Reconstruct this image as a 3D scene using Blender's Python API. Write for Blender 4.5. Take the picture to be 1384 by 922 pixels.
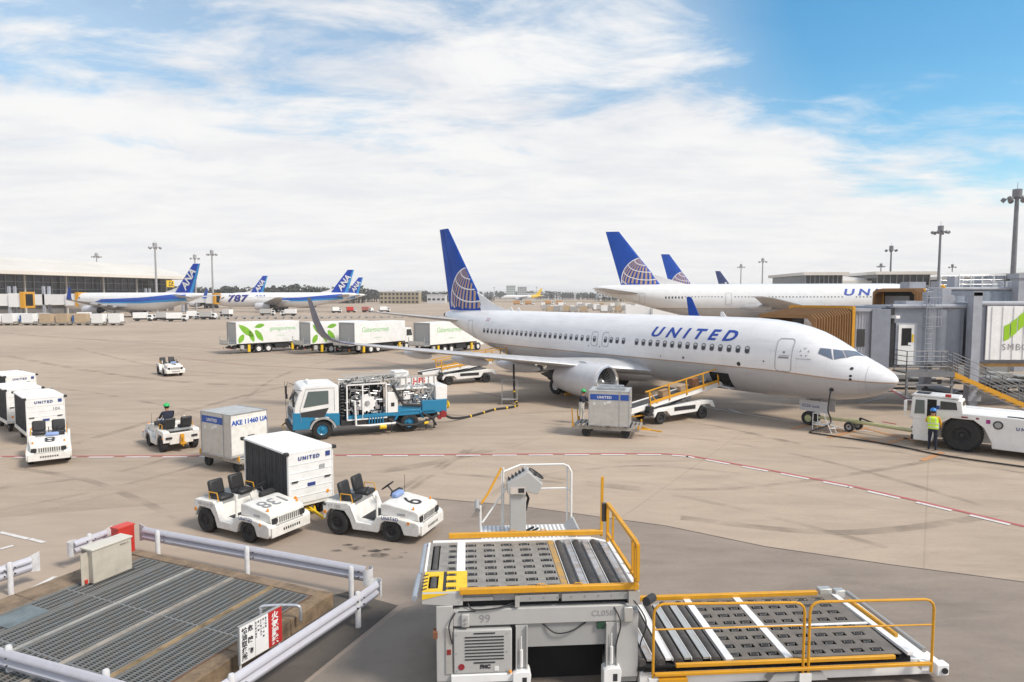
import bpy, bmesh, math, random
from math import sin, cos, pi, radians as R, atan2, sqrt, tan
from mathutils import Vector as V, Matrix as M
from mathutils import noise as MN
random.seed(7)
SC = bpy.context.scene
for o in list(bpy.data.objects): bpy.data.objects.remove(o)
COL = SC.collection

# ------------------------------------------------------------------ camera, sky, sun, exposure
F_PX, CAM_H, HOR = 880.0, 6.5, 400.0
PIT = math.atan((461 - HOR) / F_PX)
cam = bpy.data.cameras.new('camera'); camo = bpy.data.objects.new('camera', cam); COL.objects.link(camo)
camo.location = (0, 0, CAM_H); camo.rotation_euler = (pi / 2 - PIT, 0, 0)
cam.sensor_fit = 'HORIZONTAL'; cam.sensor_width = 36; cam.lens = 36 * F_PX / 1384
cam.clip_start = .2; cam.clip_end = 9000
SC.camera = camo
SUN_EL, SUN_AZ = R(46), R(118)          # azimuth clockwise from +Y (the view direction)
wd = bpy.data.worlds.new('World'); SC.world = wd; wd.use_nodes = True
nt = wd.node_tree; nt.nodes.clear()
def N(t, **k):
    n = nt.nodes.new(t)
    for a, b in k.items(): setattr(n, a, b)
    return n
def Lk(a, b): nt.links.new(a, b)
def mth(op, a, b=None, c=None, clamp=False):
    n = N('ShaderNodeMath', operation=op); n.use_clamp = clamp
    for i, v in enumerate((a, b, c)):
        if v is None: continue
        if isinstance(v, (int, float)): n.inputs[i].default_value = v
        else: Lk(v, n.inputs[i])
    return n.outputs[0]
sky = N('ShaderNodeTexSky', sky_type='NISHITA'); sky.sun_disc = False
sky.sun_elevation = SUN_EL; sky.sun_rotation = SUN_AZ; sky.air_density = 1.15; sky.dust_density = .6; sky.ozone_density = 2.2
tc = N('ShaderNodeTexCoord'); sp = N('ShaderNodeSeparateXYZ'); Lk(tc.outputs['Generated'], sp.inputs[0])
zc = mth('ADD', mth('MAXIMUM', sp.outputs[2], 0.0), .13)
cmb = N('ShaderNodeCombineXYZ'); Lk(mth('DIVIDE', sp.outputs[0], zc), cmb.inputs[0]); Lk(mth('DIVIDE', sp.outputs[1], zc), cmb.inputs[1])
def cloudnoise(scale, rot, sx, sy, det, rough, dist, off=(0, 0, 0)):
    mp = N('ShaderNodeMapping'); mp.inputs['Rotation'].default_value = (0, 0, R(rot)); mp.inputs['Scale'].default_value = (sx, sy, 1)
    mp.inputs['Location'].default_value = off
    Lk(cmb.outputs[0], mp.inputs[0])
    n = N('ShaderNodeTexNoise'); n.inputs['Scale'].default_value = scale; n.inputs['Detail'].default_value = det
    n.inputs['Roughness'].default_value = rough; n.inputs['Distortion'].default_value = dist
    Lk(mp.outputs[0], n.inputs['Vector']); return n.outputs[0]
def mrange(v, a, b, c=0., d=1., smooth=True):
    n = N('ShaderNodeMapRange'); n.interpolation_type = 'SMOOTHSTEP' if smooth else 'LINEAR'
    Lk(v, n.inputs[0])
    for i, x in enumerate((a, b, c, d)): n.inputs[i + 1].default_value = x
    return n.outputs[0]
n1 = cloudnoise(.60, 20, 1.0, 1.35, 9, .58, .25, (3.1, 1.2, 0))
n2 = cloudnoise(2.0, -35, 1.0, 1.7, 11, .62, .35, (1.7, 5.2, 0))
n3 = cloudnoise(1.1, 60, 1.0, 1.6, 8, .6, .5, (9.1, 4.2, 0))
# a clear gap in the cloud deck, up and to the right of the view
gap = N('ShaderNodeVectorMath', operation='DOT_PRODUCT'); Lk(tc.outputs['Generated'], gap.inputs[0])
gd = V((.76, 1.0, .56)).normalized(); gap.inputs[1].default_value = gd
g = mrange(gap.outputs['Value'], .915, .985)
low = mrange(sp.outputs[2], .05, .34, 1., 0.)
cover = mth('ADD', mth('ADD', mth('MULTIPLY', n1, .54), mth('MULTIPLY', n2, .76)), mth('MULTIPLY', low, .34))
cover = mth('SUBTRACT', cover, mth('MULTIPLY', g, .33))
mask = mrange(cover, .42, .78, .04, 1.)
mask = mth('MAXIMUM', mask, mth('MULTIPLY', mth('SUBTRACT', 1.0, g), .42))
shade = mrange(mth('ADD', mth('MULTIPLY', n3, .6), mth('MULTIPLY', n2, .4)), .34, .62)
cr = N('ShaderNodeMix', data_type='RGBA'); Lk(shade, cr.inputs[0])
cr.inputs[6].default_value = (6.9, 7.2, 7.8, 1); cr.inputs[7].default_value = (9.0, 9.0, 9.0, 1)
hz = N('ShaderNodeMix', data_type='RGBA'); Lk(mth('MULTIPLY', low, .55), hz.inputs[0]); Lk(cr.outputs[2], hz.inputs[6]); hz.inputs[7].default_value = (9.2, 9.05, 8.9, 1)
hs = N('ShaderNodeHueSaturation'); hs.inputs['Saturation'].default_value = 1.4; hs.inputs['Value'].default_value = 1.6; hs.inputs['Hue'].default_value = .487
Lk(sky.outputs[0], hs.inputs['Color'])
mx = N('ShaderNodeMix', data_type='RGBA'); Lk(mask, mx.inputs[0]); Lk(hs.outputs[0], mx.inputs[6]); Lk(hz.outputs[2], mx.inputs[7])
bg = N('ShaderNodeBackground'); bg.inputs[1].default_value = .1; Lk(mx.outputs[2], bg.inputs[0])
wo = N('ShaderNodeOutputWorld'); Lk(bg.outputs[0], wo.inputs[0])
sl = bpy.data.lights.new('sun', 'SUN'); sl.energy = 3.5; sl.angle = R(13); sl.color = (1, .92, .80)
so = bpy.data.objects.new('sun', sl); COL.objects.link(so)
sd = V((sin(SUN_AZ) * cos(SUN_EL), cos(SUN_AZ) * cos(SUN_EL), sin(SUN_EL)))
so.rotation_euler = sd.to_track_quat('Z', 'Y').to_euler(); so.location = (0, 0, 60)
vs = SC.view_settings; vs.view_transform = 'Standard'; vs.look = 'None'; vs.gamma = 1; vs.exposure = 0.08; vs.use_curve_mapping = False

# ------------------------------------------------------------------ helpers
def mat(name, col, rough=.5, metal=0., dirt=.12, scale=2.5, bump=0., bscale=40., coat=0., spec=.5, tint=None, trans=0.):
    m = bpy.data.materials.new(name); m.use_nodes = True; t = m.node_tree; b = t.nodes['Principled BSDF']
    b.inputs['Roughness'].default_value = rough; b.inputs['Metallic'].default_value = metal
    b.inputs['Coat Weight'].default_value = coat; b.inputs['Specular IOR Level'].default_value = spec
    if trans: b.inputs['Transmission Weight'].default_value = trans
    tcn = t.nodes.new('ShaderNodeTexCoord')
    n = t.nodes.new('ShaderNodeTexNoise'); n.inputs['Scale'].default_value = scale; n.inputs['Detail'].default_value = 8; n.inputs['Roughness'].default_value = .65
    t.links.new(tcn.outputs['Object'], n.inputs['Vector'])
    r = t.nodes.new('ShaderNodeMapRange'); r.inputs[1].default_value = .42; r.inputs[2].default_value = .75
    t.links.new(n.outputs[0], r.inputs[0])
    x = t.nodes.new('ShaderNodeMix'); x.data_type = 'RGBA'; t.links.new(r.outputs[0], x.inputs[0])
    c = tuple(col) + (1,); d = tint if tint else tuple(v * (1 - dirt * 1.6) for v in col)
    if tint: d = tuple(col[i] * (1 - dirt) + tint[i] * dirt for i in range(3))
    x.inputs[6].default_value = c; x.inputs[7].default_value = tuple(d) + (1,)
    t.links.new(x.outputs[2], b.inputs['Base Color'])
    rr = t.nodes.new('ShaderNodeMapRange'); rr.inputs[3].default_value = rough * .85; rr.inputs[4].default_value = min(1, rough * 1.25)
    t.links.new(n.outputs[0], rr.inputs[0]); t.links.new(rr.outputs[0], b.inputs['Roughness'])
    if bump:
        n4 = t.nodes.new('ShaderNodeTexNoise'); n4.inputs['Scale'].default_value = bscale; t.links.new(tcn.outputs['Object'], n4.inputs['Vector'])
        bp = t.nodes.new('ShaderNodeBump'); bp.inputs['Strength'].default_value = bump; bp.inputs['Distance'].default_value = .02
        t.links.new(n4.outputs[0], bp.inputs['Height']); t.links.new(bp.outputs[0], b.inputs['Normal'])
    return m
WHITE = mat('white_paint', (.80, .80, .79), .38, dirt=.10, scale=2.0, coat=.2)
DWHITE = mat('worn_white_paint', (.74, .73, .70), .5, dirt=.38, scale=5, tint=(.35, .29, .23))
ROOFW = mat('white_roof', (.82, .82, .82), .5, dirt=.08)
GREYP = mat('light_grey_paint', (.34, .345, .345), .45, dirt=.3, scale=3, tint=(.30, .27, .24))
LGREY = mat('pale_grey_paint', (.44, .44, .435), .42, dirt=.3, scale=4, tint=(.35, .32, .28))
STEEL = mat('brushed_steel', (.52, .53, .55), .38, .75, dirt=.25, scale=4)
GALV = mat('galvanised_steel', (.58, .60, .64), .42, .6, dirt=.3, scale=5, bump=.1)
ALU = mat('aluminium_sheet', (.60, .60, .58), .42, .55, dirt=.4, scale=3, tint=(.34, .30, .26), bump=.25, bscale=3)
DARK = mat('dark_metal', (.035, .035, .038), .6, .2, dirt=.3, scale=4)
BLACK = mat('black_void', (.008, .008, .009), .8, dirt=.1)
TYRE = mat('tyre_rubber', (.022, .022, .023), .85, dirt=.35, scale=5, tint=(.10, .09, .08))
RUB = mat('grey_rubber', (.062, .057, .055), .6, dirt=.4, scale=7, tint=(.16, .14, .12))
SEATM = mat('black_vinyl', (.025, .025, .027), .5, dirt=.2)
YEL = mat('yellow_paint', (.66, .32, .012), .45, dirt=.45, scale=6, tint=(.38, .20, .04))
YELB = mat('bright_yellow_paint', (.85, .55, .02), .45, dirt=.15, scale=5)
ORANGE = mat('orange_lens', (.80, .28, .02), .3, dirt=.05)
RED = mat('red_paint', (.55, .035, .025), .45, dirt=.2, scale=4)
DRED = mat('dark_red', (.25, .02, .02), .5)
BLUE = mat('blue_banner', (.02, .085, .38), .45, dirt=.12)
NAVY = mat('navy_print', (.03, .055, .22), .5, dirt=.05)
LBLUE = mat('pale_blue_cover', (.25, .35, .62), .5)
CYAN = mat('truck_blue', (.010, .19, .36), .4, dirt=.2, scale=4, tint=(.03, .12, .18), coat=.2)
GLASS = mat('dark_glass', (.03, .035, .04), .08, dirt=.05, spec=.8)
GLASSG = mat('greenish_glass', (.10, .13, .13), .08, dirt=.05, spec=.8)
CHROME = mat('bare_metal', (.72, .72, .73), .22, .9, dirt=.15)
INK = mat('black_print', (.03, .03, .035), .6, dirt=.05)
GREYINK = mat('grey_print', (.25, .25, .27), .6, dirt=.05)
CURTAIN = mat('black_curtain', (.028, .032, .040), .6, dirt=.4, scale=3)
GREENL = mat('leaf_green_print', (.20, .45, .03), .5, dirt=.5, scale=1.2, tint=(.06, .22, .02))
GREENT = mat('pale_green_print', (.38, .62, .34), .5)
BROWN = mat('brown_canvas', (.21, .105, .035), .75, dirt=.5, scale=2, tint=(.13, .06, .02), bump=.2)
BGREY = mat('bridge_grey', (.25, .27, .32), .5, dirt=.15, scale=1.2)
BGREYL = mat('bridge_pale_grey', (.37, .39, .44), .5, dirt=.15, scale=1.5)
BROWNS = mat('cardboard', (.42, .27, .15), .8, dirt=.2)
LIME = mat('lime_logo', (.30, .55, .01), .45, dirt=.05)
HELG = mat('green_helmet', (.03, .45, .12), .35); HELB = mat('blue_helmet', (.04, .22, .62), .35)
HIVIS = mat('hi_vis_fabric', (.62, .90, .05), .7, dirt=.1); HIO = mat('yellow_shirt', (.70, .34, .03), .8)
NAVYC = mat('navy_cloth', (.018, .022, .045), .85, dirt=.3, scale=9); WHITEC = mat('white_cloth', (.62, .60, .56), .85, dirt=.2)
SKIN = mat('skin', (.42, .24, .16), .6, dirt=.05); HAIR = mat('black_hair', (.015, .012, .01), .6)
SILVER = mat('reflective_tape', (.65, .66, .66), .3)
TOWG = mat('pale_yellow_green_paint', (.55, .55, .30), .5, dirt=.3, tint=(.25, .24, .14), scale=5)
MATS = {}

class MB:
    def __init__(s): s.v = []; s.f = []; s.mi = []; s.m = 0
    def add(s, vs, fs):
        b = len(s.v); s.v += [tuple(p) for p in vs]
        for f in fs: s.f.append([i + b for i in f]); s.mi.append(s.m)
        return s
    def box(s, x0, x1, y0, y1, z0, z1):
        vs = [(x, y, z) for x in (x0, x1) for y in (y0, y1) for z in (z0, z1)]
        return s.add(vs, [(0, 1, 3, 2), (4, 6, 7, 5), (0, 4, 5, 1), (2, 3, 7, 6), (0, 2, 6, 4), (1, 5, 7, 3)])
    def cbox(s, c, d, rot=None):
        vs = [V(((i - .5) * d[0], (j - .5) * d[1], (k - .5) * d[2])) for i in (0, 1) for j in (0, 1) for k in (0, 1)]
        if rot is not None: vs = [rot @ p for p in vs]
        return s.add([p + V(c) for p in vs], [(0, 1, 3, 2), (4, 6, 7, 5), (0, 4, 5, 1), (2, 3, 7, 6), (0, 2, 6, 4), (1, 5, 7, 3)])
    def frame(s, p0, p1, up=V((0, 0, 1))):
        d = (V(p1) - V(p0)).normalized()
        a = up.cross(d)
        if a.length < 1e-3: a = V((1, 0, 0)).cross(d)
        a.normalize(); return d, a, d.cross(a)
    def bar(s, p0, p1, w, h):
        d, a, b = s.frame(p0, p1); vs = []
        for p in (V(p0), V(p1)):
            for i, j in ((-1, -1), (1, -1), (1, 1), (-1, 1)): vs.append(p + a * i * w / 2 + b * j * h / 2)
        return s.add(vs, [(3, 2, 1, 0), (4, 5, 6, 7), (0, 1, 5, 4), (1, 2, 6, 5), (2, 3, 7, 6), (3, 0, 4, 7)])
    def cyl(s, p0, p1, r0, r1=None, n=14, caps=True):
        r1 = r0 if r1 is None else r1; d, a, b = s.frame(p0, p1); vs = []
        for p, r in ((V(p0), r0), (V(p1), r1)):
            for i in range(n): t = 2 * pi * i / n; vs.append(p + (a * cos(t) + b * sin(t)) * r)
        fs = [(i, (i + 1) % n, n + (i + 1) % n, n + i) for i in range(n)]
        if caps: fs += [tuple(range(n - 1, -1, -1)), tuple(range(n, 2 * n))]
        return s.add(vs, fs)
    def tube(s, path, r, n=8, closed=False):
        P = [V(p) for p in path]; k = len(P); vs = []; a = None
        for i, p in enumerate(P):
            d = ((P[(i + 1) % k] if (closed or i < k - 1) else p) - (P[i - 1] if (closed or i > 0) else p)).normalized()
            if a is None:
                a = V((0, 0, 1)).cross(d)
                if a.length < .05: a = V((1, 0, 0)).cross(d)
            a = (a - d * a.dot(d)).normalized(); b = d.cross(a)
            for j in range(n): t = 2 * pi * j / n; vs.append(p + (a * cos(t) + b * sin(t)) * r)
        fs = []
        for i in range(k if closed else k - 1):
            for j in range(n): fs.append((i * n + j, i * n + (j + 1) % n, ((i + 1) % k) * n + (j + 1) % n, ((i + 1) % k) * n + j))
        if not closed: fs += [tuple(range(n - 1, -1, -1)), tuple(range((k - 1) * n, k * n))]
        return s.add(vs, fs)
    def prism(s, poly, a0, a1, axis='y'):
        def q(u, w, a): return {'y': (u, a, w), 'x': (a, u, w), 'z': (u, w, a)}[axis]
        n = len(poly); vs = [q(u, w, a0) for u, w in poly] + [q(u, w, a1) for u, w in poly]
        return s.add(vs, [tuple(range(n)), tuple(range(2 * n - 1, n - 1, -1))] + [(i + n, (i + 1) % n + n, (i + 1) % n, i) for i in range(n)])
    def lathe(s, prof, o=(0, 0, 0), axis=(1, 0, 0), n=24, closed=False):
        o = V(o); d, a, b = s.frame(o, o + V(axis)); vs = []; k = len(prof)
        for h, r in prof:
            for i in range(n): t = 2 * pi * i / n; vs.append(o + d * h + (a * cos(t) + b * sin(t)) * max(r, 1e-4))
        fs = []
        for j in range(k if closed else k - 1):
            for i in range(n): fs.append((j * n + i, j * n + (i + 1) % n, ((j + 1) % k) * n + (i + 1) % n, ((j + 1) % k) * n + i))
        return s.add(vs, fs)
    def loft(s, secs, cap=True, closed=True):
        n = len(secs[0]); vs = [p for q in secs for p in q]; fs = []
        for j in range(len(secs) - 1):
            for i in range(n if closed else n - 1): fs.append((j * n + i, j * n + (i + 1) % n, (j + 1) * n + (i + 1) % n, (j + 1) * n + i))
        if cap: fs += [tuple(range(n - 1, -1, -1)), tuple(range((len(secs) - 1) * n, len(secs) * n))]
        return s.add(vs, fs)
    def ball(s, c, r, nu=12, nv=8, sc=(1, 1, 1)):
        c = V(c); vs = []; fs = []
        for j in range(nv + 1):
            ph = pi * j / nv
            for i in range(nu): t = 2 * pi * i / nu; vs.append(c + V((r * sc[0] * sin(ph) * cos(t), r * sc[1] * sin(ph) * sin(t), r * sc[2] * cos(ph))))
        for j in range(nv):
            for i in range(nu): fs.append((j * nu + i, (j + 1) * nu + i, (j + 1) * nu + (i + 1) % nu, j * nu + (i + 1) % nu))
        return s.add(vs, fs)
    def mesh(s, name, mats, smooth=35, fixn=True):
        me = bpy.data.meshes.new(name); me.from_pydata(s.v, [], s.f)
        for x in (mats if isinstance(mats, (list, tuple)) else [mats]): me.materials.append(x)
        me.polygons.foreach_set('material_index', s.mi)
        if fixn:
            bm = bmesh.new(); bm.from_mesh(me); bmesh.ops.recalc_face_normals(bm, faces=bm.faces); bm.to_mesh(me); bm.free()
        if smooth:
            me.shade_smooth(); me.set_sharp_from_angle(angle=R(smooth))
        me.update(); return me
    def build(s, name, mats, parent=None, smooth=35, bevel=0, loc=None, rot=None, kind=None, fixn=True):
        o = bpy.data.objects.new(name, s.mesh(name, mats, smooth, fixn)); COL.objects.link(o)
        if parent: o.parent = parent
        if loc is not None: o.location = loc
        if rot is not None: o.rotation_euler = rot
        if bevel:
            md = o.modifiers.new('bevel', 'BEVEL'); md.width = bevel; md.segments = 2; md.limit_method = 'ANGLE'; md.angle_limit = R(40); md.harden_normals = False
        if kind: o['kind'] = kind
        return o
def tag(o, label=None, cat=None, group=None, kind=None):
    if label: o['label'] = label
    if cat: o['category'] = cat
    if group: o['group'] = group
    if kind: o['kind'] = kind
    return o
def thing(name, label, cat, loc=(0, 0, 0), rz=0., group=None):
    o = bpy.data.objects.new(name, None); COL.objects.link(o); o.empty_display_size = .2
    o.location = loc; o.rotation_euler = (0, 0, R(rz)); return tag(o, label, cat, group)
def copy_tree(o, parent=None):
    kids = list(o.children); c = o.copy(); COL.objects.link(c); c.parent = parent
    for k in kids: copy_tree(k, c)
    return c
def dup(src, label, loc, rz, group=None):
    c = copy_tree(src); c.location = loc; c.rotation_euler = (0, 0, R(rz)); c['label'] = label
    if group: c['group'] = group
    return c
def inst(src, parent, loc, rot=None):
    c = src.copy(); COL.objects.link(c); c.parent = parent; c.location = loc
    if rot is not None: c.rotation_euler = rot
    return c
FONT = None
def text_mesh(txt, size, bold=0., shear=0., space=1., align='LEFT', vert=False):
    cu = bpy.data.curves.new('t', 'FONT'); cu.body = txt; cu.size = size; cu.offset = bold; cu.shear = shear; cu.space_character = space
    cu.align_x = align; cu.resolution_u = 3
    if vert: cu.body = '\n'.join(txt); cu.space_line = .78
    ob = bpy.data.objects.new('t', cu); COL.objects.link(ob); bpy.context.view_layer.update()
    me = bpy.data.meshes.new_from_object(ob.evaluated_get(bpy.context.evaluated_depsgraph_get()))
    bpy.data.objects.remove(ob); bpy.data.curves.remove(cu); return me
def text(txt, size, m, parent, loc, right, up=(0, 0, 1), bold=0., name='lettering', **k):
    me = text_mesh(txt, size, bold, **k); me.materials.clear(); me.materials.append(m)
    o = bpy.data.objects.new(name, me); COL.objects.link(o); o.parent = parent
    r = V(right).normalized(); u = V(up).normalized(); n = r.cross(u).normalized(); u = n.cross(r)
    mm = M((r, u, n)).transposed().to_4x4(); mm.translation = V(loc); o.matrix_local = mm
    return o
def slab_text(*a, **k): return text(*a, **k)
def G(px, py, z=0.):
    """point at height z under a pixel of the 1384x922 photograph (surveying the layout only)"""
    X = (px - 692) / F_PX; U = (461 - py) / F_PX; d = V((X, cos(PIT) + U * sin(PIT), -sin(PIT) + U * cos(PIT)))
    t = (z - CAM_H) / d.z; return V((d.x * t, d.y * t, z))
def arc(cx, cy, r, a0, a1, n): return [(cx + r * cos(R(a0 + (a1 - a0) * i / n)), cy + r * sin(R(a0 + (a1 - a0) * i / n))) for i in range(n + 1)]
def wheel(parent, c, r, w, rimm, name='wheel', hub=.55, n=24):
    """tyre mesh with its rim as a child; axle along local Y"""
    h = w / 2; rr = r * hub
    t = MB().lathe([(-h * .75, rr), (-h, rr * 1.12), (-h, r * .88), (-h * .78, r * .98), (-h * .3, r), (h * .3, r), (h * .78, r * .98), (h, r * .88), (h, rr * 1.12), (h * .75, rr)], axis=(0, 1, 0), n=n, closed=True)
    o = t.build(name, TYRE, parent, loc=c)
    m = MB().lathe([(-h * .8, .001), (-h * .8, rr * .3), (-h * .55, rr * .45), (-h * .5, rr * .8), (-h * .72, rr * 1.01), (h * .72, rr * 1.01), (h * .5, rr * .8), (h * .55, rr * .45), (h * .8, rr * .3), (h * .8, .001)], axis=(0, 1, 0), n=n)
    m.m = 1
    for i in range(6):
        a = i * pi / 3
        for sg in (-1, 1): m.cyl((rr * .62 * cos(a), sg * h * .5, rr * .62 * sin(a)), (rr * .62 * cos(a), sg * h * .62, rr * .62 * sin(a)), rr * .1, n=6)
    m.build('rim', [rimm, DARK], o); return o
# ------------------------------------------------------------------ aircraft
def plane_paint(name, top, bottom, stripe, zlev, zn, k=1., stripe_w=.045, rough=.28, kind='line'):
    """white over grey with a thin cheat line; the split is a height on the fuselage (printed livery)"""
    m = bpy.data.materials.new(name); m.use_nodes = True; t = m.node_tree; b = t.nodes['Principled BSDF']
    b.inputs['Roughness'].default_value = rough; b.inputs['Coat Weight'].default_value = .3; b.inputs['Coat Roughness'].default_value = .15
    def nd(ty, **kw):
        n = t.nodes.new(ty)
        for a, v in kw.items(): setattr(n, a, v)
        return n
    def mt(op, a, b2=None):
        n = nd('ShaderNodeMath', operation=op)
        for i, v in enumerate((a, b2)):
            if v is None: continue
            if isinstance(v, (int, float)): n.inputs[i].default_value = v
            else: t.links.new(v, n.inputs[i])
        return n.outputs[0]
    tcn = nd('ShaderNodeTexCoord'); s = nd('ShaderNodeSeparateXYZ'); t.links.new(tcn.outputs['Object'], s.inputs[0])
    mr = nd('ShaderNodeMapRange'); mr.interpolation_type = 'SMOOTHSTEP'; t.links.new(s.outputs[0], mr.inputs[0])
    mr.inputs[1].default_value = 0; mr.inputs[2].default_value = 6 * k; mr.inputs[3].default_value = zn; mr.inputs[4].default_value = zlev
    d = mt('SUBTRACT', s.outputs[2], mr.outputs[0])
    n = nd('ShaderNodeTexNoise'); n.inputs['Scale'].default_value = .9; n.inputs['Detail'].default_value = 7; t.links.new(tcn.outputs['Object'], n.inputs['Vector'])
    # faint skin panel seams and streaks
    w = mt('PINGPONG', s.outputs[0], .66 * k); seam = mt('LESS_THAN', w, .009 * k)
    up = mt('GREATER_THAN', d, 0.)
    x = nd('ShaderNodeMix', data_type='RGBA'); t.links.new(up, x.inputs[0]); x.inputs[6].default_value = tuple(bottom) + (1,); x.inputs[7].default_value = tuple(top) + (1,)
    ln = mt('LESS_THAN', mt('ABSOLUTE', d), stripe_w)
    y = nd('ShaderNodeMix', data_type='RGBA'); t.links.new(ln, y.inputs[0]); t.links.new(x.outputs[2], y.inputs[6]); y.inputs[7].default_value = tuple(stripe) + (1,)
    z = nd('ShaderNodeMix', data_type='RGBA', blend_type='MULTIPLY'); z.inputs[0].default_value = 1
    r = nd('ShaderNodeMapRange'); t.links.new(n.outputs[0], r.inputs[0]); r.inputs[1].default_value = .3; r.inputs[2].default_value = .8; r.inputs[3].default_value = 1.; r.inputs[4].default_value = .9
    w2 = mt('PINGPONG', s.outputs[2], .42 * k); seam2 = mt('LESS_THAN', w2, .006 * k)
    mp_ = nd('ShaderNodeMapping'); mp_.inputs['Scale'].default_value = (.35, 1, 3.0); t.links.new(tcn.outputs['Object'], mp_.inputs[0])
    n2 = nd('ShaderNodeTexNoise'); n2.inputs['Scale'].default_value = 1.6; n2.inputs['Detail'].default_value = 9; n2.inputs['Roughness'].default_value = .7; t.links.new(mp_.outputs[0], n2.inputs['Vector'])
    r2 = nd('ShaderNodeMapRange'); t.links.new(n2.outputs[0], r2.inputs[0]); r2.inputs[1].default_value = .5; r2.inputs[2].default_value = .8; r2.inputs[3].default_value = 0; r2.inputs[4].default_value = .16
    f = mt('SUBTRACT', mt('SUBTRACT', mt('SUBTRACT', r.outputs[0], mt('MULTIPLY', seam, .12)), mt('MULTIPLY', seam2, .05)), r2.outputs[0])
    t.links.new(y.outputs[2], z.inputs[6]); t.links.new(f, z.inputs[7]); t.links.new(z.outputs[2], b.inputs['Base Color'])
    return m
UWHITE = plane_paint('airliner_paint', (.80, .80, .82), (.46, .46, .48), (.42, .30, .22), 2.77, 2.52, stripe_w=.035)
UWIDE = plane_paint('wide_airliner_paint', (.80, .80, .80), (.50, .50, .50), (.42, .30, .2), 4.2, 3.9, 1.6, .06)
AWHITE = mat('plain_airliner_white', (.80, .80, .80), .3, dirt=.08, scale=.5)
UBLUE = mat('airline_deep_blue', (.010, .075, .42), .42, dirt=.2, scale=.4, spec=.2)
ABLUE = mat('airline_mid_blue', (.012, .075, .42), .3, dirt=.1, scale=.4); ACYAN = mat('airline_light_blue', (.03, .33, .72), .3, dirt=.1)
TBLUE = mat('title_blue', (.015, .065, .38), .45, dirt=.05)
GOLD = mat('logo_gold', (.52, .34, .23), .4, dirt=.1); LWHITE = mat('logo_white', (.80, .80, .82), .4, dirt=.05)
WING = mat('wing_grey', (.44, .44, .45), .38, dirt=.18, scale=.9, coat=.1); WLE = mat('wing_leading_edge', (.66, .66, .67), .3, .5, dirt=.15)
WINGL = mat('nacelle_grey', (.56, .56, .59), .32, dirt=.12, scale=1.2, coat=.3)
SEAM = mat('panel_seam', (.30, .30, .33), .5, dirt=.05)
WINB = mat('window_dark', (.03, .035, .05), .12, dirt=.1); WSHD = mat('window_shade_white', (.55, .55, .56), .4, dirt=.05)
YTAIL = mat('freighter_yellow', (.85, .55, .01), .4, dirt=.05)
S737 = [(0, 2.6, 2.6, 0), (.12, 2.38, 2.84, .25), (.4, 2.12, 3.06, .52), (.8, 1.9, 3.29, .78), (1.3, 1.71, 3.54, 1.02), (1.8, 1.58, 3.8, 1.22), (2.3, 1.49, 4.08, 1.38), (2.9, 1.41, 4.42, 1.54),
        (3.6, 1.34, 4.75, 1.68), (4.5, 1.3, 5.03, 1.79), (5.5, 1.28, 5.2, 1.85), (6.8, 1.27, 5.31, 1.88), (8.5, 1.27, 5.33, 1.88), (16, 1.27, 5.33, 1.88), (25, 1.28, 5.33, 1.88), (27, 1.5, 5.33, 1.87), (29, 1.92, 5.33, 1.82),
        (31, 2.42, 5.32, 1.68), (33, 2.97, 5.3, 1.43), (35, 3.53, 5.27, 1.08), (36.5, 3.98, 5.22, .77), (37.5, 4.3, 5.15, .5), (38.0, 4.5, 5.05, .28), (38.12, 4.62, 4.95, .12)]
CGLASS = mat('cockpit_glass', (.13, .16, .22), .06, dirt=.2, scale=1.5, spec=1.0)  # grey-blue base colour paints the reflections into the panes
class Hull:
    def __init__(s, L=38.1, zb=1.27, zt=5.33):
        k = (zt - zb) / 4.06; kt = k; s.k = k; s.L = L; s.S = []
        for a, b, t, w in S737:
            na = a * k if a <= 16 else L - (38.12 - a) * kt
            if a == 16: na = L * .42
            s.S.append((na, zb + (b - 1.27) * k, zb + (t - 1.27) * k, w * k))
    def at(s, a):
        S = s.S; a = min(max(a, 0), S[-1][0])
        i = 0
        while i < len(S) - 2 and S[i + 1][0] < a: i += 1
        p0, p1 = S[i], S[i + 1]; pm, pn = S[max(i - 1, 0)], S[min(i + 2, len(S) - 1)]
        h = p1[0] - p0[0]; u = (a - p0[0]) / h; out = []
        for c in (1, 2, 3):
            d = (p1[c] - p0[c]) / h
            m0 = ((p1[c] - pm[c]) / (p1[0] - pm[0])) if i > 0 else d * 1.6
            m1 = ((pn[c] - p0[c]) / (pn[0] - p0[0])) if i < len(S) - 2 else d
            if i == 0: u2 = sqrt(u); out.append(p0[c] + (p1[c] - p0[c]) * u2); continue
            out.append((2 * u**3 - 3 * u**2 + 1) * p0[c] + (u**3 - 2 * u**2 + u) * h * m0 + (-2 * u**3 + 3 * u**2) * p1[c] + (u**3 - u**2) * h * m1)
        return out
    def y(s, a, z):
        b, t, w = s.at(a); zc = (b + t) / 2; h = (t - b) / 2 + 1e-6; q = 1 - ((z - zc) / h)**2
        return w * sqrt(max(q, 0))
    def pt(s, a, th, off=0.):
        b, t, w = s.at(a); zc = (b + t) / 2; h = (t - b) / 2
        return V((a, (w + off) * sin(R(th)), zc + (h + off) * cos(R(th))))
    def mesh(s, mb, n=48, step=.5):
        A = [0.003, .02, .06, .12, .2, .3, .42, .56, .72, .9, 1.1, 1.35, 1.6, 1.9, 2.3, 2.7, 3.1, 3.6, 4.2, 5, 6, 7, 8.5]
        A = [x * s.k for x in A]; x = A[-1] + 2 * s.k
        while x < s.L - 14 * s.k: A.append(x); x += 3 * s.k
        while x < s.L - .05: A.append(x); x += .8 * s.k
        A.append(s.S[-1][0])
        mb.loft([[s.pt(a, 360 * i / n) for i in range(n)] for a in A]); return mb
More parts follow.
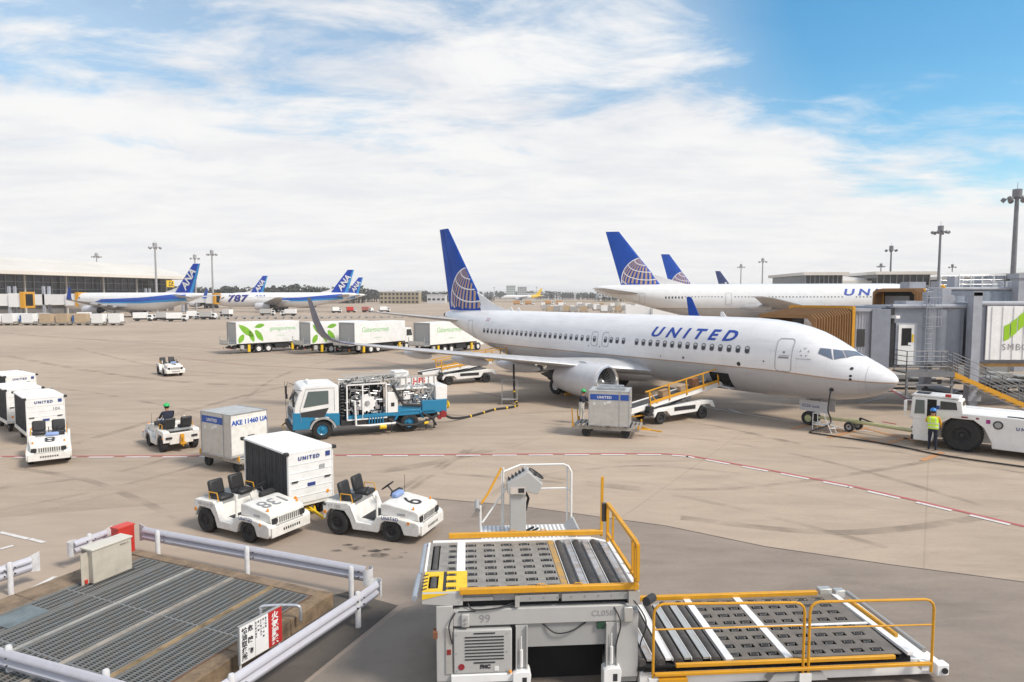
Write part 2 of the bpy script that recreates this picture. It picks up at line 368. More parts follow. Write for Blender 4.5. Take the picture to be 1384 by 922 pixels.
AF = [(1, 0), (.75, .030), (.5, .052), (.3, .060), (.15, .052), (.06, .036), (.015, .019), (0, 0), (.015, -.014), (.06, -.024), (.15, -.034), (.3, -.04), (.5, -.034), (.75, -.016)]
SYM = [(1, .002), (.7, .028), (.4, .048), (.2, .045), (.08, .032), (.02, .017), (0, 0), (.02, -.017), (.08, -.032), (.2, -.045), (.4, -.048), (.7, -.028), (1, -.002)]
def foil(mb, st, prof=AF, side=1, le=None):
    """st: (y, a, z, chord, thickness, cant deg)"""
    secs = []
    for y, a, z, c, t, ct in st:
        q = R(ct); secs.append([V((a + u * c, side * (y - sin(q) * w * c * t), z + cos(q) * w * c * t)) for u, w in prof])
    n0 = len(mb.f); mb.loft(secs)
    if le is not None:
        n = len(prof); f = n0
        for j in range(len(secs) - 1):
            for i in range(n):
                if max(prof[i][0], prof[(i + 1) % n][0]) < .07: mb.mi[f] = le
                f += 1
    return mb
def fin_prof(prof_st):
    """half thickness of a fin at (a,z)"""
    def h(a, z):
        st = prof_st
        for (z0, a0, c0), (z1, a1, c1) in zip(st, st[1:]):
            if z0 <= z <= z1:
                u = (z - z0) / (z1 - z0); le = a0 + (a1 - a0) * u; c = c0 + (c1 - c0) * u
                x = (a - le) / c
                if x < 0 or x > 1: return None
                X = [(0, 0), (.02, .017), (.08, .032), (.2, .045), (.4, .048), (.7, .028), (1, .002)]
                for (x0, t0), (x1, t1) in zip(X, X[1:]):
                    if x0 <= x <= x1: return c * (t0 + (t1 - t0) * (x - x0) / (x1 - x0))
        return None
    return h
def build_fin(root, st, matf, rudder=True):
    m = MB(); m.loft([[V((a + u * c, w * c, z)) for u, w in SYM] for z, a, c in st]); o = m.build('tail_fin', matf, root, smooth=50); return o
def globe(par, hf, ca, cz, rad, zmin, both=True, sides=(1,)):
    """airline globe emblem laid on the fin: gold meridian bars and white lines of a tilted sphere"""
    P = V((-.05, .92, .38)).normalized(); E1 = V((1, 0, 0)) - P * P.x; E1.normalize(); E2 = P.cross(E1)
    def sph(c, l):
        c = R(c); l = R(l); return P * cos(c) + (E1 * cos(l) + E2 * sin(l)) * sin(c)
    def quad(mb, c0, c1, l0, l1, off):
        pts = [sph(c0, l0), sph(c1, l0), sph(c1, l1), sph(c0, l1)]
        if sum(p.z for p in pts) / 4 < .015: return
        Q = []
        for p in pts:
            a = ca + p.x * rad; z = cz + p.y * rad
            if z < zmin: return
            h = hf(a, z)
            if h is None: return
            Q.append((a, z, h))
        for sd in sides: mb.add([(a, sd * (h + off), z) for a, z, h in Q], [(0, 1, 2, 3)])
    g = MB(); w = MB()
    for k in range(30):
        l = k * 12
        for j in range(3, 48): quad(g, j * 3, j * 3 + 3, l, l + 6.2, .012)
    for c in (12, 27, 46, 66, 86, 106):
        for l in range(0, 360, 4): quad(w, c, c + 2.2, l, l + 4, .02)
    n = 90
    for k in range(n):
        a0, a1 = 2 * pi * k / n, 2 * pi * (k + 1) / n; Q = []
        for a, r in ((a0, rad * .975), (a0, rad * 1.012), (a1, rad * 1.012), (a1, rad * .975)):
            x, z = ca + r * cos(a), cz + r * sin(a); h = hf(x, z) if z > zmin else None; Q.append((x, z, h))
        if all(q[2] is not None for q in Q):
            for sd in sides: w.add([(x, sd * (h + .016), z) for x, z, h in Q], [(0, 1, 2, 3)])
    if g.v: g.build('globe_bars', GOLD, par, smooth=0, fixn=False, kind='stuff')
    if w.v: w.build('globe_lines', LWHITE, par, smooth=0, fixn=False, kind='stuff')
def hull_text(hull, txt, a0, a1, z0, z1, m, par, name='airline_title', side=1, shear=.25, bold=.02, space=1.5, off=.012):
    me = text_mesh(txt, 1., bold, shear, space); bm = bmesh.new(); bm.from_mesh(me); bpy.data.meshes.remove(me)
    xs = [v.co.x for v in bm.verts]; ys = [v.co.y for v in bm.verts]; x0, x1, y0, y1 = min(xs), max(xs), min(ys), max(ys)
    for i in range(1, 8):
        bmesh.ops.bisect_plane(bm, geom=bm.verts[:] + bm.edges[:] + bm.faces[:], plane_co=(0, y0 + (y1 - y0) * i / 8, 0), plane_no=(0, 1, 0))
    for v in bm.verts:
        a = a0 + (a1 - a0) * (v.co.x - x0) / (x1 - x0); z = z0 + (z1 - z0) * (v.co.y - y0) / (y1 - y0)
        v.co = V((a, side * (hull.y(a, z) + off), z))
    me = bpy.data.meshes.new(name); bm.to_mesh(me); bm.free(); me.materials.append(m)
    o = bpy.data.objects.new(name, me); COL.objects.link(o); o.parent = par; return o
def hull_patch(hull, quad, off=.01, n=4):
    """quad: 4 corners (a, theta) -> curved patch vertices and faces"""
    vs = []; fs = []
    for j in range(n + 1):
        for i in range(n + 1):
            u, v = i / n, j / n
            a = (1 - u) * (1 - v) * quad[0][0] + u * (1 - v) * quad[1][0] + u * v * quad[2][0] + (1 - u) * v * quad[3][0]
            t = (1 - u) * (1 - v) * quad[0][1] + u * (1 - v) * quad[1][1] + u * v * quad[2][1] + (1 - u) * v * quad[3][1]
            vs.append(hull.pt(a, t, off))
    for j in range(n):
        for i in range(n): k = j * (n + 1) + i; fs.append((k, k + 1, k + n + 2, k + n + 1))
    return vs, fs
def hull_loop(hull, pts, w, off=.010, side=1):
    """thin closed line drawn on the hull; pts are (a,z)"""
    mb = MB(); P = [];
    for (a, z), (a2, z2) in zip(pts, pts[1:] + pts[:1]):
        n = max(1, int(abs(z2 - z) / .2)); P += [V((a + (a2 - a) * i / n, side * (hull.y(a + (a2 - a) * i / n, z + (z2 - z) * i / n) + off), z + (z2 - z) * i / n)) for i in range(n)]
    mb.tube(P, w, 4, closed=True); return mb
def rrect(a0, a1, z0, z1, r, n=3):
    P = []
    for cx, cz, s in ((a1 - r, z1 - r, 0), (a0 + r, z1 - r, 90), (a0 + r, z0 + r, 180), (a1 - r, z0 + r, 270)): P += arc(cx, cz, r, s, s + 90, n)
    return P
def engine(root, a, y, z, r, ln, mats, part='engine'):
    k = r / 1.03; m = MB()
    m.lathe([(0.62 * k, .0), (.62 * k, .80 * k), (.25 * k, .80 * k), (.05 * k, .83 * k), (-.02, .89 * k), (.05 * k, .95 * k), (.3 * k, 1.0 * k), (1.0 * k, 1.03 * k), (ln * .55, 1.02 * k), (ln * .8, .9 * k), (ln, .74 * k), (ln, .70 * k), (ln * .8, .8 * k), (ln * .75, 0)], n=40)
    for i, f in enumerate(m.f):
        j = i // 40
        if j in (3, 4): m.mi[i] = 1
        if j in (2,): m.mi[i] = 1
        if j in (0,) or j > 10: m.mi[i] = 2
        if j == 1: m.mi[i] = 3
    o = m.build(part, [mats, CHROME, BLACK, STEEL], root, loc=(a, y, z), smooth=40)
    c = MB().lathe([(ln * .72, .55 * k), (ln * 1.02, .5 * k), (ln * 1.25, .34 * k), (ln * 1.3, .22 * k), (ln * 1.5, .03)], n=24); c.build('exhaust_cone', DARK, o)
    f = MB().lathe([(.28 * k, .0), (.38 * k, .12 * k), (.52 * k, .2 * k), (.6 * k, .21 * k)], n=20)
    for i in range(24):
        t = 2 * pi * i / 24; t2 = t + .18
        f.add([(.52 * k, .2 * k * cos(t), .2 * k * sin(t)), (.60 * k, .2 * k * cos(t2), .2 * k * sin(t2)), (.60 * k, .79 * k * cos(t2 + .1), .79 * k * sin(t2 + .1)), (.52 * k, .79 * k * cos(t + .05), .79 * k * sin(t + .05))], [(0, 1, 2, 3)])
    f.build('fan', STEEL, o, smooth=0)
    return o
def gear(root, a, y, z, wr, ww, n=2, rimm=WHITE, truck=1):
    s = MB(); s.cyl((a, y, wr), (a, y, z), wr * .18); s.cyl((a, y - ww * .9, wr), (a, y + ww * .9, wr), wr * .14); s.cyl((a, y, wr * 1.6), (a - wr * 1.6, y, z), wr * .09)
    s.tube([(a + wr * .3, y, wr * 1.4), (a + wr * .8, y, wr * 2.2), (a + wr * .25, y, wr * 3)], wr * .06)
    if truck > 1: s.cyl((a - wr * 1.2, y, wr), (a + wr * 1.2, y, wr), wr * .16)
    o = s.build('landing_gear', GREYP, root)
    for i in range(truck):
        da = (i - (truck - 1) / 2) * wr * 2.3
        for sg in (-1, 1): wheel(o, (a + da, y + sg * ww * .9, wr), wr, ww * .85, rimm, hub=.5)
    return o
def airliner(name, label, loc, heading, L=63.7, zb=2.1, zt=8.3, span=60.9, fin_h=18.5, wing_z=3.0, eng_r=1.75, paint=None, finmat=None, wingf=.30, group=None, quality=1, fin=(12.5, 7.5, 8.0, 2.5), stab=21.0, raked=False, winglet=False, gears=True, engmat=None, sidewin=True, side=1, engs=True):
    root = thing(name, label, 'airliner', loc, math.degrees(heading) + 180, group); h = Hull(L, zb, zt); k = h.k
    mb = MB(); h.mesh(mb, 36); mb.build('fuselage', paint, root, smooth=60)
    hs = span / 2; w = h.S[13][3]; a0 = L * wingf; cr = L * .19; dih = hs * .1
    st = [(w * .6, a0, wing_z, cr * 1.08, 1.2, 0), (hs * .33, a0 + hs * .33 * .62, wing_z + dih * .3, cr * .72, 1.0, 0), (hs * .97, a0 + hs * .97 * .62, wing_z + dih, cr * .2, .8, 0)]
    if winglet: st += [(hs * 1.0, a0 + hs * .64, wing_z + dih + .4, cr * .17, .8, 45), (hs * 1.015, a0 + hs * .70, wing_z + dih + 3.4, cr * .07, .8, 80)]
    else: st += [(hs, a0 + hs * (.70 if raked else .645), wing_z + dih * 1.04, cr * .05 if raked else cr * .17, .8, 0)]
    for sg in (1, -1):
        b = MB(); foil(b, st, side=sg, le=1); b.m = 0
        for q in (.3, .5, .68):
            yy = hs * q; aa = a0 + yy * .62 + cr * (.65 - q * .45); b.ball((aa + cr * .16, sg * yy, wing_z + dih * q - .35 * k), 1, 8, 6, (cr * .2, .22 * k, .32 * k))
        b.build('wing', [WING, WLE], root, smooth=40)
        if winglet: wl_ = MB(); foil(wl_, [(y_, a_, z_, c_ * 1.08, t_ * 1.5, q_) for y_, a_, z_, c_, t_, q_ in [(hs * .985, a0 + hs * .628, wing_z + dih + .1, cr * .19, .8, 30)] + st[-2:]], side=sg); wl_.build('winglet', ABLUE, root)
        if engs:
            ye = hs * .33; e = engine(root, a0 + ye * .62 - eng_r * 2.1, sg * ye, wing_z + dih * .3 - eng_r * 1.02, eng_r, eng_r * 4.0, engmat or WINGL)
            MB().prism([(eng_r * .6, eng_r * .8), (eng_r * 4.2, eng_r * 1.4), (eng_r * 4.6, eng_r * .7), (eng_r * 3, eng_r * .5)], -.2, .2).build('pylon', WINGL, e)
        s_ = MB(); t0 = L * .855; foil(s_, [(w * .3, t0, zb + (zt - zb) * .72, L * .095, 1, 0), (stab / 2, t0 + stab * .33, zb + (zt - zb) * .86, L * .035, .9, 0)], SYM, side=sg); s_.build('tailplane', WING, root, smooth=40)
    zf = zt - .12 * k; fa = L - fin[0]; fst = [(zf, fa, fin[1]), (fin_h, fa + fin[2], fin[3])]
    fo = build_fin(root, fst, finmat); hf = fin_prof(fst)
    MB().prism([(fa - 3.2 * k, zf), (fa + .3, zf), (fa + 1.2 * k, zf + 1.3 * k)], -.12, .12).build('dorsal_fin', paint, root)
    if gears:
        gear(root, 4.2 * k, 0, zb + .3, .34 * k, .26 * k)
        for sg in (1, -1): gear(root, a0 + cr * .85, sg * 2.9 * k, wing_z, .56 * k, .4 * k, truck=2)
    if sidewin:
        m = MB(); zw = zb + (zt - zb) * .615; a = 6.2 * k
        while a < L * .80:
            if not (abs(a - L * .30) < .9 or abs(a - L * .62) < .9):
                y = h.y(a, zw); yy = side * (y + .01)
                m.add([(a - .13, yy, zw - .2), (a + .13, yy, zw - .2), (a + .13, side * (h.y(a, zw + .2) + .012), zw + .2), (a - .13, side * (h.y(a, zw + .2) + .012), zw + .2)], [(0, 1, 2, 3)])
            a += .58
        o = m.build('cabin_windows', WINB, root, smooth=0, fixn=False); o['kind'] = 'stuff'
    cw = MB()
    for sd in (1, -1):
        for q in ([(3.05, 48), (3.05, 59), (2.45, 59), (2.66, 40)], [(2.58, 39), (2.37, 58), (2.0, 43), (2.26, 29)], [(2.22, 26), (1.96, 40), (1.5, 4), (1.9, 3)]):
            vs, fs = hull_patch(h, [(a * k, sd * t) for a, t in q], .012, 3); cw.add(vs, fs)
    cw.build('cockpit_windows', GLASS, root, smooth=0)
    for da, b in ((5 * k, 1), (L * .62, 1), (L * .86, .8)):
        hull_loop(h, rrect(da - .5, da + .5, zb + (zt - zb) * .42, zb + (zt - zb) * .74, .15), .02, side=side).build('door', SEAM, root)
    return root, h, hf, fst, fo
def build_737():
    N0 = (17.66, 29.56, 0); root = thing('airliner', 'large white narrow-body airliner with blue globe tail across the middle of the apron', 'airliner', N0, math.degrees(-.90) + 180)
    h = Hull(); mb = MB(); h.mesh(mb, 144)
    fus = mb.build('fuselage', UWHITE, root, smooth=70)
    MB().loft([[V((a, 1.95 * q * sin(t) * wd_, 1.75 + .72 * q * cos(t) * (1 if cos(t) < 0 else .6))) for t in [2 * pi * i / 20 for i in range(20)]] for a, q, wd_ in ((12.6, .02, 1), (13.4, .6, 1), (14.6, .9, 1), (16.5, 1.05, 1.04), (20.5, 1.05, 1.04), (22.5, .85, 1), (24.2, .4, .9), (25, .02, .8))]).build('wing_fairing', WINGL, root, smooth=60)
    # windows: 15 forward, 4 mid, overwing exits, 23 aft
    win = MB(); P = rrect(-.118, .118, -.175, .175, .095); n = len(P)
    win.add([(a, .0, z) for a, z in P], [tuple(range(n))]); win.m = 1
    Pi = rrect(-.14, .14, -.20, .20, .11)
    win.add([(a, -.004, z) for a, z in Pi], [tuple(range(n))]); win.m = 2; win.add([(-.085, .004, .04), (.085, .004, .04), (.085, .003, .15), (-.085, .003, .15)], [(0, 1, 2, 3)])
    wm = win.mesh('window', [WINB, SEAM, WSHD], 0, False)
    As = [6.54 + .529 * i for i in range(15)] + [15.0, 15.52, 16.03, 16.52, 17.49] + [18.1 + (29.74 - 18.1) / 22 * i for i in range(23)]
    zr = 3.72
    for i, a in enumerate(As):
        z = zr + (.0035 * max(0, a - 18)); y = h.y(a, z); o = bpy.data.objects.new('window', wm); COL.objects.link(o); o.parent = root
        sl = (h.y(a, z + .15) - h.y(a, z - .15)) / .3; st = (h.y(a + .2, z) - h.y(a - .2, z)) / .4
        o.location = (a, y + .014, z); o.rotation_euler = (-math.atan(sl), 0, math.atan(st))
    cw = MB()
    for sd in (1, -1):
        for q in ([(3.05, 48.4), (3.05, 59), (2.45, 59.3), (2.66, 40.5)], [(2.56, 38.2), (2.36, 57.6), (2.0, 43.2), (2.26, 29.5)], [(2.22, 26.3), (1.94, 40.7), (1.52, 5), (1.86, 3)]):
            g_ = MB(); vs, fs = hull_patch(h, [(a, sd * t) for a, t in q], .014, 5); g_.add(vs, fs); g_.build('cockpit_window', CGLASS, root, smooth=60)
            ca = sum(a for a, t in q) / 4; ct = sum(t for a, t in q) / 4
            g_ = MB(); vs, fs = hull_patch(h, [(ca + (a - ca) * 1.12, sd * (ct + (t - ct) * 1.12)) for a, t in q], .007, 5); g_.add(vs, fs); g_.build('cockpit_window_frame', GREYINK if 0 else SEAM, root, smooth=0)
    def door(a0, a1, z0, z1, nm='door', w=.016):
        o = hull_loop(h, rrect(a0, a1, z0, z1, .16), w).build(nm, SEAM, root)
        return o
    d = door(4.2, 5.0, 2.78, 4.38, 'service_door'); 
    hm = MB(); hm.add([(a, h.y(a, z) + .014, z) for a, z in arc(4.6, 3.72, .06, 0, 345, 10)], [tuple(range(11))]); hm.add([(a, h.y(a, z) + .014, z) for a, z in ((4.85, 3.42), (4.35, 3.42), (4.35, 3.5), (4.85, 3.5))], [(0, 1, 2, 3)]); hm.build('door_handle', GREYINK, d, smooth=0)
    door(16.25, 16.8, 3.28, 4.18, 'overwing_exit'); door(17.22, 17.77, 3.28, 4.18, 'overwing_exit'); door(31.6, 32.35, 3.0, 4.5, 'aft_service_door', .012)
    co = MB(); zz_ = [1.46 + .1 * i for i in range(10)]
    co.add([(a_, h.y(a_, z) + .012, z) for z in zz_ for a_ in (7.72 + .12 * (z < 1.5), 8.93 - .2 * (z < 1.6))], [(2 * i, 2 * i + 1, 2 * i + 3, 2 * i + 2) for i in range(9)]); co.build('cargo_hold_opening', BLACK, root, smooth=0)
    cd = MB(); cd.prism([(7.78, 1.48), (8.9, 1.62), (8.9, 1.70), (7.78, 1.56)], .55, 1.35); cd.build('cargo_door', WINGL, root)
    # lower lettering, registration, small ports and probes
    hull_text(h, 'UNITED', 12.95, 7.27, 4.09, 4.68, TBLUE, root, shear=.3, bold=.035, space=1.7)
    hull_text(h, 'N26226', 29.9, 28.6, 2.45, 2.68, SEAM, root, 'registration', shear=0, space=1.1)
    hull_text(h, 'united', 4.8, 4.35, 3.53, 3.6, SEAM, root, 'small_print', shear=0, space=1.1)
    hull_text(h, 'A STAR ALLIANCE MEMBER', 4.02, 3.3, 3.42, 3.47, SEAM, root, 'small_print', shear=0, space=1)
    sm = MB()
    for i in range(5):
        t = R(90 + 72 * i); cx, cz = 3.66 - .2 * cos(t), 3.76 + .2 * sin(t)
        Q = [(cx + .09 * cos(t), cz - .09 * sin(t) * -1), (cx + .04 * sin(t), cz + .04 * cos(t)), (cx - .12 * cos(t) * -1 * 0 - .02, cz), (cx - .04 * sin(t), cz - .04 * cos(t))]
        Q = [(3.66 - q * cos(t + e), 3.76 + q * sin(t + e)) for q, e in ((.13, 0), (.25, .30), (.2, 0), (.25, -.30))]
        sm.add([(a, h.y(a, z) + .014, z) for a, z in Q], [(0, 1, 2, 3)])
    sm.build('star_emblem', SEAM, root, smooth=0)
    sp = MB()
    for a, z, r in ((10.5, 3.02, .07), (7.0, 2.95, .11), (5.6, 3.2, .04), (1.62, 3.12, .07), (1.62, 2.78, .06), (1.62, 2.62, .06), (12.1, 3.0, .04), (16.98, 3.25, .04), (18.0, 3.25, .04)):
        P = arc(a, z, r, 0, 330, 11); sp.add([(u, h.y(u, w) + .012, w) for u, w in P], [tuple(range(12))])
    sp.build('probe_ports', DARK, root, smooth=0)
    st = MB(); 
    rad = MB(); rad.tube([h.pt(1.05, t, .002) for t in range(0, 360, 6)], .008, 4, closed=True); rad.build('radome_seam', SEAM, root)
    for a in (27.3, 28.2):
        MB().prism([(a, 5.3), (a + .45, 5.3), (a + .42, 5.55), (a + .28, 5.6)], -.02, .02).build('antenna', WHITE, root)
    MB().prism([(9, 5.32), (9.4, 5.32), (9.38, 5.6), (9.25, 5.62)], -.02, .02).build('antenna', WHITE, root)
    MB().prism([(11.2, 1.3), (11.6, 1.3), (11.62, 1.0), (11.5, 1.0)], -.02, .02).build('antenna', WHITE, root)
    # wings: measured from the photograph
    ST = [(1.2, 12.9, 1.95, 8.6, 1.25, 0), (1.9, 13.5, 2.05, 7.7, 1.2, 0), (5.2, 15.35, 2.38, 5.2, 1.05, 0), (9, 17.55, 2.85, 3.9, .9, 0), (13, 20.1, 3.33, 2.75, .85, 0), (16.3, 22.2, 3.75, 1.75, .8, 4), (16.9, 22.6, 3.86, 1.6, .8, 18), (17.35, 22.95, 4.08, 1.45, .8, 40), (17.6, 23.25, 4.45, 1.25, .75, 65), (17.75, 23.65, 5.05, 1.05, .7, 76), (17.9, 24.4, 6.25, .62, .7, 78), (17.91, 24.55, 6.4, .5, .6, 78)]
    for sg in (1, -1):
        b = MB(); foil(b, ST[:6], side=sg, le=1); w_ = b.build('wing', [WING, WLE], root, smooth=45)
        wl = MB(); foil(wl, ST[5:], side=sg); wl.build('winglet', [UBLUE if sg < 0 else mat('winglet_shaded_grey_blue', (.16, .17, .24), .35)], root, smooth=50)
        for y, a, z, q in ((6.1, 19.3, 2.0, 1.2), (9.2, 20.2, 2.5, 1.1), (12.2, 21.4, 2.95, .9)):
            MB().ball((a + .9, sg * y, z), 1, 12, 10, (1.9 * q, .2 * q, .30 * q)).build('flap_fairing', WINGL, root, smooth=60)
        e = engine(root, 13.45, sg * 4.85, 1.52, 1.04, 3.9, WINGL)
        MB().prism([(1.0, .9), (1.8, 1.12), (3.6, 1.05), (5.0, .75), (5.2, .35), (3.4, .3)], -.16, .16).build('pylon', WINGL, e)
        MB().prism([(1.0, .80), (1.5, 1.0), (1.75, .80)], sg * -.55 - .015, sg * -.55 + .015).build('nacelle_strake', WINGL, e)
        gear(root, 19.6, sg * 2.86, 2.1, .56, .40)
        s_ = MB(); foil(s_, [(.4, 34.0, 4.35, 3.9, 1, 0), (7.17, 37.55, 5.15, 1.45, .9, 0)], SYM, side=sg, le=1); s_.build('tailplane', [WING, WLE], root, smooth=45)
    ng = gear(root, 4.0, 0, 1.4, .35, .26, rimm=TOWG)
    for sg in (1, -1): MB().cbox((3.7, sg * .32, 1.0), (1.5, .03, .55)).build('nose_gear_door', WINGL, root)
    tx = text('0226 look', .22, NAVY, root, (4.3, .345, .92), (-1, 0, 0)); tx.name = 'lettering'
    fst = [(4.6, 31.35, 5.85), (5.25, 31.8, 5.6), (12.53, 37.6, 1.45)]
    m = MB(); m.loft([[V((a + u * c, w * c, z)) for u, w in SYM] for z, a, c in fst[1:]])
    # swept cap
    fin = m.build('tail_fin', UBLUE, root, smooth=50); hf = fin_prof(fst)
    globe(fin, hf, 34.05, 5.98, 3.07, 5.36)
    MB().loft([[V((28.7, 0, 5.28)), V((28.7, 0.01, 5.28)), V((32.2, .3, 5.2)), V((32.2, -.3, 5.2))], [V((30.6, 0, 5.75)), V((30.6, .01, 5.75)), V((32.6, .14, 5.75)), V((32.6, -.14, 5.75))], [V((33.1, 0, 6.85)), V((33.1, .01, 6.85)), V((33.2, .06, 6.85)), V((33.2, -.06, 6.85))]]).build('dorsal_fin', UWHITE, root, smooth=0)
    MB().tube([(37.35 + .05, 0, 5.3), (39.02, 0, 12.5)], .02, 6).build('rudder_edge', SEAM, fin)
    MB().tube([(35.75, .2, 5.35), (38.45, .07, 12.4)], .012, 5).build('rudder_hinge_line', NAVY, fin)
    MB().lathe([(0, .2), (.25, .16), (.3, .02)], o=(38.0, 0, 4.79), n=14).build('exhaust_outlet', DARK, root)
    fl = MB(); fl.prism([(29.35, 4.55), (29.75, 4.55), (29.75, 4.75), (29.35, 4.75)], 1.55, 1.556); 
    hull_text(h, '==', 29.8, 29.4, 4.52, 4.72, mat('flag_red', (.4, .1, .15), .5), root, 'flag', shear=0)
    return root, h
# ------------------------------------------------------------------ ground and painted markings
def ground_mat(name, col, tint, amt=.5, sc=.05, joints=True, fade=None):
    m = bpy.data.materials.new(name); m.use_nodes = True; t = m.node_tree; b = t.nodes['Principled BSDF']; b.inputs['Roughness'].default_value = .88; b.inputs['Specular IOR Level'].default_value = .25
    def nd(ty, **kw):
        n = t.nodes.new(ty)
        for a, v in kw.items(): setattr(n, a, v)
        return n
    tcn = nd('ShaderNodeTexCoord'); mp = nd('ShaderNodeMapping'); mp.inputs['Rotation'].default_value = (0, 0, R(33)); t.links.new(tcn.outputs['Object'], mp.inputs[0])
    def noise(scale, det=6, rough=.6, stretch=None, dist=0):
        n = nd('ShaderNodeTexNoise'); n.inputs['Scale'].default_value = scale; n.inputs['Detail'].default_value = det; n.inputs['Roughness'].default_value = rough; n.inputs['Distortion'].default_value = dist
        if stretch:
            m2 = nd('ShaderNodeMapping'); m2.inputs['Rotation'].default_value = (0, 0, R(stretch[0])); m2.inputs['Scale'].default_value = stretch[1]; t.links.new(tcn.outputs['Object'], m2.inputs[0]); t.links.new(m2.outputs[0], n.inputs['Vector'])
        else: t.links.new(mp.outputs[0], n.inputs['Vector'])
        return n.outputs[0]
    def mr(v, a, b2, c=0., d=1.):
        n = nd('ShaderNodeMapRange'); t.links.new(v, n.inputs[0])
        for i, x in enumerate((a, b2, c, d)): n.inputs[i + 1].default_value = x
        return n.outputs[0]
    def mul(a, f):
        n = nd('ShaderNodeMix', data_type='RGBA', blend_type='MULTIPLY'); n.inputs[0].default_value = 1; t.links.new(a, n.inputs[6]); t.links.new(f, n.inputs[7]); return n.outputs[2]
    x = nd('ShaderNodeMix', data_type='RGBA'); t.links.new(mr(noise(sc, 5, .6), .35, .68), x.inputs[0]); x.inputs[6].default_value = tuple(col) + (1,); x.inputs[7].default_value = tuple(col[i] * (1 - amt) + tint[i] * amt for i in range(3)) + (1,)
    c = x.outputs[2]
    c = mul(c, mr(noise(.35, 7, .7, (20, (1, 3.2, 1)), .6), .35, .75, 1.05, .84))
    c = mul(c, mr(noise(.09, 6, .7, (-28, (1, 5, 1)), 1.0), .5, .72, 1.0, .84))
    c = mul(c, mr(noise(9, 6, .8), .3, .7, 1.06, .93)); c = mul(c, mr(noise(60, 3, .8), .25, .75, 1.07, .92))
    if joints:
        br = nd('ShaderNodeTexBrick'); br.offset = 0; br.inputs['Scale'].default_value = 1; br.inputs['Brick Width'].default_value = 7.5; br.inputs['Row Height'].default_value = 7.5; br.inputs['Mortar Size'].default_value = .025; br.inputs['Mortar Smooth'].default_value = .2
        br.inputs['Color1'].default_value = (1, 1, 1, 1); br.inputs['Color2'].default_value = (.93, .93, .925, 1); br.inputs['Mortar'].default_value = (.86, .85, .84, 1)
        t.links.new(mp.outputs[0], br.inputs['Vector']); c = mul(c, br.outputs['Color'])
    if fade:   # the patch wears into the neighbouring paving towards its west end
        sx = nd('ShaderNodeSeparateXYZ'); t.links.new(tcn.outputs['Object'], sx.inputs[0]); ad = nd('ShaderNodeMath', operation='ADD'); t.links.new(sx.outputs[0], ad.inputs[0])
        m3 = nd('ShaderNodeMath', operation='MULTIPLY'); t.links.new(noise(.3, 5), m3.inputs[0]); m3.inputs[1].default_value = 6; t.links.new(m3.outputs[0], ad.inputs[1])
        fx = nd('ShaderNodeMix', data_type='RGBA'); t.links.new(mr(ad.outputs[0], -5.5, 2.5), fx.inputs[0]); fx.inputs[6].default_value = tuple(fade) + (1,); t.links.new(c, fx.inputs[7])
        c = mul(fx.outputs[2], mr(noise(.5, 7, .7, (20, (1, 3.2, 1)), .6), .35, .75, 1.06, .90))
    t.links.new(c, b.inputs['Base Color'])
    bp = nd('ShaderNodeBump'); bp.inputs['Strength'].default_value = .25; bp.inputs['Distance'].default_value = .01; t.links.new(noise(25, 6, .7), bp.inputs['Height']); t.links.new(bp.outputs[0], b.inputs['Normal'])
    return m
CONC = ground_mat('apron_concrete', (.465, .372, .290), (.355, .285, .228), .75, .035)
ASPH = ground_mat('apron_darker_concrete', (.300, .248, .208), (.215, .18, .155), .8, .12, False, (.385, .31, .248))
ASPH2 = ground_mat('asphalt_dark', (.085, .074, .066), (.15, .13, .112), .8, .35, False)
GRASS = mat('dry_grass', (.23, .17, .08), .95, dirt=.5, scale=.02, tint=(.10, .10, .04))
def sheet(name, pts, z, m, kind='structure'):
    o = MB().add([(x, y, z) for x, y in pts], [tuple(range(len(pts)))]).build(name, m, smooth=0); o['kind'] = kind; return o
sheet('apron', [(-2500, -60), (2500, -60), (2500, 5000), (-2500, 5000)], 0, CONC)
sheet('grass_verge', [(-260, 700), (900, 640), (1500, 720), (1500, 760), (-600, 800)], .004, GRASS)
bd = [G(*p).xy for p in ((-120, 706), (0, 700), (120, 690), (250, 680), (420, 670), (560, 672), (700, 684), (900, 711), (1034, 739), (1200, 763), (1384, 787), (1600, 815))]
sheet('darker_pavement', [tuple(p) for p in bd] + [(12, 3), (-14, 3)], .004, ASPH)
sheet('asphalt_strip', [tuple(G(*p).xy) for p in ((446, 806), (470, 800), (538, 819), (417, 917))] + [(-4.5, 8), (-6, 8)], .008, ASPH2)
sheet('asphalt_lane', [tuple(G(*p).xy) for p in ((545, 822), (640, 800))] + [(-.5, 8), (-4.2, 8), tuple(G(424, 917).xy)], .008, mat('asphalt_stained', (.25, .213, .178), .9, dirt=.7, scale=.6, tint=(.12, .105, .092)))
bl_ = MB()
JM = mat('joint_sealant', (.13, .11, .095), .9, dirt=.4, scale=2)
def line_mat(name, col): return mat(name, col, .7, dirt=.45, scale=3.5, tint=(.30, .25, .21))
LW = line_mat('worn_white_line', (.66, .64, .62)); LR = line_mat('worn_red_line', (.42, .10, .10)); LO = line_mat('worn_orange_line', (.50, .24, .10)); LP = line_mat('faded_pink_line', (.40, .24, .20))
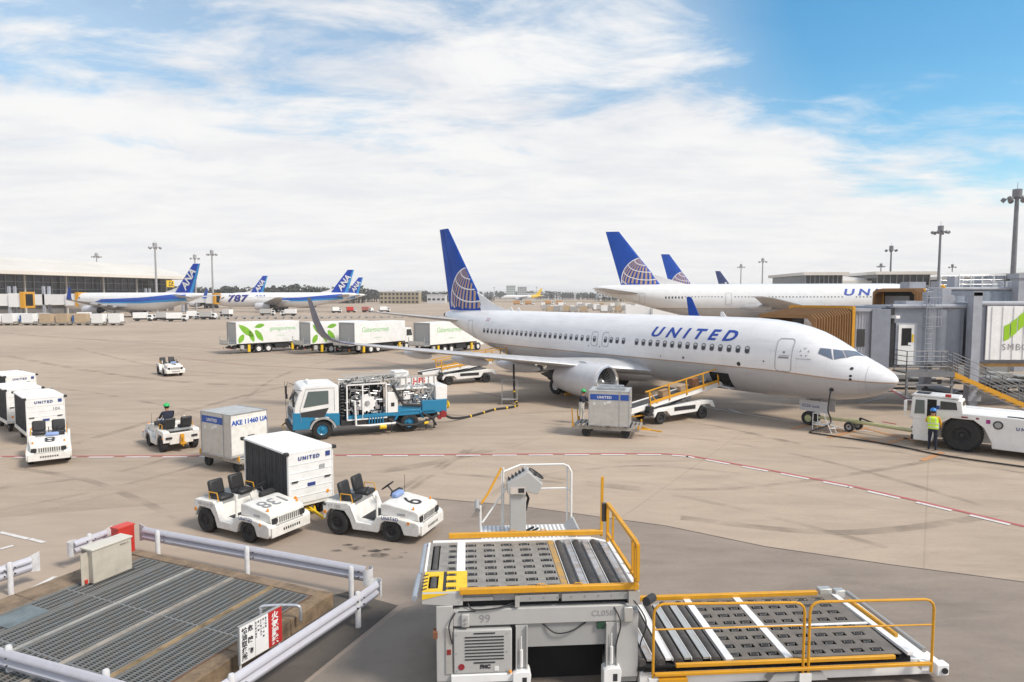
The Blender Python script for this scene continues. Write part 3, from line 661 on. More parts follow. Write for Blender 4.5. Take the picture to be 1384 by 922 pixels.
def strip(mb, pts, w, z=.012, off=0., dash=None):
    P = [V((x, y, 0)) for x, y in pts]; seg = []
    if dash:
        on, gap = dash; acc = 0; out = []
        for a, b in zip(P, P[1:]):
            L = (b - a).length; d = (b - a) / L; t = 0
            while t < L:
                ph = acc % (on + gap)
                if ph < on: e = min(L, t + on - ph); out.append((a + d * t, a + d * e))
                else: e = min(L, t + on + gap - ph)
                acc += e - t + 1e-6; t = e + 1e-6
        seg = out
        for a, b in seg:
            d = (b - a).normalized(); n = V((-d.y, d.x, 0)); mb.add([a + n * (off - w / 2) + V((0, 0, z)), b + n * (off - w / 2) + V((0, 0, z)), b + n * (off + w / 2) + V((0, 0, z)), a + n * (off + w / 2) + V((0, 0, z))], [(0, 1, 2, 3)])
    else:
        vs = []
        for i, p in enumerate(P):
            d = (P[min(i + 1, len(P) - 1)] - P[max(i - 1, 0)]).normalized(); n = V((-d.y, d.x, 0))
            vs += [p + n * (off - w / 2) + V((0, 0, z)), p + n * (off + w / 2) + V((0, 0, z))]
        mb.add(vs, [(2 * i, 2 * i + 2, 2 * i + 3, 2 * i + 1) for i in range(len(P) - 1)])
    return mb
strip(bl_, [tuple(p) for p in bd[5:]], .05, .007); bl_.build('pavement_joint', JM, smooth=0, kind='structure')
RL = [(-60, 25.6), (-20.78, 26.0), (-11.8, 26.12), (-2.79, 26.34), (5.14, 26.48), (6.3, 26.45), (7.2, 26.15), (9.48, 24.05), (11.61, 21.91), (12.98, 20.12), (14.45, 18.0), (17, 14.3)]
strip(MB(), RL, .17, .012).build('red_line', LR, smooth=0, kind='structure')
strip(MB(), RL, .17, .016, -.19, (1.0, .48)).build('white_dashes', LW, smooth=0, kind='structure')
RL2 = [(28.5, 52), (26.37, 45.16), (24.32, 38.92), (22.8, 34)]
strip(MB(), RL2, .2).build('red_line', LR, smooth=0, kind='structure'); strip(MB(), RL2, .2, .016, .22, (1.2, .5)).build('white_dashes', LW, smooth=0, kind='structure')
b = MB(); strip(b, [(6.5, 45), (9.5, 40.8), (11.75, 37.11), (13.97, 33.97), (15.3, 32.4)], .15); strip(b, [tuple(G(*p).xy) for p in ((985, 553), (1002, 559))], .15, .016); strip(b, [tuple(G(*p).xy) for p in ((1110, 572), (1148, 581), (1180, 584))], .16, .016)
for q in (((0, 720), (38, 729)), ((0, 743), (18, 738)), ((40, 729), (60, 734)), ((20, 808), (75, 780)), ((1160, 545), (1196, 538)), ((1236, 520), (1290, 512)), ((1330, 546), (1384, 540))): strip(b, [tuple(G(*p).xy) for p in q], .12, .016)
b.build('white_lines', LW, smooth=0, kind='structure')
b = MB()
for q in (((1070, 580), (1105, 571)), ((1105, 572), (1140, 585)), ((1120, 592), (1172, 578)), ((1172, 580), (1240, 597)), ((1192, 601), (1243, 588)), ((1246, 623), (1274, 612)), ((1150, 588), (1200, 601))): strip(b, [tuple(G(*p).xy) for p in q], .22, .012)
b.build('orange_lines', LO, smooth=0, kind='structure')
b = MB(); strip(b, [(-60, 95), (-14.17, 66.38), (-6.65, 57.02), (2.98, 50.5), (9, 46)], .3); strip(b, [(-90, 140), (-40, 118), (60, 96)], .3); strip(b, [(-40, 72), (-25, 61), (-12, 56)], .2); b.build('faded_pink_lines', LP, smooth=0, kind='structure')
def stain_mat(name, col, a, sc):
    m = bpy.data.materials.new(name); m.use_nodes = True; t = m.node_tree; p = t.nodes['Principled BSDF']; p.inputs['Base Color'].default_value = tuple(col) + (1,); p.inputs['Roughness'].default_value = .8
    c = t.nodes.new('ShaderNodeTexCoord'); n = t.nodes.new('ShaderNodeTexNoise'); n.inputs['Scale'].default_value = sc; n.inputs['Detail'].default_value = 6; t.links.new(c.outputs['Object'], n.inputs['Vector'])
    r = t.nodes.new('ShaderNodeMapRange'); r.inputs[1].default_value = .38; r.inputs[2].default_value = .7; r.inputs[4].default_value = a; t.links.new(n.outputs[0], r.inputs[0]); t.links.new(r.outputs[0], p.inputs['Alpha']); return m
TM = stain_mat('tyre_mark', (.11, .10, .085), .27, .7); OS = stain_mat('oil', (.05, .045, .04), .8, 2.2)
b = MB()
for q, w in ((((630, 608), (560, 650), (500, 690)), .22), (((650, 600), (575, 648), (520, 690)), .2), (((330, 540), (400, 500), (520, 470)), .3), (((0, 660), (150, 640), (250, 612), (300, 590)), .3), (((0, 690), (170, 655), (300, 620)), .25),
              (((1384, 700), (1100, 620), (900, 588), (600, 560)), .3), (((690, 560), (820, 556), (960, 575), (1080, 600)), .25), (((100, 470), (240, 500), (400, 506)), .4), (((0, 520), (120, 530), (280, 560)), .35), (((640, 700), (700, 650), (860, 630), (1000, 640)), .22), (((1384, 640), (1200, 610), (1060, 600)), .25), (((650, 530), (720, 545), (860, 560)), .4), (((1010, 585), (1100, 605)), .5), (((250, 560), (420, 640), (700, 600)), .6), (((1384, 600), (1000, 660), (700, 640)), .3), (((0, 480), (300, 520), (700, 500)), .8), (((100, 600), (400, 520), (600, 505)), .5), (((920, 700), (1150, 720), (1384, 690)), .4), (((600, 640), (900, 668), (1200, 740)), .28), (((0, 450), (200, 462), (420, 455)), 1.2), (((240, 700), (120, 650), (0, 630)), .3)):
    P = [G(*p) for p in q]; pts = []
    for i in range(len(P) - 1):
        for j in range(8):
            u = j / 8; a0, a1 = P[i], P[i + 1]; pm = P[i - 1] if i else a0; pn = P[i + 2] if i + 2 < len(P) else a1
            pts.append(tuple((.5 * ((2 * a0) + (a1 - pm) * u + (2 * pm - 5 * a0 + 4 * a1 - pn) * u * u + (3 * a0 - pm - 3 * a1 + pn) * u**3)).xy))
    strip(b, pts + [tuple(P[-1].xy)], w, .008)
b.build('tyre_marks', TM, smooth=0, kind='stuff')
b = MB(); rnd = random.Random(3)
for px, py, r in ((455, 745, .13), (482, 741, .18), (505, 745, .16), (514, 751, .22), (532, 754, .2), (525, 743, .12), (470, 737, .12), (495, 752, .1), (545, 748, .1), (380, 700, .3), (420, 690, .3)):
    c = G(px, py); n = 14; b.add([(c.x + r * (.7 + .5 * rnd.random()) * cos(2 * pi * i / n) * 1.2, c.y + r * (.7 + .5 * rnd.random()) * sin(2 * pi * i / n) * .7, .010 + .0002 * (px % 7)) for i in range(n)], [tuple(range(n))])
b.build('oil_stains', OS, smooth=0, kind='stuff')

# ------------------------------------------------------------------ the airliners
jet, HULL = build_737()
def ana_band(h, root, L, a0, a1, side=1, zb=.52, zt=.70):
    zl = h.S[13][1]; H_ = h.S[13][2] - zl
    for i, (q0, q1, m) in enumerate(((zb, zt, ABLUE), (zb - .07, zb, ACYAN))):
        mb = MB(); n = 40; vs = []
        for j in range(n + 1):
            a = a0 + (a1 - a0) * j / n; g = 1 if j > 3 else j / 3 * .9 + .1
            for q in (0, .25, .5, .75, 1):
                z = zl + H_ * (q0 + (q1 - q0) * q * g * (.75 + 1.1 * j / n)) + (.0 if a < L * .62 else (a - L * .62) * .05); b_, t_, w_ = h.at(a); z = min(z, t_ - .02)
                vs.append((a, side * (h.y(a, z) + .03), z))
        mb.add(vs, [(j * 5 + k, j * 5 + k + 1, j * 5 + k + 6, j * 5 + k + 5) for j in range(n) for k in range(4)]); mb.build('livery_band', m, root, smooth=40, fixn=False)
def fin_text(root, hf, txt, a, z, size, m, side, ang=60):
    me = text_mesh(txt, size, .03 * size, .15); o = bpy.data.objects.new('tail_lettering', me); me.materials.append(m); COL.objects.link(o); o.parent = root
    r = V((-cos(R(ang)) * -1, 0, sin(R(ang)))) if side < 0 else V((-cos(R(ang)), 0, sin(R(ang))))
    n = V((0, side, 0)); u = n.cross(r); mm = M((r, u, n)).transposed().to_4x4(); mm.translation = V((a, side * (.55), z)); o.matrix_local = mm
# wide-body behind
def fit_title(h, root, txt, a0, a1, z0, z1, m, side): hull_text(h, txt, a0, a1, z0, z1, m, root, side=side, shear=.25, bold=.03, space=1.5, off=.03)
r, h, hf, fst, fo = airliner('airliner', 'white wide-body airliner with blue globe tail, long fuselage seen behind the near airliner', (78.5, 113.8, 0), R(-10), L=63.7, zb=2.2, zt=8.7, paint=UWIDE, finmat=UBLUE, wing_z=3.2, fin_h=18.6, side=1)
globe(fo, hf, fst[0][1] + 3.15, fst[0][0] + .95, 4.3, fst[0][0] + .1)
fit_title(h, r, 'UNITED', 20.0, 8.0, 6.55, 7.75, TBLUE, 1)
r2, h2, hf2, fst2, fo2 = airliner('airliner', 'second blue globe tail of a wide-body parked farther behind, only its fin showing', (111, 198, 0), R(6), L=70, zb=2.2, zt=8.6, paint=UWIDE, finmat=UBLUE, wing_z=3.2, fin_h=18.6, sidewin=False)
globe(fo2, hf2, fst2[0][1] + 3.15, fst2[0][0] + .95, 4.3, fst2[0][0] + .1)
r3, h3, hf3, fst3, fo3 = airliner('airliner', 'small distant tail of dark blue with white star marks, rightmost of the fins', (166, 324, 0), R(6), L=70, zb=2.2, zt=8.6, paint=UWIDE, finmat=mat('starry_navy', (.02, .04, .16), .3, dirt=.3, scale=.5), sidewin=False)
m = MB()
for i in range(5):
    t = R(90 + 72 * i); m.add([(fst3[0][1] + 5.2 + q * cos(t + e), .45, fst3[0][0] + 3 + q * sin(t + e)) for q, e in ((.5, 0), (1.9, .35), (1.6, 0), (1.9, -.35))], [(0, 1, 2, 3)])
m.build('star_emblem', WHITE, fo3, smooth=0)
FM = mat('blue_tail_paint', (.010, .06, .45), .42, dirt=.15, scale=.3, spec=.2)
def blue_jet(label, loc, hd, L, tail_z, **k):
    r, h, hf, fst, fo = airliner('airliner', label, loc, R(hd), L=L, zb=2.1, zt=k.pop('zt', 7.6), paint=AWHITE, finmat=FM, fin_h=tail_z, fin=(10.5, 7.0, 7.2, 2.6), side=-1, stab=18, wing_z=3.0, span=k.pop('span', 48), eng_r=1.45, **k)
    H_ = fst[1][0] - fst[0][0]
    fin_text(fo, hf, 'ANA', fst[0][1] + 4.7, fst[0][0] + .7, 3.2, LWHITE, -1, 55)
    m = MB(); a0, a1 = fst[0][1] + fst[0][2], fst[1][1] + fst[1][2]
    m.add([(a0 - 1.2, -.2, fst[0][0] + .1), (a0, -.2, fst[0][0] + .1), (a1, -.12, fst[1][0]), (a1 - .5, -.12, fst[1][0])], [(0, 1, 2, 3)]); m.build('fin_edge_band', ACYAN, fo, smooth=0)
    return r, h, hf, fst, fo
LN = 54.9
r, h, *_ = blue_jet('blue and white twin-jet nosed up to the left terminal, blue band along its side', (-94 - 51 * cos(R(18)), 192 + 51 * sin(R(18)), 0), 162, LN, 15.9, winglet=True, zt=7.5)
ana_band(h, r, LN, 16, 50, -1, .47, .66); hull_text(h, 'ANA', 6, 9.5, 5.6, 6.3, TBLUE, r, side=-1, shear=.3, bold=.03, off=.03)
r, h, *_ = blue_jet('white twin-jet with large blue 787 on its nose and a blue tail', (-120, 264, 0), 180, 57, 17, zt=7.9, span=58, raked=True)
ana_band(h, r, 57, 23, 52, -1, .45, .62)
hull_text(h, '787', 6.0, 14.5, 4.0, 7.0, mat('indigo_print', (.03, .03, .22), .5), r, side=-1, shear=.15, bold=.05, space=1.1, off=.03); hull_text(h, 'ANA', 17, 21, 6.2, 7.0, TBLUE, r, side=-1, shear=.3, off=.03)
blue_jet('distant blue tail rising behind the jet with the 787 nose, leftmost of the small fins', (-184, 342, 0), 180, 57, 17, zt=7.9, sidewin=False)
r, h, *_ = blue_jet('blue-tailed jet standing just behind the 787 lettered one, to its right', (-141, 372, 0), 180, 57, 17, zt=7.9, sidewin=False); ana_band(h, r, 57, 23, 52, -1, .45, .62)
r, h, hf, fst, fo = airliner('cargo_airliner', 'far-off white freighter with bright yellow tail across the field', (-16, 950, 0), R(180), L=62, zb=2.1, zt=7.8, paint=AWHITE, finmat=YTAIL, fin_h=17.3, sidewin=False, side=-1)
m = MB(); n = 14
m.loft([[h.pt(a, t, .05) for t in range(0, 360, 15)] for a in (44, 48, 52, 56, 60)], cap=False); m.build('yellow_tail_wrap', YTAIL, r, smooth=60)

# ------------------------------------------------------------------ buildings
PALE = mat('pale_wall', (.50, .48, .44), .7, dirt=.15, scale=.1); TAN = mat('tan_wall', (.42, .35, .24), .8, dirt=.2, scale=.05); ROOFG = mat('terminal_roof', (.70, .66, .60), .5, dirt=.12, scale=.05)
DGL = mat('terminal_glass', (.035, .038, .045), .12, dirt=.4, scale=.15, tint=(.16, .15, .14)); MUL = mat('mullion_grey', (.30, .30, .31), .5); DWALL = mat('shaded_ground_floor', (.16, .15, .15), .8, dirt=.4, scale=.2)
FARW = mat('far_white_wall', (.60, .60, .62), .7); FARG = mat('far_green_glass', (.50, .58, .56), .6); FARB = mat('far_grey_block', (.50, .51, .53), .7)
def wallframe(P0, P1): 
    d = V((P1[0] - P0[0], P1[1] - P0[1], 0)); return d.length, math.degrees(atan2(d.y, d.x))
def left_terminal():
    P0 = (-190, 160); P1 = (-149, 287); Lw, a = wallframe(P0, P1); a -= 0
    t = thing('terminal_building', 'long low terminal with pale swept roof and dark glazed upper floor, at the left edge', 'building', (P0[0], P0[1], 0), a)
    # local x runs along the face (away from the camera), +y is inside the building
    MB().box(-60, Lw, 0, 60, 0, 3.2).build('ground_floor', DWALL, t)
    MB().box(-60, Lw, -1.2, 60, 3.2, 6.9).build('middle_wall', PALE, t)
    MB().box(-60, Lw, .4, 60, 6.9, 13.6).build('glazed_floor', DGL, t)
    n = int((Lw + 20) / 3.2); mm = MB().box(-.09, .09, -.02, .4, 6.9, 13.6).build('mullion', MUL, t); mm.location = (-20, 0, 0)
    for i in range(1, n): inst(mm, t, (-20 + i * 3.2, 0, 0))
    for z in (8.9, 11.4): MB().box(-60, Lw, .15, .4, z - .09, z + .09).build('transom', MUL, t)
    rm = MB(); rm.prism([(-7, 13.7), (-7, 14.9), (20, 20.5), (60, 23), (60, 13.7)], -60, Lw + 6, 'x'); rm.build('roof', ROOFG, t)
    for i in range(9): MB().box(8 + i * 15, 8.5 + i * 15, -2.0, -1.5, 0, 13.7).build('column', PALE, t)
    rnd = random.Random(5)
    cc = MB().box(-.7, .7, -1.32, -1.2, 4.0, 5.8).build('window', DGL, t); cc.location = (-14, 0, 0)
    for i in range(1, 44): inst(cc, t, (-14 + i * 3.2, 0, 0))
    MB().box(Lw - 42, Lw - 2, -1.5, -1.2, 7.0, 8.6).build('dark_canopy', DARK, t)
    for k, x in ((0, 31), (1, 30 + 95)):
        s = MB().box(x - 2.0, x + 2.0, -7.35, -7.05, 10.2, 13.0).build('gate_sign', YELB, t)
        text('51' if k == 0 else '52', 2.6, INK, s, (x + 1.55, -7.4, 10.7), (-1, 0, 0), bold=.06)
    return t
left_terminal()
def bridge_far(loc, rz, L, label):
    t = thing('boarding_bridge', label, 'boarding bridge', loc, rz, 'boarding bridges of the left terminal')
    MB().box(0, L * .55, -1.5, 1.5, 3.8, 7.0).build('outer_tunnel', ROOFW, t); MB().box(L * .5, L, -1.8, 1.8, 3.6, 7.2).build('inner_tunnel', PALE, t)
    b = MB()
    for i in range(int(L / 1.6)): b.box(i * 1.6, i * 1.6 + .15, -1.86, -1.5, 3.9, 6.9)
    b.build('tunnel_ribs', BGREYL, t)
    MB().box(-3.2, 0, -1.9, 1.9, 3.5, 7.2).build('cab', ROOFW, t)
    MB().box(-4.2, -3.2, -2.2, 2.2, 3.2, 7.6).build('canopy', YEL, t); MB().box(-4.24, -4.2, -1.4, 1.4, 3.8, 7.0).build('cab_opening', BLACK, t)
    m = MB()
    for x in (L * .3, L * .75): m.box(x - .35, x + .35, -1.5, -.9, 0, 9.5); m.box(x - .35, x + .35, .9, 1.5, 0, 9.5); m.box(x - .5, x + .5, -1.6, 1.6, .3, 1.1)
    m.build('lift_column', BGREYL, t); return t
bridge_far((-136, 178, 0), 182, 38, 'pale boarding bridge with yellow canopy frame, at the left edge in front of the terminal')
bridge_far((-139, 205, 0), 180, 24, 'pale boarding bridge reaching the nose of the blue-banded twin-jet')
bridge_far((-122, 262, 0), 175, 34, 'boarding bridge at the nose of the jet lettered 787')
def right_terminal():
    t = thing('terminal_building', 'dark glazed terminal wing with flat overhanging roof behind the wide-body, at right', 'building', (86, 195, 0), -4)
    def block(x0, x1, y, zt, ov=1.2, n=8):
        MB().box(x0, x1, y, y + 30, 0, zt).build('glass_wall', DGL, t); MB().box(x0 - ov, x1 + ov, y - ov - .8, y + 31, zt, zt + .9).build('roof', ROOFG, t)
        w = (x1 - x0) / n
        mb = MB().box(-.12, .12, y - .25, y, 0, zt).build('mullion', MUL, t); mb.location = (x0, 0, 0)
        for i in range(1, n + 1): inst(mb, t, (x0 + i * w, 0, 0))
        MB().box(x0, x1, y - .2, y, zt - 3.6, zt - 3.2).build('transom', MUL, t)
    block(1.5, 12, 0, 12.6); block(12, 24, 6, 10.2, .2); block(23, 38, 2, 12.8, 1.5)
    MB().prism([(12, 10.9), (12, 13), (24, 11.6), (24, 10.9)], 8, 34).build('sloping_roof', ROOFW, t)
    t2 = thing('terminal_building', 'terminal with long pale roof rising towards the right edge behind the bridges', 'building', (150, 205, 0), -92)
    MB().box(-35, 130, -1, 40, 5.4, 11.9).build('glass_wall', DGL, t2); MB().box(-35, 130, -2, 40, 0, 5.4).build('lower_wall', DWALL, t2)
    MB().prism([(-6, 12), (-6, 13.0), (10, 15.2), (40, 17), (40, 12)], -40, 132, 'x').build('roof', ROOFG, t2)
    mm = MB().box(-.12, .12, -1.25, -1, 5.4, 11.9).build('mullion', MUL, t2); mm.location = (-34, 0, 0)
    for i in range(1, 44): inst(mm, t2, (-34 + i * 3.6, 0, 0))
    MB().box(-35, 130, -3, -1, 5.0, 5.8).build('ledge', PALE, t2)
    c = MB()
    for i in range(16): x = 2 + i * 8; c.box(x, x + .4, -5.6, -5.2, 0, 12.4)
    c.build('columns', BGREYL, t2)
right_terminal()
def box_house(name, label, x, y, w, d, hh, m, floors=3, n=8, cat='building', rz=0, roof=None):
    t = thing(name, label, cat, (x, y, 0), rz)
    MB().box(-w / 2, w / 2, -d / 2, d / 2, 0, hh).build('wall', m, t); MB().box(-w / 2 - .3, w / 2 + .3, -d / 2 - .3, d / 2 + .3, hh, hh + .8).build('roof', roof or FARW, t)
    ww = w / n; wm = MB().box(-ww * .3, ww * .3, -d / 2 - .12, -d / 2, -.9, .9).build('window', DGL, t); first = True
    for f in range(floors):
        for i in range(n):
            p = (-w / 2 + (i + .5) * ww, 0, hh / floors * (f + .5))
            if first: wm.location = p; first = False
            else: inst(wm, t, p)
    return t
box_house('office_block', 'long tan low building beyond the field, right of the blue tails', -92, 540, 32, 14, 9.5, TAN, 3, 10)
box_house('storage_hall', 'lower pale hall beside the tan building across the field', -66, 575, 16, 14, 7, FARW, 1, 4)
box_house('white_shed', 'small white shed at the tree line, seen just left of the near tail', -47, 640, 18, 10, 7, FARW, 1, 4)
box_house('hotel_tower', 'far pale tower block on the horizon, left one of the pair', -2, 1150, 16, 14, 24, FARG, 6, 5)
box_house('hotel_tower', 'far grey-green tower block on the horizon, right one of the pair', 18, 1160, 16, 14, 22, FARB, 6, 5)
box_house('cargo_hall', 'long low white hall on the horizon behind the yellow-tailed freighter', 70, 1250, 120, 30, 11, FARW, 2, 22)
box_house('cargo_hall', 'low grey hall on the horizon just left of the wide-body tailplane', 160, 1000, 60, 30, 10, FARB, 2, 12)
box_house('far_hall', 'low white building left of the near tail on the horizon', -150, 1300, 90, 20, 12, FARW, 2, 14)
box_house('far_hall', 'low grey building on the horizon under the far poles', 30, 1400, 60, 20, 15, FARB, 3, 12)
# tree lines: far woods that read as one mass
LEAF = mat('far_foliage', (.085, .088, .070), .9, dirt=.6, scale=.06, tint=(.05, .052, .045)); TRUNK = mat('bark', (.10, .075, .055), .9)  # foliage colour lightened and greyed to carry distance haze
def wood(name, x0, y0, x1, y1, hmax, n, seed, depth=25):
    rn = random.Random(seed); mb = MB(); tr = MB()
    for i in range(n):
        u = rn.random(); x = x0 + (x1 - x0) * u + rn.uniform(-3, 3); y = y0 + (y1 - y0) * u + rn.uniform(0, depth)
        hh = hmax * (.62 + .3 * MN.noise(V((x * .03, 1, seed))) + .25 * rn.random()); rr = hh * .26
        tr.cyl((x, y, 0), (x, y, hh * .7), .35, .15, 5, False)
        for j in range(16):
            zz = hh * (.28 + .70 * rn.random()); q = rr * (1.15 - .85 * (zz / hh)); a = rn.random() * 6.28; c = V((x + q * cos(a) * rn.random(), y + q * sin(a) * rn.random(), zz)); s = rr * rn.uniform(.35, .6)
            vs = [c + V((rn.uniform(-1, 1), rn.uniform(-1, 1), rn.uniform(-.8, .8))) * s for _ in range(5)]
            mb.add(vs, [(0, 1, 2), (0, 2, 3), (0, 3, 4), (1, 2, 4)])
    t = thing(name, 'far dark evergreen wood', 'wood') if 0 else None
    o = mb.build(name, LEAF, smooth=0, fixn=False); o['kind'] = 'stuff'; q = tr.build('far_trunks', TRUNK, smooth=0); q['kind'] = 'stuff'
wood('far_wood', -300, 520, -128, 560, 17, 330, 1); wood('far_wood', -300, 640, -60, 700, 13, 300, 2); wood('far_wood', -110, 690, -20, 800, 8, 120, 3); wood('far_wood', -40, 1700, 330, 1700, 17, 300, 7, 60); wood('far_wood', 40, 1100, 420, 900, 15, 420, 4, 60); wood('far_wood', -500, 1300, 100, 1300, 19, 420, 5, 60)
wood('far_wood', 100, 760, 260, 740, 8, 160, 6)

# floodlight masts
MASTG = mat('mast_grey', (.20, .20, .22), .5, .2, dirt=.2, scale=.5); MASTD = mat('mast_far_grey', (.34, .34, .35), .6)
def mast(name, label, x, y, hh, r, m, big=False, rz=0):
    t = thing(name, label, 'light mast', (x, y, 0), rz, 'floodlight masts around the apron')
    MB().cyl((0, 0, 0), (0, 0, hh * .96), r, r * .6, 14).build('pole', m, t)
    s = hh / 25; c = MB().cyl((0, 0, hh * .93), (0, 0, hh * .985), .7 * s, .7 * s, 12)
    for a in range(0, 360, 60): c.cyl((0, 0, hh * .925), (1.8 * s * cos(R(a)), 1.8 * s * sin(R(a)), hh * .925), .07 * s, n=6)
    c.cyl((0, 0, hh * .98), (0, 0, hh * 1.03), .04 * s, n=5); c.build('head_frame', m, t)
    for k, a in enumerate(range(0, 360, 60)):
        d = V((cos(R(a)), sin(R(a)), 0)); b = MB()
        b.cyl(d * 1.6 * s + V((0, 0, hh * .910)), d * 2.1 * s + V((0, 0, hh * .925)), .42 * s, .32 * s, 10)
        b.build('floodlight', m, t)
    return t
for x, ty, hh, lab in ((134, 342, 34, 'shortest mast, rising behind the left terminal roof'), (213, 328, 25, 'tall mast at the end of the left terminal roof'), (266, 344, 25, 'mast just right of the leftmost blue tail'), (289, 338, 25, 'mast standing clear to the right of the leftmost blue tail'),
                      (1000, 357, 25, 'thin far mast over the wide-body fuselage, left of a pair'), (1029, 349, 25, 'thin far mast over the wide-body fuselage, right of a pair'), (1188, 356, 25, 'small mast left of the mid mast above the dark terminal'), (1201, 332, 25, 'mid-size mast in front of the dark glazed terminal'),
                      (1266, 305, 25, 'tall dark mast left of the biggest one at right'), (1284, 357, 25, 'small far mast right of the tall dark one'), (1366, 256, 25, 'biggest dark floodlight mast, at the right edge')):
    Y = (hh - CAM_H) * F_PX / (400 - ty) * .995; X = (x - 692) / F_PX * Y
    mast('light_mast', lab, X, Y, hh, .42 if x != 1366 else .5, MASTG if x > 1100 else MASTD, rz=x * 7 % 60)
for x, ty in ((325, 0), (640, 384), (668, 388), (725, 388)):
    if ty: mast('light_mast', 'tiny mast on the far horizon at pixel column group' if 0 else {640: 'tiny mast on the horizon right beside the near tail', 668: 'tiny mast on the horizon left of the pale towers', 725: 'tiny mast on the horizon near the freighter tail'}[x], (x - 692) / F_PX * 1100, 1100, 22, .5, MASTD)
# ------------------------------------------------------------------ people
def person(label, loc, rz, J, cols, helmet=None, vest=False, group=None, seated=False):
    """J: joint name -> position (local, +X is the way the person faces)."""
    t = thing('person', label, 'person', loc, rz, group)
    ch = [('pelvis', 'waist', .155, .135), ('waist', 'chest', .135, .165), ('chest', 'neckb', .165, .075), ('neckb', 'headl', .06, .075), ('headl', 'headm', .075, .098), ('headm', 'headt', .098, .065)]
    for s in 'lr':
        ch += [('chest', 'sh' + s, .12, .07), ('sh' + s, 'el' + s, .062, .045), ('el' + s, 'wr' + s, .042, .028), ('wr' + s, 'pa' + s, .03, .036), ('pelvis', 'hp' + s, .12, .105), ('hp' + s, 'kn' + s, .10, .065), ('kn' + s, 'an' + s, .062, .045), ('an' + s, 'to' + s, .05, .038)]
    J = {k: V(v) for k, v in J.items()}; nh = J['neckb']; J.setdefault('headl', nh + V((.02, 0, .08))); J.setdefault('headm', nh + V((.03, 0, .17))); J.setdefault('headt', nh + V((.02, 0, .26)))
    for s, sg in (('l', 1), ('r', -1)):
        d = (J['wr' + s] - J['el' + s]).normalized(); J['pa' + s] = J['wr' + s] + d * .08
        if 'to' + s not in J: J['to' + s] = J['an' + s] + V((.16, 0, -.05))
        J['hp' + s] = J['pelvis'] + V((0, sg * .095, -.05))
        sd = d.cross(V((1, 0, 0)));
        if sd.length < .2: sd = V((0, 1, 0))
        sd.normalize(); cu = d.cross(sd)
        for k, (o, L_) in enumerate(((-.03, .065), (-.01, .078), (.012, .072), (.032, .055))):
            n = 'f%d%s' % (k, s); J[n] = J['pa' + s] + sd * o + d * L_ * .6; J[n + 'b'] = J[n] + (d * .6 + cu * .5) * L_ * .6; ch += [('pa' + s, n, .012, .009), (n, n + 'b', .009, .008)]
        J['th' + s] = J['wr' + s] + d * .045 - sd * .045; ch += [('wr' + s, 'th' + s, .013, .010)]
    names = list(J); rad = {}
    for a, b, r0, r1 in ch: rad.setdefault(a, r0); rad[b] = max(rad.get(b, 0), r1)
    me = bpy.data.meshes.new('body'); me.from_pydata([J[n] for n in names], [(names.index(a), names.index(b)) for a, b, _, _ in ch], [])
    o = bpy.data.objects.new('body', me); COL.objects.link(o)
    o.modifiers.new('s', 'SKIN'); sk = me.skin_vertices[0] if me.skin_vertices else None
    if sk is None:
        bm = bmesh.new(); bm.from_mesh(me); bm.verts.layers.skin.verify(); bm.to_mesh(me); bm.free()
    lay = me.skin_vertices[0].data
    for i, n in enumerate(names): r = rad.get(n, .03); lay[i].radius = (r * (1.0), r * (1.0)); lay[i].use_root = n == 'pelvis'
    o.modifiers.new('u', 'SUBSURF').levels = 1
    bpy.context.view_layer.update(); m2 = bpy.data.meshes.new_from_object(o.evaluated_get(bpy.context.evaluated_depsgraph_get()))
    bpy.data.objects.remove(o); m2.materials.clear()
    top, legs, skin, shoe = cols
    for m in (top, legs, skin, shoe): m2.materials.append(m)
    def kind(a, b):
        if a.startswith('head') or b.startswith('head') or a[:2] in ('pa', 'wr') or a[0] == 'f': return 2
        if a[:2] in ('hp', 'kn') or b[:2] == 'hp' or a == 'pelvis': return 1
        if a[:2] == 'an': return 3
        return 0
    segs = [(J[a], J[b], kind(a, b)) for a, b, _, _ in ch]
    for p in m2.polygons:
        c = p.center; best = 9; k = 0
        for a, b, q in segs:
            d = b - a; u = max(0, min(1, (c - a).dot(d) / d.length_squared)); e = (a + d * u - c).length
            if e < best: best = e; k = q
        p.material_index = k; p.use_smooth = True
    b = bpy.data.objects.new('body', m2); COL.objects.link(b); b.parent = t
    hm = J['headm']; f = MB()
    f.ball(hm + V((.095, 0, -.02)), .018, 6, 5, (1.1, .8, 1.3))
    for sg in (1, -1): f.ball(hm + V((-.0, sg * .098, -.01)), .025, 6, 5, (.8, .4, 1.2))
    f.m = 1
    for sg in (1, -1): f.ball(hm + V((.085, sg * .033, .015)), .011, 6, 4)
    f.cbox(hm + V((.088, 0, -.065)), (.01, .045, .01)); f.build('face', [skin, INK], t)
    MB().ball(hm + V((-.02, 0, .03)), .107, 12, 8, (1, .95, 1)).build('hair', HAIR, t)
    if helmet:
        h = MB(); h.lathe([(0, .128), (.03, .125), (.07, .11), (.105, .075), (.125, .03), (.128, 0)], o=hm + V((0, 0, .045)), axis=(0, 0, 1), n=18); h.cbox(hm + V((.12, 0, .05)), (.07, .14, .012)); h.bar(hm + V((-.1, 0, .14)), hm + V((.1, 0, .14)), .02, .05); h.build('helmet', helmet, t)
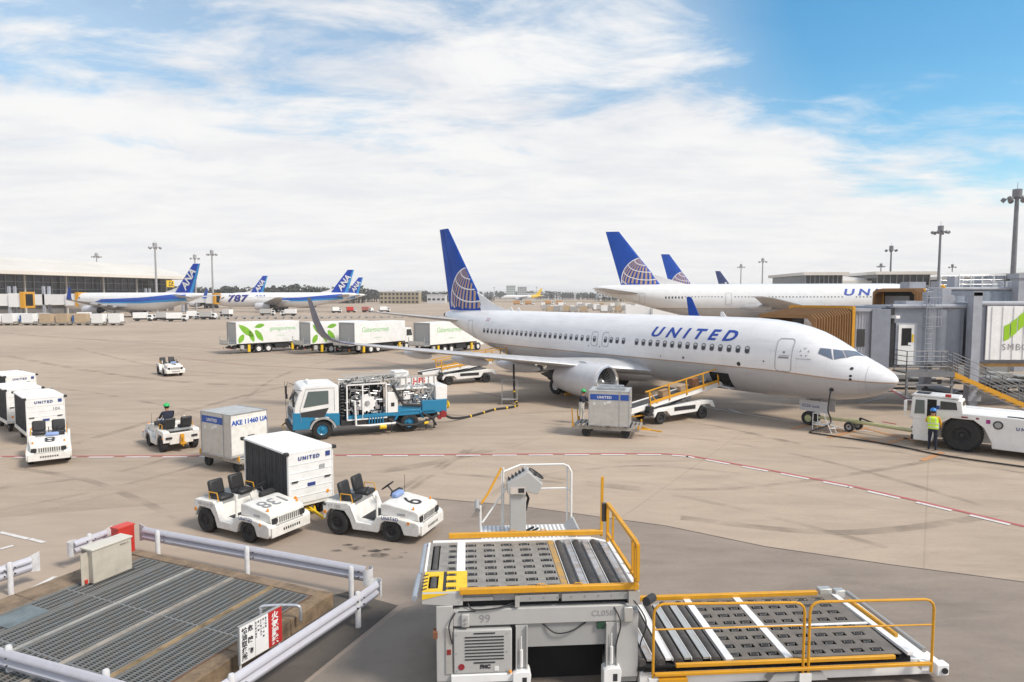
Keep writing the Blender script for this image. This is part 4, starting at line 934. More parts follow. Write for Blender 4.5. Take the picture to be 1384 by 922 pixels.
    if vest:
        c, w = J['chest'], J['pelvis']; ax = (J['neckb'] - w).normalized(); v = MB(); S = []
        for u, rx, ry in ((-.02, .155, .2), (.3, .15, .19), (.6, .165, .215), (.85, .155, .215), (.97, .09, .14)):
            ctr = w + (J['neckb'] - w) * u; S.append([ctr + V((rx * cos(a), ry * sin(a), 0)) for a in [2 * pi * i / 20 for i in range(20)]])
        v.loft(S, cap=False); ve = v.build('vest', HIVIS, t)
        q = MB()
        for u in (.14, .42):
            ctr = w + (J['neckb'] - w) * u; q.loft([[ctr + V((.17 * cos(a), .222 * sin(a), dz)) for a in [2 * pi * i / 20 for i in range(20)]] for dz in (-.022, .022)], cap=False)
        for sg in (1, -1):
            q.tube([w + V((-.172, sg * .09, .28)), w + V((-.178, sg * .095, .42)), w + V((-.155, sg * .1, .53))], .014, 5); q.tube([w + V((.172, sg * .09, .28)), w + V((.178, sg * .095, .42)), w + V((.155, sg * .1, .53))], .014, 5)
        q.build('reflective_stripes', SILVER, ve)
    return t
STAND = dict(pelvis=(0, 0, .95), waist=(.0, 0, 1.1), chest=(0.01, 0, 1.30), neckb=(.0, 0, 1.47), shl=(0, .19, 1.41), shr=(0, -.19, 1.41), ell=(.02, .25, 1.14), elr=(.02, -.25, 1.14), wrl=(.16, .24, .93), wrr=(.16, -.24, .93),
             knl=(.03, .11, .50), knr=(.0, -.11, .50), anl=(0, .13, .09), anr=(-.04, -.12, .09))
p = dict(STAND); p.update(ell=(.17, .27, 1.18), wrl=(.40, .20, 1.24), elr=(.05, -.27, 1.15), wrr=(.22, -.26, 1.02), neckb=(.03, .02, 1.47))
person('worker in yellow-green vest and blue helmet standing beside the big white tug', (17.70, 27.05, 0), 52, p, (HIO, NAVYC, SKIN, BLACK), HELB, True)
p = dict(STAND); p.update(ell=(.22, .24, 1.18), wrl=(.42, .15, 1.05), elr=(.22, -.24, 1.2), wrr=(.43, -.12, 1.1), chest=(.05, 0, 1.28), neckb=(.08, 0, 1.45), shl=(.05, .19, 1.39), shr=(.05, -.19, 1.39))
person('worker in navy jacket, white trousers and green helmet behind the silver container', (3.55, 32.9, 0), -35, p, (NAVYC, WHITEC, SKIN, BLACK), HELG)
# ------------------------------------------------------------------ baggage tractors
def tractor(label, number, loc, rz, detail=True, side_no='CT 1202', group='white two-seat baggage tractors'):
    t = thing('baggage_tractor', label, 'tractor', loc, rz, group)
    hull = MB(); hull.prism([(-1.28, .34), (-1.30, .80), (-.50, .88), (-.28, .46), (.30, .40), (.46, .95), (1.55, .76), (1.70, .60), (1.74, .30), (.2, .24), (-.2, .24)], -.46, .46)
    side = [(-1.28, .42), (-1.30, .84), (-1.24, .9), (-.52, .92), (-.44, .86), (-.26, .44), (.22, .42), (.34, .60), (.42, .66), (.98, .66), (1.25, .64), (1.72, .60), (1.84, .54), (1.84, .32), (1.76, .24), (1.28, .24), (1.16, .48), (1.02, .56), (.62, .56), (.50, .48), (.40, .22), (-.36, .22), (-.46, .50), (-.62, .70), (-1.06, .72), (-1.2, .56), (-1.24, .42)]
    for s in (-1, 1): hull.prism(side, s * .46, s * .72)
    hull.build('body', DWHITE, t, bevel=.018)
    hd = MB(); hd.prism([(.42, .66), (.42, .96), (.60, .985), (1.60, .855), (1.73, .80), (1.765, .50), (1.2, .50)], -.58, .58); ho = hd.build('hood', DWHITE, t, bevel=.03)
    nw = .30 * len(number) if len(number) > 1 else .34
    text(number, .80 if len(number) < 3 else .62, INK if len(number) < 3 else GREYINK, ho, (.76, .24 if len(number) < 2 else (.50 if len(number) > 2 else .42), .966), (0, -1, 0), (1, 0, -.13), bold=.004)
    g = MB(); g.box(1.745, 1.772, -.36, .36, .54, .74); g.m = 1
    for i in range(10): y = -.32 + i * .07; g.box(1.765, 1.779, y, y + .035, .56, .72)
    g.build('grille', [DWHITE, DARK], t)
    b = MB(); b.box(1.80, 1.90, -.66, .66, .26, .52); b.m = 1
    for i in range(8): y = -.28 + i * .075; b.box(1.895, 1.905, y, y + .045, .36, .43)
    b.build('bumper', [DWHITE, DARK], t, bevel=.012)
    for s in (-1, 1):
        l = MB(); l.box(1.74, 1.775, s * .47 - .085, s * .47 + .085, .56, .72); lo = l.build('headlight', DARK, t, bevel=.01); MB().cyl((1.77, s * .47, .64), (1.785, s * .47, .64), .065, n=14).build('lens', STEEL, lo)
        MB().cyl((1.45, s * .72, .575), (1.45, s * .735, .575), .045, n=12).build('side_reflector', ORANGE, t); MB().cyl((1.50, s * .50, .86), (1.50, s * .50, .94), .03, n=10).build('indicator', ORANGE, t)
        MB().cyl((-1.22, s * .72, .62), (-1.22, s * .735, .62), .05, n=12).build('rear_reflector', ORANGE, t)
        MB().box(-1.33, -1.30, s * .5 - .12, s * .5 + .12, .58, .66).build('rear_lamp', DARK, t)
        wheel(t, (-.85, s * .60, .34), .34, .24, DARK, hub=.5); wheel(t, (.80, s * .60, .29), .29, .20, DARK, hub=.5)
        r0 = Rot = M.Rotation(R(-14), 3, 'Y')
        q = MB(); q.cbox((-.62, s * .33, .95), (.46, .46, .13)); se = q.build('seat', SEATM, t, bevel=.06)
        q = MB(); q.cbox((-.87, s * .33, 1.18), (.13, .46, .44), M.Rotation(R(-14), 3, 'Y')); q.build('backrest', SEATM, se, bevel=.06)
        MB().tube([(-.80, s * .60, .9), (-.80, s * .60, 1.12), (-.48, s * .60, 1.12), (-.42, s * .60, .9)], .016, 6).build('seat_rail', YEL, t)
    for s in (-1, 1):
        MB().tube([(.44, s * .584, .665), (1.74, s * .584, .60)], .010, 4).build('hood_gap', DARK, t); MB().box(.95, 1.25, s * .581 - .004, s * .581 + .004, .70, .76).build('hood_vent', GREYP, t); MB().tube([(-.44, s * .722, .86), (-.26, s * .722, .44)], .006, 4).build('panel_seam', SEAM, t)
        MB().box(-.9, -.5, s * .722 - .002, s * .722 + .002, .735, .742).build('panel_seam', SEAM, t); MB().cyl((1.78, s * .47, .64), (1.79, s * .47, .64), .09, n=16).build('headlight_ring', DARK, t)
    MB().box(-.26, .30, -.42, .42, .455, .468).build('floor_mat', DARK, t); MB().box(.28, .34, .1, .5, .47, .56).build('pedals', DARK, t); MB().box(-.5, -.45, -.5, .5, .6, .9).build('seat_bulkhead', GREYP, t)
    MB().cyl((-.45, 0, .95), (-.30, 0, 1.2), .014, n=6).build('brake_lever', DARK, t); MB().box(-1.30, -.5, -.44, .44, .90, .905).build('rear_deck_mat', GREYP, t); MB().cyl((.5, .62, .9), (.5, .62, 1.45), .006, n=5).build('aerial', DARK, t)
    sw = MB(); P = [(0, .19 * cos(a), .19 * sin(a)) for a in [2 * pi * i / 20 for i in range(20)]]; rt = M.Rotation(R(52), 3, 'Y'); c = V((.12, .33, 1.18))
    sw.tube([rt @ V(p) + c for p in P], .015, 6, closed=True); sw.cyl(c, c + V((.30, 0, -.3)), .022, n=8)
    for a in (0, 120, 240): sw.bar(c, rt @ V((0, .18 * cos(R(a)), .18 * sin(R(a)))) + c, .03, .012)
    sw.build('steering_wheel', SEATM, t)
    d = MB(); d.cbox((.42, .30, 1.02), (.14, .46, .16), M.Rotation(R(20), 3, 'Y')); d.build('dashboard', DARK, t, bevel=.02)
    if len(number) < 3: MB().cbox((.56, .12, 1.05), (.20, .44, .14)).build('blue_dash_cover', LBLUE, t, bevel=.05)
    MB().cyl((.36, -.66, .6), (.36, -.66, 1.12), .03, n=8).cyl((.36, -.66, 1.06), (.36, -.66, 1.22), .045, n=8).build('lamp_post', DWHITE, t)
    h_ = MB(); h_.box(-1.52, -1.30, -.10, .10, .34, .42); h_.box(-1.42, -1.30, -.06, .06, .30, .74); h_.cyl((-1.46, 0, .25), (-1.46, 0, .62), .03, n=8); h_.build('tow_hitch', YEL, t)
    text('UNITED', .13, NAVY, t, (1.22 + .1 if 0 else .52, -.735, .595 if 0 else .60), (1, 0, 0), bold=.003, space=1.15); text(side_no, .11, GREYINK, t, (-1.12, -.735, .775), (1, 0, 0)) ; text('UNITED', .13, NAVY, t, (1.12, .735, .60), (-1, 0, 0), bold=.003)
    for ch in list(t.children) + [g for c_ in t.children for g in c_.children]:
        if ch.type == 'MESH' and ch.location.length < 1e-6 and not ch.name.startswith('lettering'):
            for v_ in ch.data.vertices:
                if v_.co.x > .8: v_.co.x = .8 + (v_.co.x - .8) * .80
    if len(number) < 3: text(number, .17, INK, t, (-1.27, -.738, .755), (1, 0, 0), bold=.01)
    return t
T9 = tractor('white open tractor with black number 9 on its hood, right one of the front two', '9', (-3.72, 17.72, 0), -19)
T138 = tractor('white open tractor with 138 painted on its hood, left one of the front two', '138', (-7.35, 17.75, 0), -28, side_no='GSE CT-0138')
tractor('white tractor with 8 on its hood parked nose-on in front of covered cart 104', '8', (-18.62, 25.85, 0), -55)
TD = tractor('white tractor seen from behind with a driver, towing the white container dolly', '12', (-14.75, 27.85, 0), 135)
tractor('small white tractor alone in the middle of the empty apron, facing the camera', '6', (-28.3, 53.6, 0), -48)
p = dict(STAND); p.update(pelvis=(-.05, 0, .16), waist=(-.05, 0, .30), chest=(-.03, 0, .50), neckb=(0, 0, .68), shl=(-.03, .2, .62), shr=(-.03, -.2, .62), ell=(.14, .26, .38), elr=(.14, -.26, .38), wrl=(.42, .12, .40), wrr=(.42, -.12, .40), knl=(.42, .12, .12), knr=(.42, -.12, .12), anl=(.62, .12, -.28), anr=(.6, -.12, -.28))
a = R(135); person('driver in navy jacket and green helmet seated on the tractor seen from behind', (-14.75 - .62 * cos(a) - .33 * sin(a), 27.85 - .62 * sin(a) + .33 * cos(a), .98), 135, p, (NAVYC, NAVYC, SKIN, BLACK), HELG)

# ------------------------------------------------------------------ covered baggage carts
def cart(label, number, loc, rz):
    t = thing('covered_baggage_cart', label, 'baggage cart', loc, rz, 'white covered baggage carts with black curtains')
    Lc, W, z0, z1 = 2.9, 1.42, .55, 2.02
    f = MB(); f.box(-Lc / 2, Lc / 2, -W / 2, W / 2, z0 - .1, z0); f.box(-Lc / 2 - .02, Lc / 2 + .02, -W / 2 - .03, -W / 2, z0 - .12, z0 + .04); f.box(-Lc / 2 - .02, Lc / 2 + .02, W / 2, W / 2 + .03, z0 - .12, z0 + .04); f.build('floor_frame', DWHITE, t)
    for s in (1, -1):
        e = MB()
        e.box(s * Lc / 2 - .03, s * Lc / 2 + .03, -W / 2, W / 2, z0, z1)
        o = e.build('end_panel', WHITE, t); r = MB()
        for i in range(5): z = z0 + .20 + i * .235; r.box(s * (Lc / 2 + .03), s * (Lc / 2 + .042), -W / 2 + .03, W / 2 - .03, z, z + .018)
        for y in (-W / 2 + .01, W / 2 - .04): r.box(s * (Lc / 2 + .03), s * (Lc / 2 + .045), y, y + .03, z0, z1)
        r.build('panel_ribs', WHITE, o)
        for y in (-W / 2 + .2, W / 2 - .2):
            MB().cyl((s * (Lc / 2 + .03), y, z0 + .2), (s * (Lc / 2 + .045), y, z0 + .2), .05, n=12).build('reflector', ORANGE, o)
            MB().box(*sorted((s * (Lc / 2 + .03), s * (Lc / 2 + .07))), y - .09, y + .09, z0 + .64, z0 + .68).build('grab_handle', DARK, o)
        MB().box(*sorted((s * (Lc / 2 + .03), s * (Lc / 2 + .048))), -.12, .12, z0 + .46, z0 + .56).build('plate', NAVY, o)
    X = Lc / 2 + .05; text('UNITED', .15, NAVY, t, (X, -.40, z1 - .21), (0, 1, 0), bold=.006, space=1.35, name='lettering')
    q = MB(); q.box(X - .012, X, .46, .60, z1 - .21, z1 - .07); qo = q.build('globe_emblem', NAVY, t); text(number, .19, GREYINK, t, (X, .24, z1 - .56), (0, 1, 0))
    r = MB(); r.box(-Lc / 2 - .04, Lc / 2 + .04, -W / 2 - .04, W / 2 + .04, z1, z1 + .05); r.loft([[V((x, y, z)) for x, y in ((-a, -b), (a, -b), (a, b), (-a, b))] for a, b, z in ((Lc / 2 + .02, W / 2 + .02, z1 + .05), (Lc / 2 - .1, W / 2 - .18, z1 + .09))]); r.build('roof', ROOFW, t, smooth=0)
    for sx in (1, -1):
        for sy in (1, -1): MB().cbox((sx * (Lc / 2 + .02), sy * (W / 2 + .03), z1 + .02), (.14, .12, .10)).build('corner_bumper', DARK, t, bevel=.02)
    for sy in (1, -1):
        c = MB(); n = 72; vs = []; rn = random.Random(4)
        for i in range(n + 1):
            x = -Lc / 2 + .04 + (Lc - .08) * i / n; d = .022 * sin(i * 1.7) + .012 * sin(i * .61 + 1)
            for k, z in enumerate((z0 + .02, z0 + .7, z1)): vs.append((x, sy * (W / 2 - .03 + d * (1 - .35 * k)), z))
        c.add(vs, [(3 * i + k, 3 * i + 3 + k, 3 * i + 4 + k, 3 * i + 1 + k) for i in range(n) for k in (0, 1)]); c.build('curtain', CURTAIN, t, fixn=False)
    for sx in (1, -1):
        MB().box(sx * .95 - .04, sx * .95 + .04, -.5, .5, .25, .35).box(sx * .95 - .12, sx * .95 + .12, -.3, .3, .3, .46).build('axle', DARK, t)
        for sy in (1, -1): wheel(t, (sx * .95, sy * .52, .23), .23, .16, STEEL, hub=.45, n=18)
    b = MB(); b.bar((1.1, 0, .34), (2.15, 0, .22), .07, .06); b.bar((1.1, .25, .34), (1.7, 0, .27), .05, .05); b.bar((1.1, -.25, .34), (1.7, 0, .27), .05, .05); b.cyl((2.15, 0, .2), (2.15, 0, .28), .08, n=12); b.build('tow_bar', YELB, t); return t
C88 = cart('covered cart numbered 88 with black curtain side, between the two front tractors', '88', (-6.87, 19.62, 0), -45)
def relabel(c, num):
    for ch in c.children:
        if ch.name.startswith('lettering') and len(ch.data.vertices) and ch.location.z < 1.6:
            me = text_mesh(num, .19); me.materials.append(GREYINK); ch.data = me
for lab, n, x, y, a in (('covered cart numbered 104 directly behind the nose-on tractor at left', '104', -21.55, 29.4, -45), ('second covered cart from the nose-on tractor, partly hidden by cart 104', '87', -24.5, 32.0, -42), ('third covered cart, highest in the photo at the left edge', '92', -28.7, 37.2, -38)):
    c = dup(C88, lab, (x, y, 0), a); relabel(c, n)

# ------------------------------------------------------------------ container dollies and air-cargo containers
def dolly(label, loc, rz, Ld=2.9, W=1.7, post=False):
    t = thing('container_dolly', label, 'dolly', loc, rz, 'low roller dollies')
    f = MB()
    for y in (-W / 2, W / 2 - .08): f.box(-Ld / 2, Ld / 2, y, y + .08, .36, .50)
    for x in (-Ld / 2, 0, Ld / 2 - .08): f.box(x, x + .08, -W / 2 + .08, W / 2 - .08, .38, .48)
    for sx in (-1, 1): f.box(sx * .9 - .05, sx * .9 + .05, -W / 2 + .15, W / 2 - .15, .2, .37)
    f.build('frame', mat('dirty_frame', (.40, .37, .33), .6, dirt=.8, scale=3, tint=(.12, .09, .07)), t)
    r = MB()
    for i in range(15): x = -Ld / 2 + .18 + i * (Ld - .36) / 14; r.cyl((x, -W / 2 + .09, .50), (x, W / 2 - .09, .50), .04, n=8)
    r.build('rollers', STEEL, t, kind='stuff')
    s = MB()
    for x in (-Ld / 2 + .05, Ld / 2 - .05):
        for y in (-W / 2, W / 2): s.box(x - .04, x + .04, y - .03, y + .03, .45, .64)
    s.build('corner_stops', YEL, t)
    for sx in (1, -1):
        for sy in (1, -1): wheel(t, (sx * .9, sy * (W / 2 - .14), .21), .21, .15, DARK, hub=.45, n=18)
    b = MB(); b.bar((Ld / 2, 0, .36), (Ld / 2 + .95, 0, .26), .08, .06); b.bar((Ld / 2, .3, .38), (Ld / 2 + .5, 0, .31), .05, .05); b.bar((Ld / 2, -.3, .38), (Ld / 2 + .5, 0, .31), .05, .05); b.build('tow_bar', YEL if post else DARK, t)
    if post: MB().bar((-Ld / 2 + .02, -W / 2 + .1, .4), (-Ld / 2 - .02, -W / 2 + .1, 1.3), .05, .05).bar((-Ld / 2 + .02, W / 2 - .1, .4), (-Ld / 2 - .02, W / 2 - .1, 1.0), .05, .05).build('brake_lever', YEL, t)
    return t
def uld(label, loc, rz, m, banner, code, W=1.83, D=1.55, hh=1.6, cut=.45, top=None):
    """box container; the overhang (cut lower corner) points to local +Y"""
    t = thing('air_cargo_container', label, 'container', loc, rz, 'air cargo containers on the front dollies')
    MB().prism([(0, 0), (D - cut, 0), (D, .42), (D, hh), (0, hh)], 0, W, 'x').build('shell', m, t, bevel=.01)
    e = MB()
    for x in (0, W): e.bar((x, 0, 0), (x, 0, hh), .035, .035); e.bar((x, D, .42), (x, D, hh), .035, .035); e.bar((x, 0, hh), (x, D, hh), .035, .035)
    for y in (0, D): e.bar((0, y, hh), (W, y, hh), .035, .035)
    e.bar((0, 0, .02), (W, 0, .02), .05, .05); e.bar((W, 0, .02), (W, D - cut, .02), .05, .05); e.bar((W * .76, -.004, .04), (W * .76, -.004, hh), .03, .02); e.build('edge_rails', top or STEEL, t)
    MB().box(.06, W * .74, -.012, -.002, hh - .40, hh - .14).build('name_banner', BLUE, t); text('UNITED', .16, WHITE, t, (.38, -.015, hh - .33), (1, 0, 0), bold=.005, space=1.2)
    if banner: MB().box(W * .78, W - .03, -.012, -.002, hh - .40, hh - .14).build('blue_patch', BLUE, t)
    if not banner: MB().prism([(.03, .1), (D - cut - .02, .1), (D - .02, .48), (D - .02, hh - .04), (.03, hh - .04)], W + .001, W + .008, 'x').build('white_side_sheet', DWHITE, t)
    MB().box(W + .009, W + .013, .02, D - .02, hh - .42, hh - .16).build('code_strip', WHITE if not banner else ALU, t); text(code, .24, BLUE if not banner else NAVY, t, (W + .016, .05, hh - .39), (0, 1, 0), bold=.012)
    rn = random.Random(2); sk = MB()
    for i in range(4): x = .15 + rn.random() * .8; z = hh - .65 + rn.random() * .12; sk.box(x, x + .09, -.008, -.001, z, z + .10)
    sk.build('stickers', WHITE, t); MB().bar((W + .01, D * .45, .75), (W + .01, D * .62, .75), .04, .02).build('door_latch', DARK, t)
    return t
dolly('dolly under the white container behind the driven tractor', (-10.55, 24.75, 0), -33, 2.5, 1.6)
uld('white-topped container lettered AKE 11460 UA on a dolly at left', (-11.78, 24.4, .56), -33, ALU, False, 'AKE 11460 UA', cut=.5)
dolly('dolly with yellow brake lever under the dented silver container', (4.5, 30.3, 0), -16, 3.1, 1.6, True)
US = uld('dented silver container with blue banner in front of the engine', (3.53, 29.63, .56), -14, ALU, True, 'AKE', cut=.0)
b = MB(); b.box(.3, 1.6, .5, 1.0, 1.615, 1.70); b.box(.35, 1.5, .9, 1.2, 1.70, 1.76); b.build('roof_bars', STEEL, US)
# ------------------------------------------------------------------ hydrant refuelling truck
def hydrant():
    t = thing('refuelling_truck', 'white and blue hydrant refuelling truck with hose reel, in front of the long wing', 'truck', (-7.15, 30.85, 0), 205.5)
    # local: +x forward, wheels at x=+2.03 and -2.03, near side is +y
    W = 1.05
    ch = MB(); ch.box(-3.6, 2.6, -.45, .45, .55, .75); ch.box(-1.3, 1.2, -.95, .95, .55, .8); ch.build('chassis', DARK, t)
    cb = MB(); cb.m = 0
    prof = [(1.30, .95), (1.30, 2.42), (1.45, 2.52), (2.75, 2.52), (2.95, 2.42), (3.22, 1.62), (3.28, 1.0), (3.28, .95)]
    cb.prism(prof, -W, W); c = cb.build('cab', WHITE, t, bevel=.04)
    lo = MB(); lo.prism([(1.28, .62), (1.28, 1.18), (3.30, 1.32), (3.33, .55), (2.62, .55), (2.55, .85), (2.3, 1.05), (1.8, 1.05), (1.55, .85), (1.45, .62)], -W - .012, W + .012); lo.build('lower_cab', CYAN, c, bevel=.015)
    ws = MB(); ws.prism([(2.94, 2.36), (2.97, 2.34), (3.245, 1.60), (3.215, 1.60)], -W + .1, W - .1); ws.build('windscreen', GLASSG, c)
    for s in (1, -1):
        w = MB(); w.add([(x, s * (W + .014), z) for x, z in ((1.76, 1.64), (2.86, 1.53), (2.64, 2.24), (1.76, 2.24))], [(0, 1, 2, 3)]); w.build('side_window', GLASSG, c)
        w = MB(); w.add([(x, s * (W + .016), z) for x, z in ((1.98, 1.02), (2.98, 1.12), (2.98, 1.32), (1.75, 1.46))], [(0, 1, 2, 3)]); w.build('lower_window', GLASS, c)
        MB().tube([(1.5, s * (W + .018), 1.3), (1.5, s * (W + .018), 2.36), (2.74, s * (W + .018), 2.36), (3.0, s * (W + .018), 1.46), (2.95, s * (W + .018), .9)], .008, 4).build('door', SEAM, c)
        f = MB(); P = arc(2.03, .45, .60, 8, 172, 12); Q = arc(2.03, .45, .51, 172, 8, 12); f.prism(P + Q, *sorted((s * (W - .25), s * (W + .06)))); f.build('mudguard', GREYP, t)
        m = MB(); m.tube([(2.9, s * W, 2.3), (3.25, s * (W + .25), 2.4), (3.3, s * (W + .28), 2.0)], .015, 5); m.cbox((3.32, s * (W + .28), 2.05), (.08, .2, .38)); m.cbox((3.30, s * (W + .24), 1.75), (.08, .2, .22)); m.build('wing_mirror', DARK, c, bevel=.02)
        MB().cbox((3.30, s * .8, .88), (.08, .28, .2)).build('headlight', CHROME, c, bevel=.02)
        if s > 0: MB().box(2.2, 2.34, W - .25, W - .1, 1.55, 2.15).build('orange_cone', mat('orange_vest', (.75, .15, .05), .6), c)
    g = MB(); g.box(3.28, 3.31, -.62, .62, .98, 1.42); g.m = 1
    for i in range(5): g.box(3.31, 3.325, -.58, .58, 1.02 + i * .08, 1.05 + i * .08)
    g.build('grille', [GREYP, DARK], c); MB().box(3.22, 3.42, -W, W, .48, .74).build('bumper', DARK, t, bevel=.03)
    b = MB(); b.tube([(3.42, -1, .55), (3.6, -.7, .48), (3.6, .7, .48), (3.42, 1, .55)], .035, 6); b.build('front_guard_bar', YEL, t)
    r = MB(); r.box(1.7, 2.6, -.6, .6, 2.52, 2.58)
    for i in range(3): r.cbox((2.5, -.3 + i * .3, 2.62), (.12, .1, .06))
    r.build('roof_pod', WHITE, c, bevel=.02)
    for s in (1, -1):
        wheel(t, (2.03, s * .86, .45), .45, .27, CYAN, hub=.52); wheel(t, (-2.03, s * .78, .45), .45, .42, CYAN, hub=.52)
    # air stack and frame behind the cab
    a = MB(); 
    for i in range(9): a.lathe([(0, .13), (.05, .17), (.1, .13)], o=(1.12, .78, .95 + i * .15), axis=(0, 0, 1), n=12)
    a.build('air_intake_bellows', DARK, t)
    f = MB()
    for x in (.92, .2, -.9): 
        for y in (-.98, .98): f.box(x - .03, x + .03, y - .03, y + .03, .8, 2.42)
    for z in (.8, 2.42):
        for y in (-.98, .98): f.box(-.93, .95, y - .03, y + .03, z - .03, z + .03)
    f.build('white_frame', WHITE, t)
    s_ = MB(); s_.tube([(.75, 1.1, 1.7), (.6, 1.12, 1.7), (.55, 1.12, .55), (-.1, 1.12, .50), (-1.3, 1.12, .52)], .05, 8); s_.build('white_pipe', WHITE, t)
    bl = MB(); bl.box(-3.3, .95, -1.0, 1.0, .82, .98); bl.box(-1.25, .2, .98, 1.03, .86, 1.02)
    for i in range(6): x = -.75 + i * .13; bl.box(x, x + .05, 1.0, 1.05, .5, .95)
    bl.box(-.78, -.05, 1.0, 1.06, .46, .52); bl.build('blue_deck', CYAN, t, bevel=.01)
    rn = random.Random(11); e = MB(); e.box(-.88, .9, -.85, .55, .98, 2.3)
    e.build('equipment_bay', BLACK, t)
    pm = MB()
    for i in range(90):
        x = rn.uniform(-.8, .85); z = rn.uniform(1.05, 2.25); y = rn.uniform(.58, .9); k = rn.random()
        if k < .45: pm.cyl((x, y, z), (x + rn.uniform(-.35, .35), y, z + rn.uniform(-.05, .05)), rn.uniform(.02, .05), n=7)
        elif k < .8: pm.cyl((x, y, z), (x, y, max(1.0, z - rn.uniform(.2, .6))), rn.uniform(.02, .045), n=7)
        else: pm.cbox((x, y, z), (rn.uniform(.08, .2), .1, rn.uniform(.08, .2)))
    pm.build('valves_and_pipes', STEEL, t, kind='stuff')
    for nm_, mm_, cnt, sd in (('small_fittings', STEEL, 130, 21), ('dark_fittings', DARK, 120, 22), ('grey_fittings', GREYP, 80, 23)):
        rn = random.Random(sd); pm = MB()
        for i in range(cnt):
            x = rn.uniform(-3.3, .9); z = rn.uniform(1.35, 2.62) if x < -1.4 else rn.choice([rn.uniform(1.0, 2.3), rn.uniform(2.3, 2.8)]); y = rn.uniform(.5, .98); L__ = rn.uniform(.08, .4); k = rn.random()
            if k < .4: pm.cyl((x, y, z), (x + L__, y, z + rn.uniform(-.03, .03)), rn.uniform(.012, .03), n=6)
            elif k < .7: pm.cyl((x, y, z), (x, y, z - L__ * .7), rn.uniform(.012, .03), n=6)
            elif k < .85: pm.tube([(x, y, z), (x + .08, y + .03, z + .08), (x + .18, y, z - .02), (x + .2, y, z - .2)], .016, 5)
            else: pm.cbox((x, y, z), (rn.uniform(.05, .14), .08, rn.uniform(.05, .14)))
        pm.build(nm_, mm_, t, kind='stuff')
    hr = MB(); P = []
    for i in range(48): a_ = 2 * pi * i / 48; q = .43 if (i // 2) % 2 else .36; P.append((-.02 + q * cos(a_), 1.52 + q * sin(a_)))
    hr.prism(P, .86, .93); hr.m = 1; hr.prism(arc(-.02, 1.52, .12, 0, 330, 11), .93, .97); hr.cbox((.02, .98, 1.55), (.05, .03, .16)); hr.build('hose_reel', [WHITE, GREYP], t)
    k = MB(); k.box(-1.45, -.95, .55, 1.02, 1.0, 1.98); ko = k.build('control_cabinet', WHITE, t, bevel=.02); MB().box(-1.28, -1.12, 1.02, 1.035, 1.3, 1.48).build('cabinet_window', DARK, ko)
    # folded lift platform and ladders on top
    l = MB()
    for y in (-.55, .15, .55, .9):
        l.bar((1.05, y, 2.52), (-1.9, y, 2.60), .06, .08)
    for i in range(16): x = .95 - i * .19; l.bar((x, -.55, 2.53), (x, .9, 2.53), .035, .04)
    for i in range(9): x = .9 - i * .34; l.bar((x, .9, 2.6), (x - .3, .9, 2.78), .03, .03)
    l.bar((1.0, .9, 2.80), (-1.9, .9, 2.84), .04, .05); l.bar((1.0, .15, 2.80), (-1.9, .15, 2.84), .04, .05); l.build('folded_boom', LGREY, t)
    # rear lift platform
    p = MB(); p.box(-2.9, -1.35, -.9, .95, 2.05, 2.14)
    p.box(-3.4, -1.55, .9, .95, 2.28, 2.62); p.build('lift_platform', WHITE, t); text('J-IFS', .34, mat('print_red', (.6, .03, .02), .5), t, (-2.22, .96, 2.34), (-1, 0, 0), bold=.012)
    MB().box(-2.2, -1.5, -.6, .3, 2.15, 2.85).build('white_box', WHITE, t, bevel=.02)
    sc = MB()
    for y in (-.6, .8):
        for i in range(4):
            x0 = -1.6 - i * .42
            for q in (0, 1): sc.bar((x0, y, 1.35 if q else 2.0), (x0 - .42, y, 2.0 if q else 1.35), .05, .04)
        sc.bar((-1.5, y, 1.3), (-3.4, y, 1.3), .07, .07); sc.bar((-1.5, y, 2.03), (-3.4, y, 2.03), .06, .06)
    for i in range(7): x = -1.6 - i * .28; sc.bar((x, .98, 2.15), (x, .98, 2.66), .03, .03)
    sc.bar((-1.5, .98, 2.66), (-3.5, .98, 2.7), .035, .035); sc.build('scissor_lift', LGREY, t)
    gp = MB(); gp.box(-2.1, -1.75, .6, .9, 1.55, 1.95); gp.build('meter_box', WHITE, t, bevel=.02)
    rb = MB(); rb.box(-3.9, -2.65, -1.0, 1.0, .85, 1.45); rb.box(-2.6, -1.4, .85, 1.0, .95, 1.28); rb.prism([(-1.35, .62), (-1.25, .62), (-1.5, 1.08), (-2.55, 1.08), (-2.75, .62), (-2.65, .62), (-2.48, .98), (-1.58, .98)], .6, 1.02); rb.build('rear_body', CYAN, t, bevel=.015)
    MB().box(-3.95, -3.35, -.95, .95, 1.45, 2.15).build('rear_cabinet', WHITE, t, bevel=.03)
    MB().cyl((-3.7, 1.0, .75), (-3.7, 1.12, .75), .17, n=14).cyl((-3.5, 1.0, .62), (-3.5, 1.1, .62), .12, n=12).build('hose_coupling', DRED, t)
    MB().lathe([(0, .16), (.05, .2), (.1, .16)], o=(-3.98, .75, 1.15), axis=(-1, 0, 0), n=16).build('brass_cap', YELB, t)
    hs = MB(); hs.tube([(-1.0, 1.0, .7), (-1.6, 1.1, .38), (-2.3, 1.12, .35), (-3.0, 1.1, .55), (-3.4, 1.1, .75)], .07, 8); hs.tube([(-1.2, 1.0, 2.3), (-1.45, 1.05, 1.8), (-1.7, 1.05, 1.35), (-2.6, 1.05, 1.25)], .06, 8); hs.tube([(-2.6, 1.1, .9), (-3.1, 1.15, .6), (-3.3, 1.15, .25)], .05, 8)
    for x in (-1.1, -2.8, -3.2): hs.cyl((x, 1.12, .1), (x, 1.12, .6), .035, n=6)
